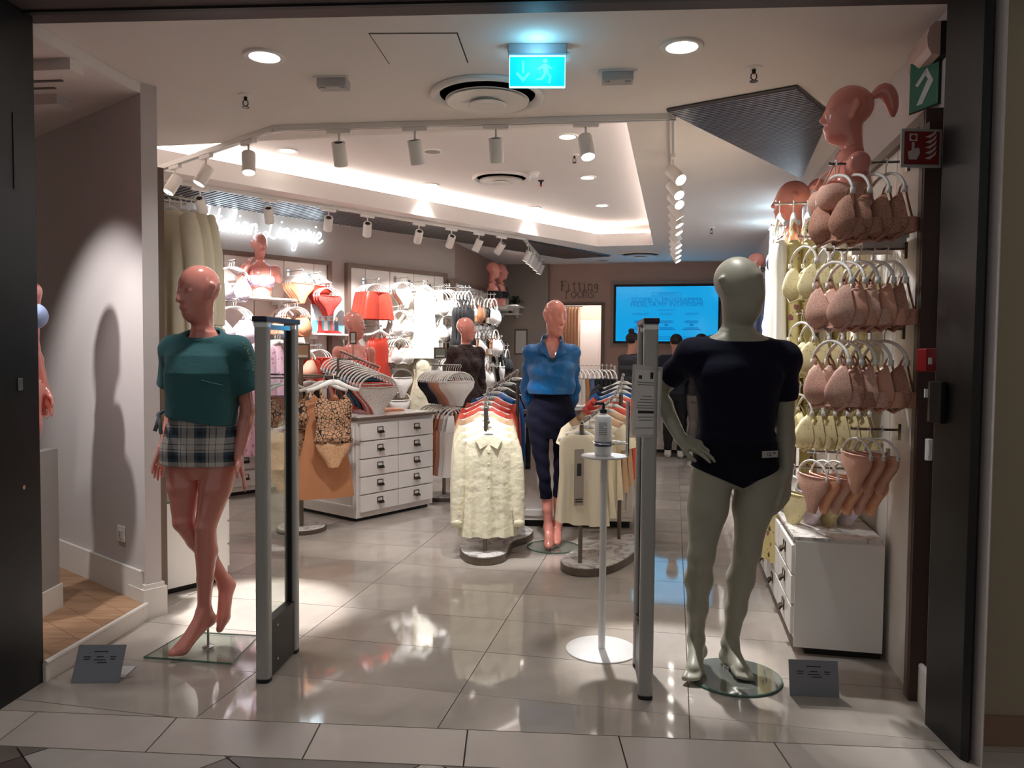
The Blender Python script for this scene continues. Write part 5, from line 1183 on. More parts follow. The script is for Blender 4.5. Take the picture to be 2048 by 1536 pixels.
for k in range(4):
    lamp('neon_glow', 'POINT', nb0 + (nb1 - nb0) * ((k + .5) / 4) + LN * .12 + Vector((0, 0, .08)), .22, (.75, .92, 1), radius=.1)
lamp('neon_glow', 'POINT', uv(URW - .10, 7.6, 2.62), 0.45, (.45, .8, 1), radius=.1); lamp('neon_glow', 'POINT', uv(URW - .10, 8.5, 2.62), 0.45, (.45, .8, 1), radius=.1)
# ---------------------------------------------------------------- screen, fitting room lettering, counter
c0, c1 = onback(1228, 569, .06), onback(1440, 688, .06); cx_, cz_ = (c0 + c1) / 2, (c0.z + c1.z) / 2; tw_, th_ = (c1 - c0).dot(CU), c0.z - c1.z
tv_ = thing('screen', 'large blue video screen on the rear wall', 'screen', (cx_.x, cx_.y, cz_), RZS)
sbox('surround', (0, .035, 0), (tw_ + .10, .05, th_ + .10), M('screen_surround', (150, 128, 116), .6, vary=(4, .03)), tv_)
sbox('bezel', (0, .004, 0), (tw_, .02, th_), BLACK, tv_)
SCR = M('screen_blue', (10, 40, 60), .12, emit=.40, ergb=(0, 150, 214), vary=(3, .01))
sbox('display', (0, -.007, 0), (tw_ * .955, .004, th_ * .92), SCR, tv_)
TXM = M('screen_text', (10, 60, 110), .5, emit=.37, ergb=(0, 92, 160), vary=(9, .01))
y_ = -.0095
text('heading', 'SCOPRI IL PROGRAMMA', (0, y_, th_ * .20), .098, TXM, tv_); text('heading', 'FEDELTA MY INTIMISSIMI', (0, y_, th_ * .125), .098, TXM, tv_)
text('badge_text', 'INTIMISSIMI', (0, y_, th_ * .315), .05, TXM, tv_)
B().box((0, y_, th_ * .355), (.42, .001, .006)).box((0, y_, th_ * .30), (.42, .001, .006)).box((-.21, y_, th_ * .328), (.006, .001, .065)).box((.21, y_, th_ * .328), (.006, .001, .065)).ob('badge', TXM, tv_)
for x, s in ((-.24, 'SMERALDO'), (0, 'CLASSIC'), (.235, 'PREMIUM')):
    text('column_heading', s, (x * tw_, y_, th_ * -.02), .05, TXM, tv_); b = B()
    for z, w in ((-.12, .22), (-.145, .22), (-.235, .22), (-.26, .30)): b.box((x * tw_, y_, z * th_), (w * .9, .001, .012))
    b.box((x * tw_, y_, -.185 * th_), (.05, .001, .03)).ob('column_lines', TXM, tv_)
b = B()
for z in (-.385, -.405, -.425): b.box((.15, y_, z * th_), (1.05, .001, .006))
b.box((0, y_, .065 * th_), (.26, .001, .008)).ob('small_print', TXM, tv_)
lamp('screen_glow', 'AREA', (0, -.03, 0), 1.2, (.2, .65, 1), tv_, aim=(0, -1, 0), size=(tw_ * .9, th_ * .85))
FL = {'F': [[(0, 0), (0, 1.4)], [(0, 1.4), (.8, 1.4), (.8, 1.2)], [(0, .75), (.55, .75)], [(-.15, 0), (.2, 0)], [(-.15, 1.4), (0, 1.4)], [(.12, 0), (.12, 1.4)]],
      'i': [[(.3, 0), (.3, .95), (.1, .95)], [(.05, 0), (.55, 0)], [(.27, 1.25), (.33, 1.32)]], 't': [[(.3, 1.3), (.3, .2), (.42, 0), (.62, .05)], [(.05, .95), (.6, .95)]],
      'n': [[(.1, 0), (.1, .95), (-.05, .95)], [(.1, .7), (.35, .95), (.6, .8), (.6, 0)], [(-.05, 0), (.25, 0)], [(.45, 0), (.75, 0)]],
      'g': [[(.65, .95), (.65, -.2), (.45, -.42), (.15, -.35)], [(.65, .6), (.4, .95), (.1, .6), (.3, .2), (.65, .45)]],
      'r': [[(.15, 0), (.15, .95), (0, .95)], [(.15, .6), (.35, .92), (.6, .9)], [(0, 0), (.35, 0)]],
      'o': [[(.35, 0), (.05, .3), (.05, .65), (.35, .95), (.65, .65), (.65, .3), (.35, 0)]],
      'm': [[(.05, 0), (.05, .95), (-.08, .95)], [(.05, .7), (.2, .95), (.35, .75), (.35, 0)], [(.35, .7), (.5, .95), (.68, .75), (.68, 0)]],
      's': [[(.6, .8), (.35, .95), (.1, .75), (.35, .5), (.62, .25), (.35, 0), (.08, .18)]]}
fa, fb = onback(1123, 578, .004), onback(1197, 600, .004)
fs = thing('wall_lettering', 'thin outlined letters reading Fitting rooms above the doorway', 'lettering', (fa.x, fa.y, 0), RZS)
wd = (fb - fa).dot(CU)
for word, z, x0, wt in (('Fitting', fa.z - .02, 0.0, wd), ('rooms', fb.z + .03, wd * .1, wd * .82)):
    s = wt / (len(word) * .82)
    for k, ch in enumerate(word):
        b = B()
        for st_ in FL[ch]: b.tube([(x0 + (k * .82 + a) * s, -.004, z + zz * s) for a, zz in st_], .0045, 4)
        b.ob('letter', M('letter_brown', (112, 92, 82), .6, vary=(5, .05)), fs)
p = uv(-.75, 11.15); ctr = thing('cash_counter', 'white cash counter with dark plinth in front of the rear wall', 'counter', (p.x, p.y, 0), RZS)
sbox('body', (.78, .3, .5), (1.5, .5, .9), WHITE, ctr); sbox('kick', (.78, .32, .03), (1.46, .48, .06), BLACK, ctr); sbox('top', (.78, .3, .965), (1.54, .56, .03), BROWN, ctr, bevel=.004)
B().box((.78, .045, .14), (1.4, .012, .03)).box((.78, .045, .84), (1.4, .012, .03)).ob('moulding', WHITE, ctr)
# ================================================================== HANGERS AND GARMENTS (local: rail at the origin, garment plane x-z, front towards -y)
def tf(rows, n=20, nf=0, amp=0.0, ph=0.0, b=None, squ=1.0):
    b = b or B(); v = []; z0, z1 = rows[0][0], rows[-1][0]
    for z, cx, hw, dp in rows:
        w = (z0 - z) / max(1e-6, z0 - z1)
        for k in range(n):
            a = 2 * PI * k / n; c, s = math.cos(a), math.sin(a)
            wv = amp * w * math.sin(nf * a + ph)
            v.append((cx + hw * math.copysign(abs(c) ** squ, c) * (1 + wv * 1.5), dp * s + wv * dp * 6 * (1 if abs(s) > .2 else .4), z))
    m = len(rows)
    return b.add(v, [(i * n + k, i * n + (k + 1) % n, (i + 1) * n + (k + 1) % n, (i + 1) * n + k) for i in range(m - 1) for k in range(n)])
def h_ling():
    b = B(); b.tube([(0, 0, -.05), (0, 0, -.018), (.010, 0, -.008), (.012, 0, .004), (.004, 0, .013), (-.008, 0, .010)], .0028, 6)
    b.tube(catmull([(-.135, 0, -.135), (-.125, 0, -.105), (-.08, 0, -.068), (0, 0, -.050), (.08, 0, -.068), (.125, 0, -.105), (.135, 0, -.135)], 3, False), .0065, 6)
    for s in (-1, 1): b.box((s * .135, 0, -.135), (.012, .016, .024))
    return b
def h_shirt():
    b = B(); b.tube([(0, 0, -.07), (0, 0, -.018), (.012, 0, -.008), (.015, 0, .004), (.005, 0, .014), (-.010, 0, .010)], .003, 6)
    for s in (-1, 1): b.tube([(0, 0, -.072), (s * .035, 0, -.078), (s * .09, 0, -.104), (s * .15, .004, -.128), (s * .20, .012, -.140)], [.020, .021, .017, .015, .014], 8, sy=.55)
    return b
def g_bra():
    P = []
    for sx in (-1, 1):
        b = B(); v = [(sx * .082, -.058, -.25)]; R_, S_ = 5, 14
        for i in range(1, R_ + 1):
            r = i / R_
            for k in range(S_):
                a = 2 * PI * k / S_; z = .072 * r * math.sin(a)
                if z > 0: z += .040 * r ** 2 * math.sin(a) ** 4
                v.append((sx * .082 + .080 * r * math.cos(a) * (1 - .25 * max(0, math.sin(a)) * r) + sx * .02 * r * max(0, math.sin(a)) ** 2, -.058 * (1 - r * r) ** .62, -.25 + z))
        f = [(0, 1 + k, 1 + (k + 1) % S_) if sx > 0 else (0, 1 + (k + 1) % S_, 1 + k) for k in range(S_)]
        for i in range(R_ - 1):
            for k in range(S_):
                q = (1 + i * S_ + k, 1 + i * S_ + (k + 1) % S_, 1 + (i + 1) * S_ + (k + 1) % S_, 1 + (i + 1) * S_ + k); f.append(q if sx < 0 else q[::-1])
        P.append(('cup', b.add(v, f)))
    b = B(); pts = [(-.02, 0), (.02, 0)]
    for sx in (-1, 1):
        path = [(sx * .14, -.004), (sx * .17, .015), (sx * .165, .045), (sx * .10, .065), (0, .07)]
        v = []
        for i, (x, y) in enumerate(path): h = (.032, .03, .026, .022, .02)[i]; v += [(x, y, -.275 + h), (x, y, -.275 - h)]
        b.add(v, [(2 * i, 2 * i + 1, 2 * i + 3, 2 * i + 2) for i in range(4)])
    b.add([(-.03, -.006, -.27), (.03, -.006, -.27), (.04, -.004, -.318), (-.04, -.004, -.318)], [(0, 1, 2, 3)])
    b.tube([(-.15, -.006, -.29), (-.09, -.018, -.326), (-.02, -.006, -.312), (.02, -.006, -.312), (.09, -.018, -.326), (.15, -.006, -.29)], .006, 6)
    P.append(('band', b))
    for sx in (-1, 1): P.append(('strap', B().tube([(sx * .10, -.004, -.148), (sx * .115, -.006, -.125), (sx * .120, .0, -.108), (sx * .115, .014, -.13), (sx * .10, .06, -.255)], .0042, 5)))
    return P
def g_brief():
    rows = [(-.130, 0, .140, .018), (-.145, 0, .143, .022), (-.175, 0, .140, .028), (-.205, 0, .118, .030), (-.24, 0, .082, .028), (-.28, 0, .050, .024), (-.32, 0, .034, .020), (-.335, 0, .028, .012)]
    return [('front', tf(rows, 20, 5, .02, .4)), ('waistband', B().tube([(-.142, .0, -.133), (-.08, -.02, -.133), (0, -.024, -.136), (.08, -.02, -.133), (.142, 0, -.133)], .005, 5))]
def g_shorts():
    b = B()
    for s in (-1, 1): tf([(-.13, s * .072, .074, .04), (-.18, s * .078, .084, .05), (-.27, s * .088, .092, .055), (-.36, s * .095, .098, .058), (-.40, s * .096, .101, .06)], 18, 5, .035, s, b)
    return [('legs', b), ('waistband', B().tube([(-.145, 0, -.135), (-.07, -.04, -.135), (.07, -.04, -.135), (.145, 0, -.135)], .008, 5))]
def g_slip(L_=.85, hw=.16, flare=.25, fl_amp=.05):
    rows = [(-.22, 0, .125, .03), (-.26, 0, .150, .05), (-.33, 0, hw, .05), (-.42, 0, hw * .93, .045), (-.55, 0, hw * 1.02, .05), (-.55 - (L_ - .35) * .5, 0, (hw + flare) / 2 + .02, .055), (-.20 - L_, 0, flare, .06)]
    P = [('bodice', tf(rows, 26, 6, fl_amp, .3))]
    for s in (-1, 1):
        P[0][1].add([(s * .13, -.028, -.225), (s * .02, -.034, -.235), (s * .09, -.02, -.165)], [(0, 1, 2) if s > 0 else (0, 2, 1)])
        P.append(('strap', B().tube([(s * .09, -.022, -.168), (s * .098, -.004, -.112), (s * .102, .006, -.115), (s * .095, .03, -.24)], .003, 5)))
    return P
def g_cami(): return g_slip(.42, .15, .19, .04)
def g_tank():
    rows = [(-.24, 0, .15, .03), (-.30, 0, .155, .035), (-.45, 0, .15, .035), (-.62, 0, .165, .04)]
    P = [('bodice', tf(rows, 20, 5, .03))]; b = P[0][1]
    for s in (-1, 1): b.add([(s * .15, -.02, -.25), (s * .06, -.03, -.25), (s * .07, -.02, -.11), (s * .125, -.016, -.12), (s * .07, .012, -.11), (s * .125, .012, -.12), (s * .06, .03, -.22), (s * .15, .02, -.25)], [(0, 1, 2, 3), (3, 2, 4, 5), (5, 4, 6, 7)])
    return P
def g_trousers():
    b = B()
    for s in (-1, 1): tf([(-.15, s * .045, .055, .03), (-.25, s * .05, .065, .04), (-.5, s * .05, .06, .04), (-.8, s * .05, .055, .035), (-1.02, s * .05, .06, .03)], 14, 4, .04, s, b)
    return [('legs', b)]
def g_top(L_=.70, sl=.56, body=.185, sleeve_r=.045, collar=True, buttons=True, flare=.20):
    P = []; rows = [(-.085, 0, .065, .045), (-.10, 0, .12, .05), (-.122, 0, .160, .050), (-.15, 0, .182, .055), (-.24, 0, body, .06), (-.40, 0, body * .98, .06), (-.10 - L_ * .8, 0, (body + flare) / 2, .062), (-.10 - L_, 0, flare, .066)]
    P.append(('bodice', tf(rows, 36, 9, .07, .6)))
    if sl:
        for s in (-1, 1):
            b = B(); n = 14; pts = [(s * .165, 0, -.125), (s * .188, .0, -.19), (s * .203, -.012, -.32), (s * .212, -.02, -.12 - sl * .75), (s * .218, -.022, -.12 - sl)]
            if sl < .3: pts = [(s * .18, 0, -.13), (s * .22, 0, -.17), (s * .25, 0, -.12 - sl)]
            b.tube(pts, [sleeve_r * x for x in ((.9, 1.05, 1.1, 1.08, .95) if sl >= .3 else (.9, 1.1, 1.25))], n, sy=.7, caps=False); P.append(('sleeve', b))
            if sl >= .3: P.append(('cuff', B().tube([(s * .218, -.022, -.115 - sl), (s * .219, -.022, -.17 - sl)], sleeve_r * .9, 12, sy=.75)))
    if collar:
        for s in (-1, 1):
            b = B(); b.add([(s * .010, -.060, -.150), (s * .030, -.050, -.085), (s * .052, .02, -.055), (s * .085, .0, -.085), (s * .092, -.062, -.118), (s * .060, -.072, -.178), (s * .050, .055, -.065), (s * .085, .05, -.09)], [(0, 1, 4, 5), (1, 2, 3, 4), (2, 6, 7, 3)] if s > 0 else [(5, 4, 1, 0), (4, 3, 2, 1), (3, 7, 6, 2)]); P.append(('collar', b))
    if buttons:
        P.append(('placket', B().box((0, -.066, -.10 - L_ * .55), (.028, .006, L_ * .86))))
        for k in range(7): P.append(('button', B().lathe([(.0065, 0), (.0065, .004), (.004, .005)], 8, (0, -.069, -.20 - k * L_ * .118), Matrix.Rotation(PI / 2, 3, 'X'))))
    return P
def g_bodysuit():
    P = g_slip(.30, .14, .13, .02); rows = [(-.49, 0, .132, .045), (-.56, 0, .14, .045), (-.62, 0, .115, .04), (-.68, 0, .07, .03), (-.74, 0, .038, .025)]
    P.append(('briefs', tf(rows, 20, 4, .02))); return P
GEN = dict(bra=g_bra, brief=g_brief, shorts=g_shorts, slip=g_slip, cami=g_cami, tank=g_tank, trousers=g_trousers, blouse=lambda: g_top(),
           tee=lambda: g_top(.58, .16, .20, .07, False, False, .21), sleeveless=lambda: g_top(.66, 0, .185, .05, False, False, .21), robe=lambda: g_top(1.05, .58, .21, .062, False, False, .25),
           bodysuit=g_bodysuit, longdress=lambda: g_slip(1.12, .16, .24, .06), ling=lambda: [('arms', h_ling())], shirt=lambda: [('arms', h_shirt())])
GM = {}
def meshes(kind, joined):
    key_ = (kind, joined)
    if key_ not in GM:
        P = GEN[kind]()
        if joined:
            b = B()
            for _, q in P: b.add(q.v, q.f)
            GM[key_] = [(kind, b.me(kind, True))]
        else: GM[key_] = [(n_, q.me(n_, n_ not in ('button', 'placket', 'collar'))) for n_, q in P]
    return GM[key_]
NOUN = dict(bra=('bra', 'bra'), brief=('briefs', 'briefs'), shorts=('sleep_shorts', 'shorts'), slip=('slip_dress', 'slip dress'), cami=('camisole', 'camisole'), tank=('tank_top', 'tank top'), trousers=('trousers', 'trousers'), blouse=('blouse', 'blouse'),
            tee=('short_sleeved_top', 'top'), sleeveless=('sleeveless_top', 'top'), robe=('robe', 'robe'), bodysuit=('bodysuit', 'bodysuit'), longdress=('nightdress', 'nightdress'))
def put(kind, name, p, rz, mat, label, cat, group, detail, sc=1.0, mats=None):
    if detail:
        t = thing(name, label, cat, p, rz, group)
        for n_, me in meshes(kind, False): setmat(link(n_, me, t), (mats or {}).get(n_, mat))
    else:
        me = meshes(kind, True)[0][1]; t = link(name, me); setmat(t, mat); t.location = p; t.rotation_euler = (0, 0, rz); tag(t, label, cat, group)
    t.scale = (sc, sc, sc); return t
def ordn(i, n): return 'single' if n == 1 else ('front' if i == 0 else ('second' if i == 1 else ORD[i]) + ' from the front')
def hang(kind, pts, items, where, nrm=None, style='ling', detail=(0,), sc=1.0, jit=.06, group=None, hs=None, drop=0.0):
    """pts: polyline of the rail from the front item to the back one; items: list of (material, colour word)"""
    n = len(items); P = [Vector(p) for p in pts]; seg = [(P[i + 1] - P[i]).length for i in range(len(P) - 1)]; tot = sum(seg)
    nm, cat = NOUN[kind]
    for i, (mt, cw) in enumerate(items):
        kd = kind
        if isinstance(mt, tuple): kd, mt = mt; 
        nm_, cat_ = NOUN[kd]
        s = tot * (i / max(1, n - 1)) if n > 1 else 0; k = 0
        while k < len(seg) - 1 and s > seg[k]: s -= seg[k]; k += 1
        d = (P[k + 1] - P[k]) / max(1e-6, seg[k]) if n > 1 or len(P) > 1 else Vector((0, 1, 0)); p = P[k] + d * s
        fn_ = nrm if nrm is not None else -Vector((d.x, d.y, 0)).normalized()
        rz = rz_front(fn_) + random.uniform(-jit, jit)
        o = ordn(i, n)
        g = group or cat_ + ' ' + where
        pl = cw + ' ' + nm_.replace('_', ' ')
        lab = f'{pl}, {o}, {where}' if n > 1 else f'{pl} hanging {where}'
        put(kd, nm_, p - Vector((0, 0, drop)), rz, mt, lab, cat_, None, (detail == 'all' or i in detail), sc)
        hl = f'{cat_} hanger, {o}, {where}' if n > 1 else f'white {cat_} hanger {where}'
        put(style, 'clothes_hanger', p, rz, PLAST, hl, 'hanger', 'hangers ' + where, False, hs or sc)
def armrail(a, b_, label, r=.006, plate=True, mat=None):
    a, b_ = Vector(a), Vector(b_); t = thing('garment_rail', label, 'rail', b_); d = a - b_
    bb = B().cyl((0, 0, -.002), d + Vector((0, 0, -.002)), r, n=8); bb.lathe([(r * 1.5, 0), (r * 1.5, .008)], 8, d, d.to_track_quat('Z', 'Y').to_matrix())
    bb.ob('rod', mat or CHROME, t, smooth=True, auto=True)
    if plate: B().box((0, 0, -.01), (.012, .03, .07), math.atan2(d.y, d.x)).ob('wall_plate', mat or CHROME, t)
# ---------------------------------------------------------------- fabrics
NUDE = lace('nude_lace', (200, 150, 131), (214, 170, 153), 85); NUDED = lace('mocha_lace', (160, 112, 92), (178, 132, 112), 80); NUDES = M('nude_satin', (208, 152, 128), .5, sheen=.1, vary=(6, .05), bump=(20, .12))
YEL = floral('yellow_lace', (224, 212, 164), (206, 184, 132), (200, 172, 180), 44); YELF = floral('yellow_floral', (222, 208, 148), (150, 96, 112), (112, 104, 72), 13)
CREAM = M('cream_satin', (226, 218, 192), .34, sheen=.1, vary=(4, .03), bump=(12, .7)); CREAMM = M('cream_cotton', (226, 214, 188), .75, vary=(4, .03), bump=(14, .12))
BEIGE = M('beige_satin', (204, 168, 136), .4, vary=(4, .04), bump=(9, .2)); TAN = M('tan_satin', (190, 130, 92), .42, vary=(4, .05), bump=(9, .25)); TANL = lace('tan_lace', (196, 142, 102), (226, 184, 146), 85)
WHT = M('white_fabric', (238, 234, 230), .7, sheen=.1, vary=(5, .02), bump=(24, .12)); WHL = lace('white_lace', (240, 236, 232), (212, 206, 202), 100); IVORY = M('ivory_satin', (244, 240, 228), .35, vary=(4, .02), bump=(8, .2))
BLK = M('black_fabric', (20, 18, 20), .7, sheen=.1, vary=(5, .06), bump=(24, .12)); NAV = M('navy_satin', (38, 50, 88), .42, vary=(4, .06), bump=(9, .2)); DNAV = M('deep_navy', (26, 30, 52), .6, vary=(4, .06), bump=(9, .2))
RED = M('brick_satin', (196, 58, 40), .4, sheen=.1, vary=(4, .05), bump=(9, .3)); RUST = M('coral_crepe', (214, 92, 74), .6, vary=(4, .05), bump=(9, .2)); REDL = lace('red_lace', (205, 50, 48), (226, 96, 88), 90)
PNK = floral('pink_print', (224, 180, 196), (190, 130, 160), (240, 220, 226), 16); PNKP = M('pale_pink', (226, 186, 200), .6, vary=(5, .05), bump=(14, .15)); LIL = lace('lilac_lace', (204, 188, 206), (232, 222, 232), 90)
GREYF = M('grey_jersey', (128, 126, 132), .8, vary=(5, .05)); TEALF = M('teal_satin', (40, 96, 112), .5, vary=(5, .05)); JEAN = M('blue_denim', (84, 104, 142), .8, vary=(6, .08)); CAMEL = M('camel_twill', (170, 120, 78), .8, vary=(6, .05)); OFFW = M('off_white_twill', (214, 206, 198), .8, vary=(6, .03))
GRB = M('blue_crepe', (12, 92, 160), .5, vary=(5, .05), bump=(9, .2)); BLKT_L = lace('black_tan_lace', (192, 148, 116), (26, 22, 24), 40, .7, .022, .045)
# ---------------------------------------------------------------- right wall: nude column by the entrance
RN = (-CU * .94 - CV * .34).normalized()
def R_(py, n, mats, kind, where, v=3.60, reach=.32, px=None, style='ling', detail=(0,), sc=1.0, sp=None, z=None, u1=None):
    w = uv(URW, v); z = z if z is not None else onplane(px or 1740, py, uv(.80, v), CV).z
    a = uv(URW - reach, v, z); b_ = uv(URW - .012, v, z); armrail(a, b_, f'chrome rail of the {kind} row {where}')
    s = sp or (reach - .05) / max(1, n)
    f = a + CU * .02; hang(kind, [f, f + CU * s * max(1, n - 1)], [mats[i % len(mats)] for i in range(n)], where, -CU if kind in ('longdress', 'slip', 'robe') else RN, style, detail, sc)
zz = lambda px, py, v, u=.80: onplane(px, py, uv(0, v), CV).z
R_(325, 4, [(NUDED, 'mocha lace')], 'bra', 'on the topmost arm by the entrance', z=zz(1740, 325, 3.60), detail='all', sc=1.05)
R_(498, 5, [(NUDE, 'nude lace'), (NUDES, 'nude satin'), (NUDE, 'nude lace'), (NUDES, 'nude satin'), (NUDED, 'mocha lace')], 'bra', 'on the second arm by the entrance', z=zz(1740, 498, 3.60), detail='all', sc=1.08)
R_(657, 5, [(NUDE, 'nude lace'), (NUDED, 'mocha lace'), (NUDE, 'nude lace'), (NUDES, 'nude satin'), (NUDED, 'mocha lace')], 'bra', 'on the third arm by the entrance', z=zz(1740, 657, 3.60), detail='all', sc=1.08)
R_(858, 3, [(NUDES, 'peach satin')], 'brief', 'on the short arm low by the entrance', v=3.62, reach=.2, z=zz(1760, 858, 3.62), detail='all', sc=.85)
R_(905, 6, [(NUDE, 'nude lace'), (PEACH, 'peach satin')], 'brief', 'on the lowest arm by the entrance', v=3.78, reach=.35, z=zz(1700, 905, 3.78), detail=(0, 1, 2), sc=.85)
# yellow column
for k, (py, n, kind, lab, m) in enumerate([(472, 5, 'bra', 'on the top arm of the yellow column', [(YEL, 'pale yellow floral')]), (625, 5, 'bra', 'on the second arm of the yellow column', [(YEL, 'pale yellow floral'), (YEL, 'soft yellow floral')]), (770, 6, 'bra', 'on the third arm of the yellow column', [(YEL, 'pale yellow floral')])]):
    R_(py, n, m, kind, lab, v=4.15, reach=.36, z=zz(1660, py, 4.15), detail=(0, 1), sc=1.0)
R_(930, 4, [(YEL, 'pale yellow floral'), (LIL, 'lilac lace')], 'brief', 'on the lowest arm of the yellow column', v=4.15, reach=.38, z=zz(1640, 935, 4.15), detail=(0,))
# dress column
R_(405, 5, [(IVORY, 'ivory'), (YELF, 'yellow floral'), (YELF, 'yellow floral'), (IVORY, 'ivory'), (YELF, 'yellow floral')], 'longdress', 'on the high arm of the nightdress column', v=4.62, reach=.42, z=zz(1630, 405, 4.62), style='shirt', detail=(0, 1), sc=1.0)
R_(745, 2, [(YELF, 'yellow floral')], 'longdress', 'on the low arm of the nightdress column', v=4.66, reach=.42, z=zz(1620, 745, 4.66), style='shirt', detail=(0, 1), sc=.80)
R_(440, 3, [(CREAM, 'cream'), (IVORY, 'ivory'), (CREAM, 'cream')], 'slip', 'between the nightdresses and navy robes', v=5.3, reach=.36, z=zz(1590, 450, 5.3), style='shirt', detail=())
R_(530, 4, [(NAV, 'navy satin'), (DNAV, 'dark navy'), (NAV, 'navy satin'), (DNAV, 'dark navy')], 'robe', 'on the high arm of the navy robe column', v=6.0, reach=.38, z=zz(1570, 535, 6.0), style='shirt', detail=(), sc=.9)
R_(640, 4, [(WHL, 'white lace'), (WHT, 'white')], 'bra', 'on the arm below the ivory slips', v=5.42, reach=.32, z=zz(1590, 575, 5.42), detail=())
for k, (v, kind, m, l, z) in enumerate([(6.6, 'tank', [(WHT, 'white'), (GREYF, 'grey')], 'on the first far high', 1.95), (6.6, 'brief', [(DNAV, 'dark navy'), (NAV, 'navy')], 'on the first far middle', 1.35), (7.3, 'robe', [(NAV, 'navy'), (GREYF, 'grey')], 'on the second far high', 2.0), (7.9, 'bra', [(WHT, 'white'), (BLK, 'black')], 'on the third far high', 1.95), (7.9, 'cami', [(GREYF, 'grey'), (DNAV, 'dark navy')], 'on the third far middle', 1.5), (8.6, 'robe', [(DNAV, 'dark navy'), (GREYF, 'grey')], 'on the fourth far high', 2.0), (9.4, 'cami', [(WHT, 'white'), (NAV, 'navy')], 'on the fifth far high', 1.95), (7.3, 'brief', [(BLK, 'black'), (WHT, 'white')], 'on the second far low', 1.0)]):
    R_(0, 4, m, kind, l + ' of the right wall', v=v, reach=.34, z=z, style='shirt' if kind in ('robe', 'tank', 'cami') else 'ling', detail=())
# busts above the right wall
def shelf(p, nrm, w, d, label, mat=WHITE, th=.018):
    t = thing('wall_shelf', label, 'shelf', p, rz_front(nrm)); sbox('board', (0, -d / 2, -th / 2), (w, d, th), mat, t, bevel=.002)
    for s in (-1, 1): sbox('bracket', (s * w * .35, -d * .3, -th - .02), (.015, d * .6, .04), mat, t)
for v, px, py, lab, m in [(3.74, 1700, 172, 'nearest pink bust with ponytail in a pale lace bra above the nude lingerie', NUDE), (5.15, 1586, 362, 'second pink bust with ponytail in navy above the nightdress column', DNAV), (9.3, 1512, 506, 'farthest pink bust above the right wall, seen past the male head', NUDE)]:
    p = onplane(px, py, uv(0, v), CV); t = bust((p.x, p.y, p.z - 1.775), -PI / 2 - .12 - (.2 if v > 5 else 0), lab, m, pony=v < 6)
    sp_ = uv(URW, p.dot(CV), p.z - 1.775 + 1.10); shelf(sp_, -CU, .30, URW - p.dot(CU) + .07, 'small white shelf under the ' + lab.split(' in ')[0].split(' above')[0])
# ---------------------------------------------------------------- left wall
def Lc(px, py, n, items, kind, where, reach=.26, style='ling', detail=(), sc=1.0, wall='L', sp=None, jit=.05):
    """px,py: hook of the front hanger"""
    if wall == 'L': pf, nr = onleft(px, py, .04 + reach), LN
    else: pf, nr = onw3(px, py, .04 + reach), CU
    pb = pf - nr * reach; armrail(pf + nr * .015, pb, f'chrome rail of the {items[0][1]} row {where}')
    s = sp or min(.045, (reach - .05) / max(1, n)); hang(kind, [pf, pf - nr * s * max(1, n - 1)], [items[i % len(items)] for i in range(n)], where, nr, style, detail, sc, jit)
Lc(468, 522, 3, [(LIL, 'lilac lace')], 'bra', 'left of the bust on the neon sign wall', sc=1.15)
Lc(604, 540, 4, [(PEACH, 'peach satin'), (PEACH, 'peach satin')], 'brief', 'right of the bust on the neon sign wall')
Lc(640, 546, 3, [(RED, 'red satin'), (REDL, 'red lace')], 'brief', 'at the upper right of the neon sign wall', reach=.2)
Lc(660, 566, 3, [(REDL, 'coral red lace')], 'brief', 'above the beach picture', reach=.32, detail=(0,))
Lc(472, 600, 4, [(LIL, 'lilac lace')], 'bra', 'below the shelf of the neon sign wall', sc=1.25, reach=.34)
Lc(595, 604, 7, [(PEACH, 'peach'), (NUDES, 'nude')], 'bra', 'beside the beach picture', reach=.34, sc=1.05)
Lc(520, 668, 4, [(PNK, 'pink print'), (PNKP, 'pale pink'), (LIL, 'lilac')], 'robe', 'behind the left gate', style='shirt', reach=.36)
Lc(560, 668, 3, [(PNKP, 'pale pink'), (PNK, 'pink print')], 'slip', 'seen through the left gate pane', style='shirt', reach=.3)
Lc(604, 688, 2, [(NUDES, 'nude')], 'bra', 'below the beach picture shelf', reach=.3, sc=1.1)
Lc(640, 690, 3, [(RED, 'red satin')], 'shorts', 'below the beach picture shelf', reach=.24)
Lc(505, 800, 4, [(PNK, 'pink print'), (LIL, 'lilac')], 'brief', 'above the left drawer unit', reach=.3, sc=1.1)
Lc(755, 558, 5, [(RED, 'brick red satin')], 'shorts', 'upper left on the bright wall', reach=.26, detail=(0,), sc=1.1)
Lc(760, 652, 3, [(RED, 'brick red satin')], 'slip', 'below the red shorts', style='shirt', reach=.26, detail=(0,), sc=.72)
Lc(812, 555, 3, [(WHL, 'white lace'), (PEACH, 'peach')], 'brief', 'right of the red shorts', reach=.2, detail=(0,), sc=1.05)
Lc(806, 612, 3, [(WHL, 'white lace'), (WHT, 'white')], 'bra', 'below the white lace briefs', sc=1.05)
Lc(852, 562, 2, [(IVORY, 'white satin'), (CREAM, 'cream satin')], 'slip', 'in the middle of the bright wall', style='shirt', reach=.3, detail=(0,), sc=.85)
Lc(898, 570, 5, [(WHL, 'white lace')], 'bra', 'at the upper right edge of the bright wall', reach=.34, sc=1.15)
Lc(900, 622, 5, [(WHL, 'white lace'), (WHT, 'white')], 'bra', 'at the lower right edge of the bright wall', reach=.34, sc=1.15)
Lc(805, 668, 6, [(WHT, 'white'), (NUDES, 'nude'), (WHL, 'white lace')], 'bra', 'right of the long red slip', reach=.32, sc=1.05)
Lc(805, 728, 4, [(WHL, 'white lace')], 'brief', 'low on the bright wall', sc=1.15)
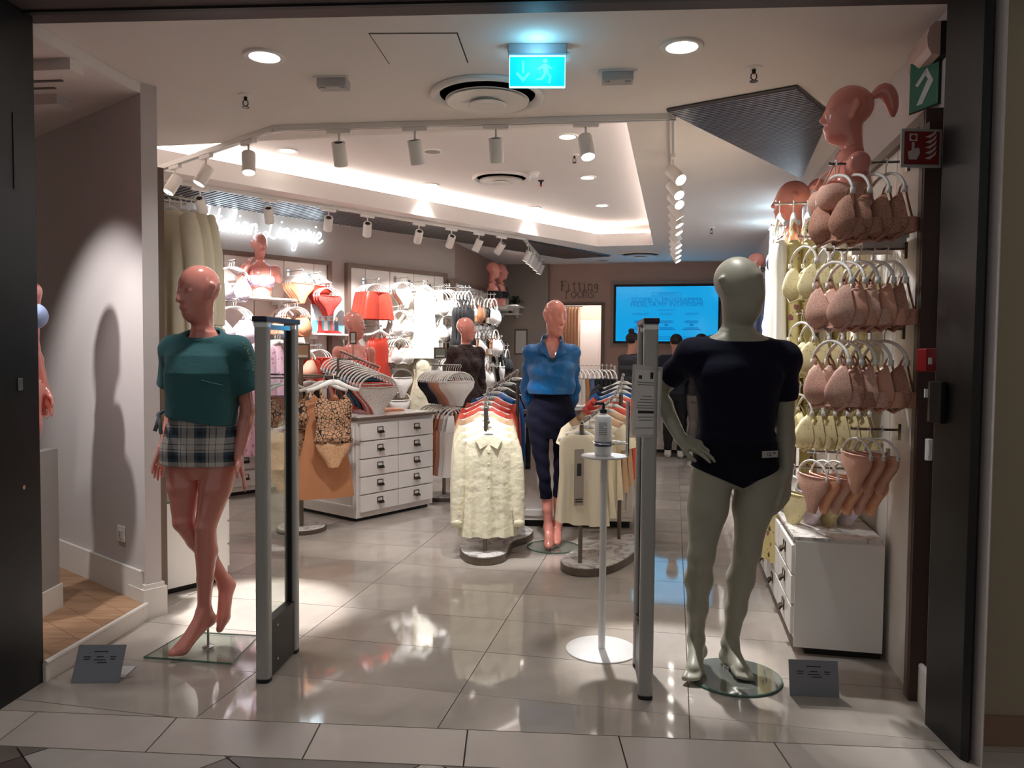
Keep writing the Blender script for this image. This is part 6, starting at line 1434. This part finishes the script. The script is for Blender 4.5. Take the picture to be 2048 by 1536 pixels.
Lc(800, 775, 3, [(WHL, 'white lace'), (CREAMM, 'cream')], 'brief', 'just above the drawer island', sc=1.1)
Lc(848, 688, 4, [(CREAM, 'cream satin'), (CREAMM, 'cream')], 'slip', 'below the white satin slip', style='shirt', reach=.3, sc=.8)
Lc(902, 708, 4, [(WHT, 'white')], 'bra', 'behind the white swing tag', reach=.34)
# shelf, bust with raised arm and beach picture
sp_ = onleft(505, 597, .04); shelf(sp_ + LW * 0, LN, .62, .30, 'white shelf carrying the pink bust under the neon sign')
A_ = [cap((-.155, 0, 1.405), (-.23, -.10, 1.19), .046, .036, .02), cap((-.23, -.10, 1.19), (-.15, -.10, 1.40), .035, .024, .02)] + hand((-.15, -.10, 1.40), (.40, .0, 1), (1, .6, 0), .85, 1, .3) + [cap((.155, 0, 1.405), (.19, .02, 1.30), .046, .042, .02)]
hPc, hSc = head((0, -.01, 1.655), rotm(.15, .02, .0), 1.05)
BUST2 = coverup(stand + A_ + hPc, 0, [((0, 0, -1), -1.10)], None, .006)
bp_ = onleft(520, 597, .18); t = thing('bust_mannequin', 'pink bust with hand raised to its face in a lilac bra under the neon sign', 'mannequin bust', (bp_.x, bp_.y, sp_.z - 1.10 * .93), math.atan2(LW.y, LW.x) - .35); t.scale = (.93,) * 3
part_of('body', BUST2, PINK, t); part_of('bra', BCUP, LILAC, t); straps(LILAC, t)
sp2 = onleft(648, 668, .04); shelf(Vector(sp2), LN, .50, .26, 'white shelf carrying the beach picture')
bp_ = onleft(655, 667, .20); q0, q1 = onleft(622, 640, .20), onleft(688, 640, .20); pw = (q1 - q0).length; ph_ = .30
pic = thing('beach_picture', 'photo board of women in red beachwear by the sea on the white shelf', 'picture', ((q0.x + q1.x) / 2, (q0.y + q1.y) / 2, sp2.z), math.atan2(LW.y, LW.x))
sbox('board', (0, 0, ph_ / 2), (pw, .012, ph_), PAPER, pic)
def flat(name, poly, rgb, k=0): B().extr([(x * pw / 2, -.0065 - .0008 * k, z * ph_) for x, z in poly], (0, -.0006, 0)).ob(name, M('print_' + name, rgb, .6, vary=(14, .08)), pic)
flat('sky', [(-.98, .45), (.98, .45), (.98, .98), (-.98, .98)], (206, 224, 236)); flat('sea', [(-.98, .02), (.98, .02), (.98, .45), (-.98, .45)], (120, 176, 196))
flat('rock', [(.3, .3), (.98, .3), (.98, .8), (.8, .86), (.62, .78), (.45, .62)], (96, 92, 92), 1); flat('red_cloth', [(-.7, .02), (.9, .02), (.6, .12), (-.6, .14)], (190, 50, 44), 2)
for k, (x, c) in enumerate([(-.5, (200, 60, 56)), (-.15, (222, 214, 214)), (.2, (170, 96, 90)), (.5, (60, 62, 78))]):
    flat('figure', [(x - .12, .1), (x + .12, .1), (x + .09, .42), (x - .09, .42)], c, 3) if False else B().extr([((x + a) * pw / 2, -.0092, z * ph_) for a, z in ((-.13, .1), (.13, .1), (.1, .44), (-.1, .44))], (0, -.0006, 0)).ob('figure', M('print_dress_%s' % 'abcd'[k], c, .6, vary=(9, .1)), pic)
    B().extr([((x + .08 * math.cos(a * PI / 5)) * pw / 2, -.0094, (.52 + .08 * math.sin(a * PI / 5)) * ph_) for a in range(10)], (0, -.0006, 0)).ob('face', M('print_skin', (200, 150, 126), .6, vary=(9, .1)), pic)
# ---------------------------------------------------------------- rear left corner wall
for px, py, n, items, kind, where, rc in [(938, 574, 4, [(BLK, 'black')], 'cami', 'at the top left of the rear corner wall', .3), (962, 583, 5, [(TAN, 'tan'), (WHT, 'white')], 'bra', 'beside the pair of busts', .3), (988, 588, 4, [(WHT, 'white'), (BLK, 'black')], 'bra', 'under the pair of busts', .42), (965, 650, 4, [(WHT, 'white'), (TAN, 'tan')], 'bra', 'at middle height behind the black lace dress', .3), (992, 650, 4, [(WHT, 'white'), (TAN, 'tan'), (BLK, 'black')], 'bra', 'at middle height of the rear corner wall', .42), (975, 712, 4, [(WHT, 'white'), (PEACH, 'peach')], 'bra', 'low on the rear corner wall', .36), (1002, 672, 4, [(BLK, 'black'), (WHT, 'white')], 'brief', 'right of the middle bra row', .42), (1004, 712, 4, [(WHT, 'white'), (BLK, 'black')], 'brief', 'low in the rear corner', .42), (1015, 690, 3, [(BLK, 'black')], 'bra', 'deep in the rear corner', .40), (1000, 760, 4, [(BLK, 'black'), (TAN, 'tan')], 'brief', 'lowest in the rear corner', .40)]:
    Lc(px, py, n, items, kind, where, reach=rc, wall='3', sc=1.25 if kind == 'bra' else 1.1)
q = uv(-2.1, VB - .1); pb = onplane(1028, 632, q, -CV); sp3 = onplane(1022, 628, CV * (VB - .1), -CV); shelf(sp3, -CV, .34, .2, 'small white shelf with plant pot on the rear left wall')
pp = sp3 + CU * .09 - CV * .1; pl = thing('potted_plant', 'small dark leafy plant in a white pot on the rear shelf', 'plant', pp)
B().lathe([(.05, 0), (.06, .02), (.075, .14), (.068, .14), (.06, .12)], 18).ob('pot', WHITE, pl, smooth=True, auto=True)
for k in range(9):
    a = k * 2.4; r = .10 + .03 * (k % 3); h = .18 + .03 * (k % 4); b = B(); c, s = math.cos(a), math.sin(a)
    b.add([(0, 0, .12), (c * r * .5 - s * .03, s * r * .5 + c * .03, h), (c * r, s * r, h - .02), (c * r * .5 + s * .03, s * r * .5 - c * .03, h)], [(0, 1, 2, 3)]); o = b.ob('leaf', M('leaf_dark', (44, 58, 40), .5, vary=(9, .1)), pl); md = o.modifiers.new('t', 'SOLIDIFY'); md.thickness = .003
cp = sp3 - CU * .10 - CV * .1; t = thing('display_card', 'pale card standing beside the potted plant on the rear shelf', 'card', cp, RZS + .2); sbox('sheet', (0, 0, .15), (.16, .006, .30), PAPER, t); sbox('print', (0, -.004, .17), (.08, .002, .12), M('pale_pink', ()), t)
sp4 = onw3(990, 612, .05); shelf(Vector(sp4), CU, .6, .4, 'white shelf carrying two pink busts in the rear corner')
for k, px in enumerate((985, 1001)):
    p = onw3(px, 612, .24); bust((p.x, p.y, p.z - 1.10 * .9), 1.5, ['left', 'right'][k] + ' one of two pink busts side by side in the rear corner', BLK, pony=False).scale = (.9,) * 3
p = onplane(1042, 684, CV * (VB - .1), -CV, .01); f4 = thing('framed_sign', 'grey framed sheet on the rear left wall beside the blue shirt', 'framed sign', p, RZS)
sbox('frame', (0, 0, 0), (.21, .02, .40), M('frame_grey', (86, 78, 72), .5, vary=(5, .04)), f4); sbox('sheet', (0, -.011, 0), (.165, .004, .35), M('sheet_grey', (186, 182, 178), .3, vary=(5, .03)), f4)
# ---------------------------------------------------------------- cream garments beside the pillar
for k, (px, py, t_, out) in enumerate([(402, 402, .42, .40), (372, 408, .55, .40)]):
    a = onplane(px, py, e_(t_), ed); a = e_(t_, TH + .44, a.z); b_ = e_(t_, TH + .14, a.z); armrail(a, b_, ['front', 'rear'][k] + ' chrome arm of the cream robes beside the pillar')
    hang('robe', [a - en * .02, a - en * .16], [(CREAMM, 'cream')] * 3, ['on the front arm beside the pillar', 'on the rear arm beside the pillar'][k], en, 'shirt', (0,), 1.08)
# ---------------------------------------------------------------- racks
def rack(name, label, base, posts, rail, post_top, mat=BRONZE):
    pts = [atz(x, y, .05) for x, y in base]; c = sum(pts, Vector()) / len(pts); c.z = 0
    t = thing(name, label, 'clothes rack', c); o = catmull([(p.x - c.x, p.y - c.y, 0) for p in pts], 5)
    B().prism([(p.x, p.y) for p in o], .004, .05).ob('base', BRONZE, t); B().prism([(p.x * .985, p.y * .985) for p in o], .05, .055).ob('marble_top', MARBLE, t)
    B().prism([(p.x * .96, p.y * .96) for p in o], 0, .006).ob('foot', BLACK, t)
    for (x, y), zt in zip(posts, post_top): p = atz(x, y, .05); B().cyl((p.x - c.x, p.y - c.y, .05), (p.x - c.x, p.y - c.y, zt), .014, n=12).ob('post', BRONZE, t, smooth=True, auto=True)
    B().tube(catmull([Vector(p) - c for p in rail], 5, False), .010, 8).ob('rail', BRONZE, t, smooth=True)
    return t
railL = [aty(977, 845, 5.28), aty(972, 822, 5.52), aty(971, 801, 5.76), aty(976, 785, 6.0), aty(990, 771, 6.2), aty(1010, 758, 6.4), aty(1034, 742, 6.6)]
rack('blouse_rack', 'left blouse rack with curved marble base and a falling rail', [(920, 1098), (935, 1112), (970, 1117), (1008, 1110), (1018, 1095), (1028, 1082), (1058, 1072), (1066, 1060), (1045, 1052), (1010, 1056), (975, 1064), (945, 1074), (925, 1086)], [(970, 1103), (1033, 1058)], railL, [railL[2].z - .02, railL[5].z - .02])
hang('blouse', railL, [(CREAM, 'cream satin'), (CREAM, 'ivory satin'), (CREAM, 'cream satin'), (BEIGE, 'beige satin'), (RUST, 'coral'), (RED, 'brick red'), (RUST, 'coral'), (GRB, 'blue'), (BLK, 'black'), (BLK, 'black'), (BLK, 'black')], 'on the left blouse rack', None, 'shirt', (0, 1), .97, .05)
railR = [aty(1164, 846, 5.02), aty(1188, 828, 5.22), aty(1208, 811, 5.42), aty(1224, 796, 5.62), aty(1235, 781, 5.82), aty(1242, 766, 6.05), aty(1246, 750, 6.3)]
rack('blouse_rack', 'right top rack with curved marble base behind the sanitiser stand', [(1121, 1122), (1135, 1134), (1170, 1139), (1210, 1135), (1245, 1122), (1275, 1100), (1285, 1085), (1276, 1072), (1255, 1069), (1240, 1073), (1210, 1082), (1175, 1093), (1140, 1105)], [(1160, 1127), (1238, 1079)], railR, [railR[0].z - .01, railR[4].z - .02])
hang('sleeveless', railR, [(CREAMM, 'cream'), (CREAMM, 'ivory'), (('tee', CREAMM), 'cream short-sleeved'), (('tee', BEIGE), 'beige'), (('tee', BEIGE), 'tan'), (('tee', RUST), 'coral'), (('tee', RED), 'red'), (('tee', RUST), 'coral'), (('tee', GRB), 'blue'), (('tee', DNAV), 'navy'), (('tee', BLK), 'black')], 'on the right top rack', None, 'shirt', (0, 1), .86, .05)
tg = thing('swing_tag', 'grey printed tag hanging on the front cream top of the right rack', 'tag', aty(1158, 955, 4.93), .3); sbox('card', (0, 0, 0), (.065, .003, .36), M('tag_taupe', (150, 138, 130), .6, vary=(5, .03)), tg)
b = B()
for z in (-.14, -.155): b.box((0, -.0025, z), (.05, .001, .009))
b.box((0, -.0025, .05), (.03, .001, .08)).ob('print', INK, tg)
# swing tag and rack signs
def sign(p, w, h, rz, label, face, pole_to, mat=None):
    t = thing('rack_sign', label, 'sign', p, rz); sbox('frame', (0, 0, 0), (w, .014, h), M('sign_frame', (98, 84, 72), .5, vary=(5, .04)), t); sbox('sheet', (0, -.008, 0), (w - .025, .004, h - .025), face, t)
    sbox('text_strip', (0, -.0105, -h * .28), (w * .7, .001, h * .12), PAPER, t)
    if pole_to is not None: B().cyl((0, .0, -h / 2), (0, .0, pole_to - p.z), .004, n=8).ob('pole', BRONZE, t)
# panty rack right
pb = atz(888, 996, 0); R1 = Vector((.60, -.80, 0))
t = thing('briefs_rack', 'bronze two-tier rack of briefs and white tops right of the drawer island', 'clothes rack', (pb.x, pb.y, 0), math.atan2(R1.y, R1.x))
B().lathe([(.20, 0), (.205, .01), (.205, .03), (.195, .034)], 30).ob('base', BRONZE, t, auto=True); B().lathe([(.192, .034), (.19, .037)], 30).ob('marble_top', MARBLE, t)
B().box((0, 0, .66), (.025, .025, 1.25)).ob('post', BRONZE, t)
zs = [aty(880, 731, pb.y).z, aty(880, 801, pb.y).z]
for z in zs: B().cyl((-.26, 0, z), (.28, 0, z), .006, n=8).ob('rail', BRONZE, t)
for j, (kind, items, w) in enumerate([('brief', [(WHT, 'white')] * 4 + [(NUDES, 'nude')] * 2 + [(TAN, 'tan')] * 2 + [(GREYF, 'grey'), (DNAV, 'navy'), (DNAV, 'navy'), (BLK, 'black'), (DNAV, 'navy'), (BLK, 'black')], 'on the upper rail of the two-tier rack'), ('tank', [(WHT, 'white')] * 2 + [(NUDES, 'nude'), (TAN, 'tan'), (WHT, 'white'), (BLK, 'black'), (WHT, 'white'), (BLK, 'black')], 'on the lower rail of the two-tier rack')]):
    c = Vector((pb.x, pb.y, zs[j])); hang(kind, [c + R1 * .27, c - R1 * .24], items, w, R1, 'ling', (0,), 1.12, .03)
sign(aty(880, 706, pb.y - .02), .115, .105, .3, 'small framed green sign on the two-tier briefs rack', M('sign_sage', (128, 138, 128), .5, vary=(5, .03)), zs[0])
p = onleft(905, 692, .36); t = thing('swing_tag', 'white paper tag hanging beside the green rack sign', 'tag', p, .3); sbox('card', (0, 0, 0), (.085, .003, .165), PAPER, t); B().tube([(0, 0, .08), (.0, 0, .20)], .002, 5).ob('string', PLAST, t)
# sloping briefs rack on the island
sp_a, sp_b = aty(757, 735, 6.62), aty(678, 702, 7.15); pr = isl_at(.22, .52, .873)
t = thing('sloping_rack', 'bronze countertop rack with a falling row of briefs on the drawer island', 'clothes rack', (pr.x, pr.y, pr.z))
B().box((0, 0, .004), (.16, .16, .008), .6).ob('foot', BRONZE, t); mid = (sp_a + sp_b) / 2
B().box((0, 0, (mid.z - pr.z) / 2), (.018, .018, mid.z - pr.z + .01)).ob('post', BRONZE, t)
B().tube([mid - pr - Vector((0, 0, .0)), Vector((0, 0, mid.z - pr.z))], .008, 6).tube([sp_a - pr, sp_b - pr], .006, 8).ob('rail', BRONZE, t, smooth=True)
dsl = Vector(((sp_a - sp_b).x, (sp_a - sp_b).y, 0)).normalized()
hang('brief', [sp_a, sp_b], [(WHL, 'white lace'), (REDL, 'red lace'), (WHL, 'white lace'), (REDL, 'red lace'), (BLK, 'black'), (TEALF, 'teal'), (NAV, 'navy'), (GREYF, 'grey'), (TEALF, 'teal'), (DNAV, 'dark navy'), (RED, 'red'), (TEALF, 'teal'), (DNAV, 'dark navy'), (RED, 'red')], 'on the sloping counter rack', Vector((.55, -.83, 0)), 'ling', (0,), 1.25, .03)
sign(aty(706, 676, 6.9), .06, .11, .2, 'narrow framed sign rising above the sloping counter rack', M('sign_pale_face', (196, 192, 188), .5, vary=(5, .03)), mid.z)
# pedestal rack left
pq = atz(603, 1055, .02); pz = lambda px, py, dy=0: aty(px, py, pq.y + dy)
t = thing('pedestal_rack', 'bronze pedestal rack with round marble base and cross arms behind the left gate', 'clothes rack', (pq.x, pq.y, 0))
B().lathe([(.19, 0), (.195, .006), (.195, .03), (.188, .033)], 32).ob('base', BRONZE, t, auto=True); B().lathe([(.185, .033), (.18, .036)], 32).ob('marble_top', MARBLE, t)
z1, z2, z3 = pz(603, 750).z, pz(603, 826).z, pz(603, 885).z
B().box((0, 0, .75), (.026, .026, 1.43)).ob('post', BRONZE, t)
for z, dx, dy in ((z1, .30, -.12), (z1 - .02, .27, .16), (z2, .30, -.12), (z3, .28, .14)): B().tube([(-dx, -dy, z), (dx, dy, z)], .007, 8).ob('cross_arm', BRONZE, t, smooth=True)
sign(pz(605, 703, -.02), .115, .125, .1, 'square brown framed sign on top of the pedestal rack', M('sign_tan_face', (178, 140, 112), .5, vary=(5, .03)), 1.42)
FR = Vector((.35, -.94, 0))
hang('bodysuit', [pz(667, 745, -.16), pz(667, 745, -.12)], [(TANL, 'tan lace')], 'at the front right of the pedestal rack', FR, 'shirt', 'all', .98)
o = [x for x in COL.objects if x.name.startswith('bodysuit')][0]
for c in o.children:
    if c.name.startswith('bodice'): setmat(c, BLKT_L)
hang('slip', [pz(648, 748, -.04), pz(648, 748, 0)], [(TAN, 'tan satin')], 'behind the lace bodysuit on the pedestal rack', FR, 'shirt', 'all', .92)
hang('slip', [pz(622, 752, .1), pz(618, 752, .2)], [(BLK, 'black')] * 2, 'at the rear right of the pedestal rack', FR, 'shirt', (), .66)
hang('bra', [pz(578, 752, -.1), pz(572, 752, .0)], [(BLKT_L, 'black and nude lace'), (TANL, 'nude lace'), (BLKT_L, 'black and nude lace')], 'on the upper left pedestal arm', FR, 'ling', (0,), 1.25)
hang('brief', [pz(560, 752, -.05), pz(556, 752, .1)], [(TAN, 'nude'), (BLK, 'black')], 'on the far upper left pedestal arm', FR, 'ling', (), 1.2)
hang('cami', [pz(590, 826, -.05), pz(586, 826, .1)], [(BLKT_L, 'black and nude lace'), (BLK, 'black')], 'on the middle pedestal arm', FR, 'ling', (), .62)
hang('cami', [pz(560, 826, -.1), pz(556, 826, .0)], [(TANL, 'nude lace'), (TANL, 'nude lace')], 'on the middle left pedestal arm', FR, 'ling', (), .7)
hang('brief', [pz(566, 890, -.05), pz(562, 890, .05)], [(TANL, 'nude lace')] * 2, 'on the lowest arm of the pedestal rack', FR, 'ling', (), 1.1)
hang('tank', [pz(625, 830, .05), pz(622, 830, .15)], [(BLK, 'black')] * 2, 'on the middle right pedestal arm', FR, 'shirt', (), .6)
# trousers rack at the rear
ta, tb_ = aty(1152, 731, 8.25), aty(1222, 731, 8.25)
t = thing('trousers_rack', 'chrome rack of trousers in front of the fitting room doorway', 'clothes rack', ((ta.x + tb_.x) / 2, ta.y, 0)); hw = (tb_.x - ta.x) / 2 + .04
B().tube([(-hw, 0, .02), (-hw, 0, ta.z), (hw, 0, ta.z), (hw, 0, .02)], .012, 8).ob('frame', CHROME, t); B().box((0, 0, .012), (2 * hw, .34, .024)).ob('base', BRONZE, t); B().cyl((-.16, 0, ta.z), (-.16, 0, ta.z + .2), .008, n=8).ob('sign_pole', BRONZE, t)
hang('trousers', [ta, tb_], [(OFFW, 'white'), (OFFW, 'off-white'), (CAMEL, 'camel'), (JEAN, 'blue denim'), (BLK, 'black'), (DNAV, 'dark navy'), (BLK, 'black'), (BLK, 'black'), (DNAV, 'dark navy')], 'counted from the left on the rear trousers rack', Vector((-.93, -.36, 0)), 'ling', (0,), .95, .05)
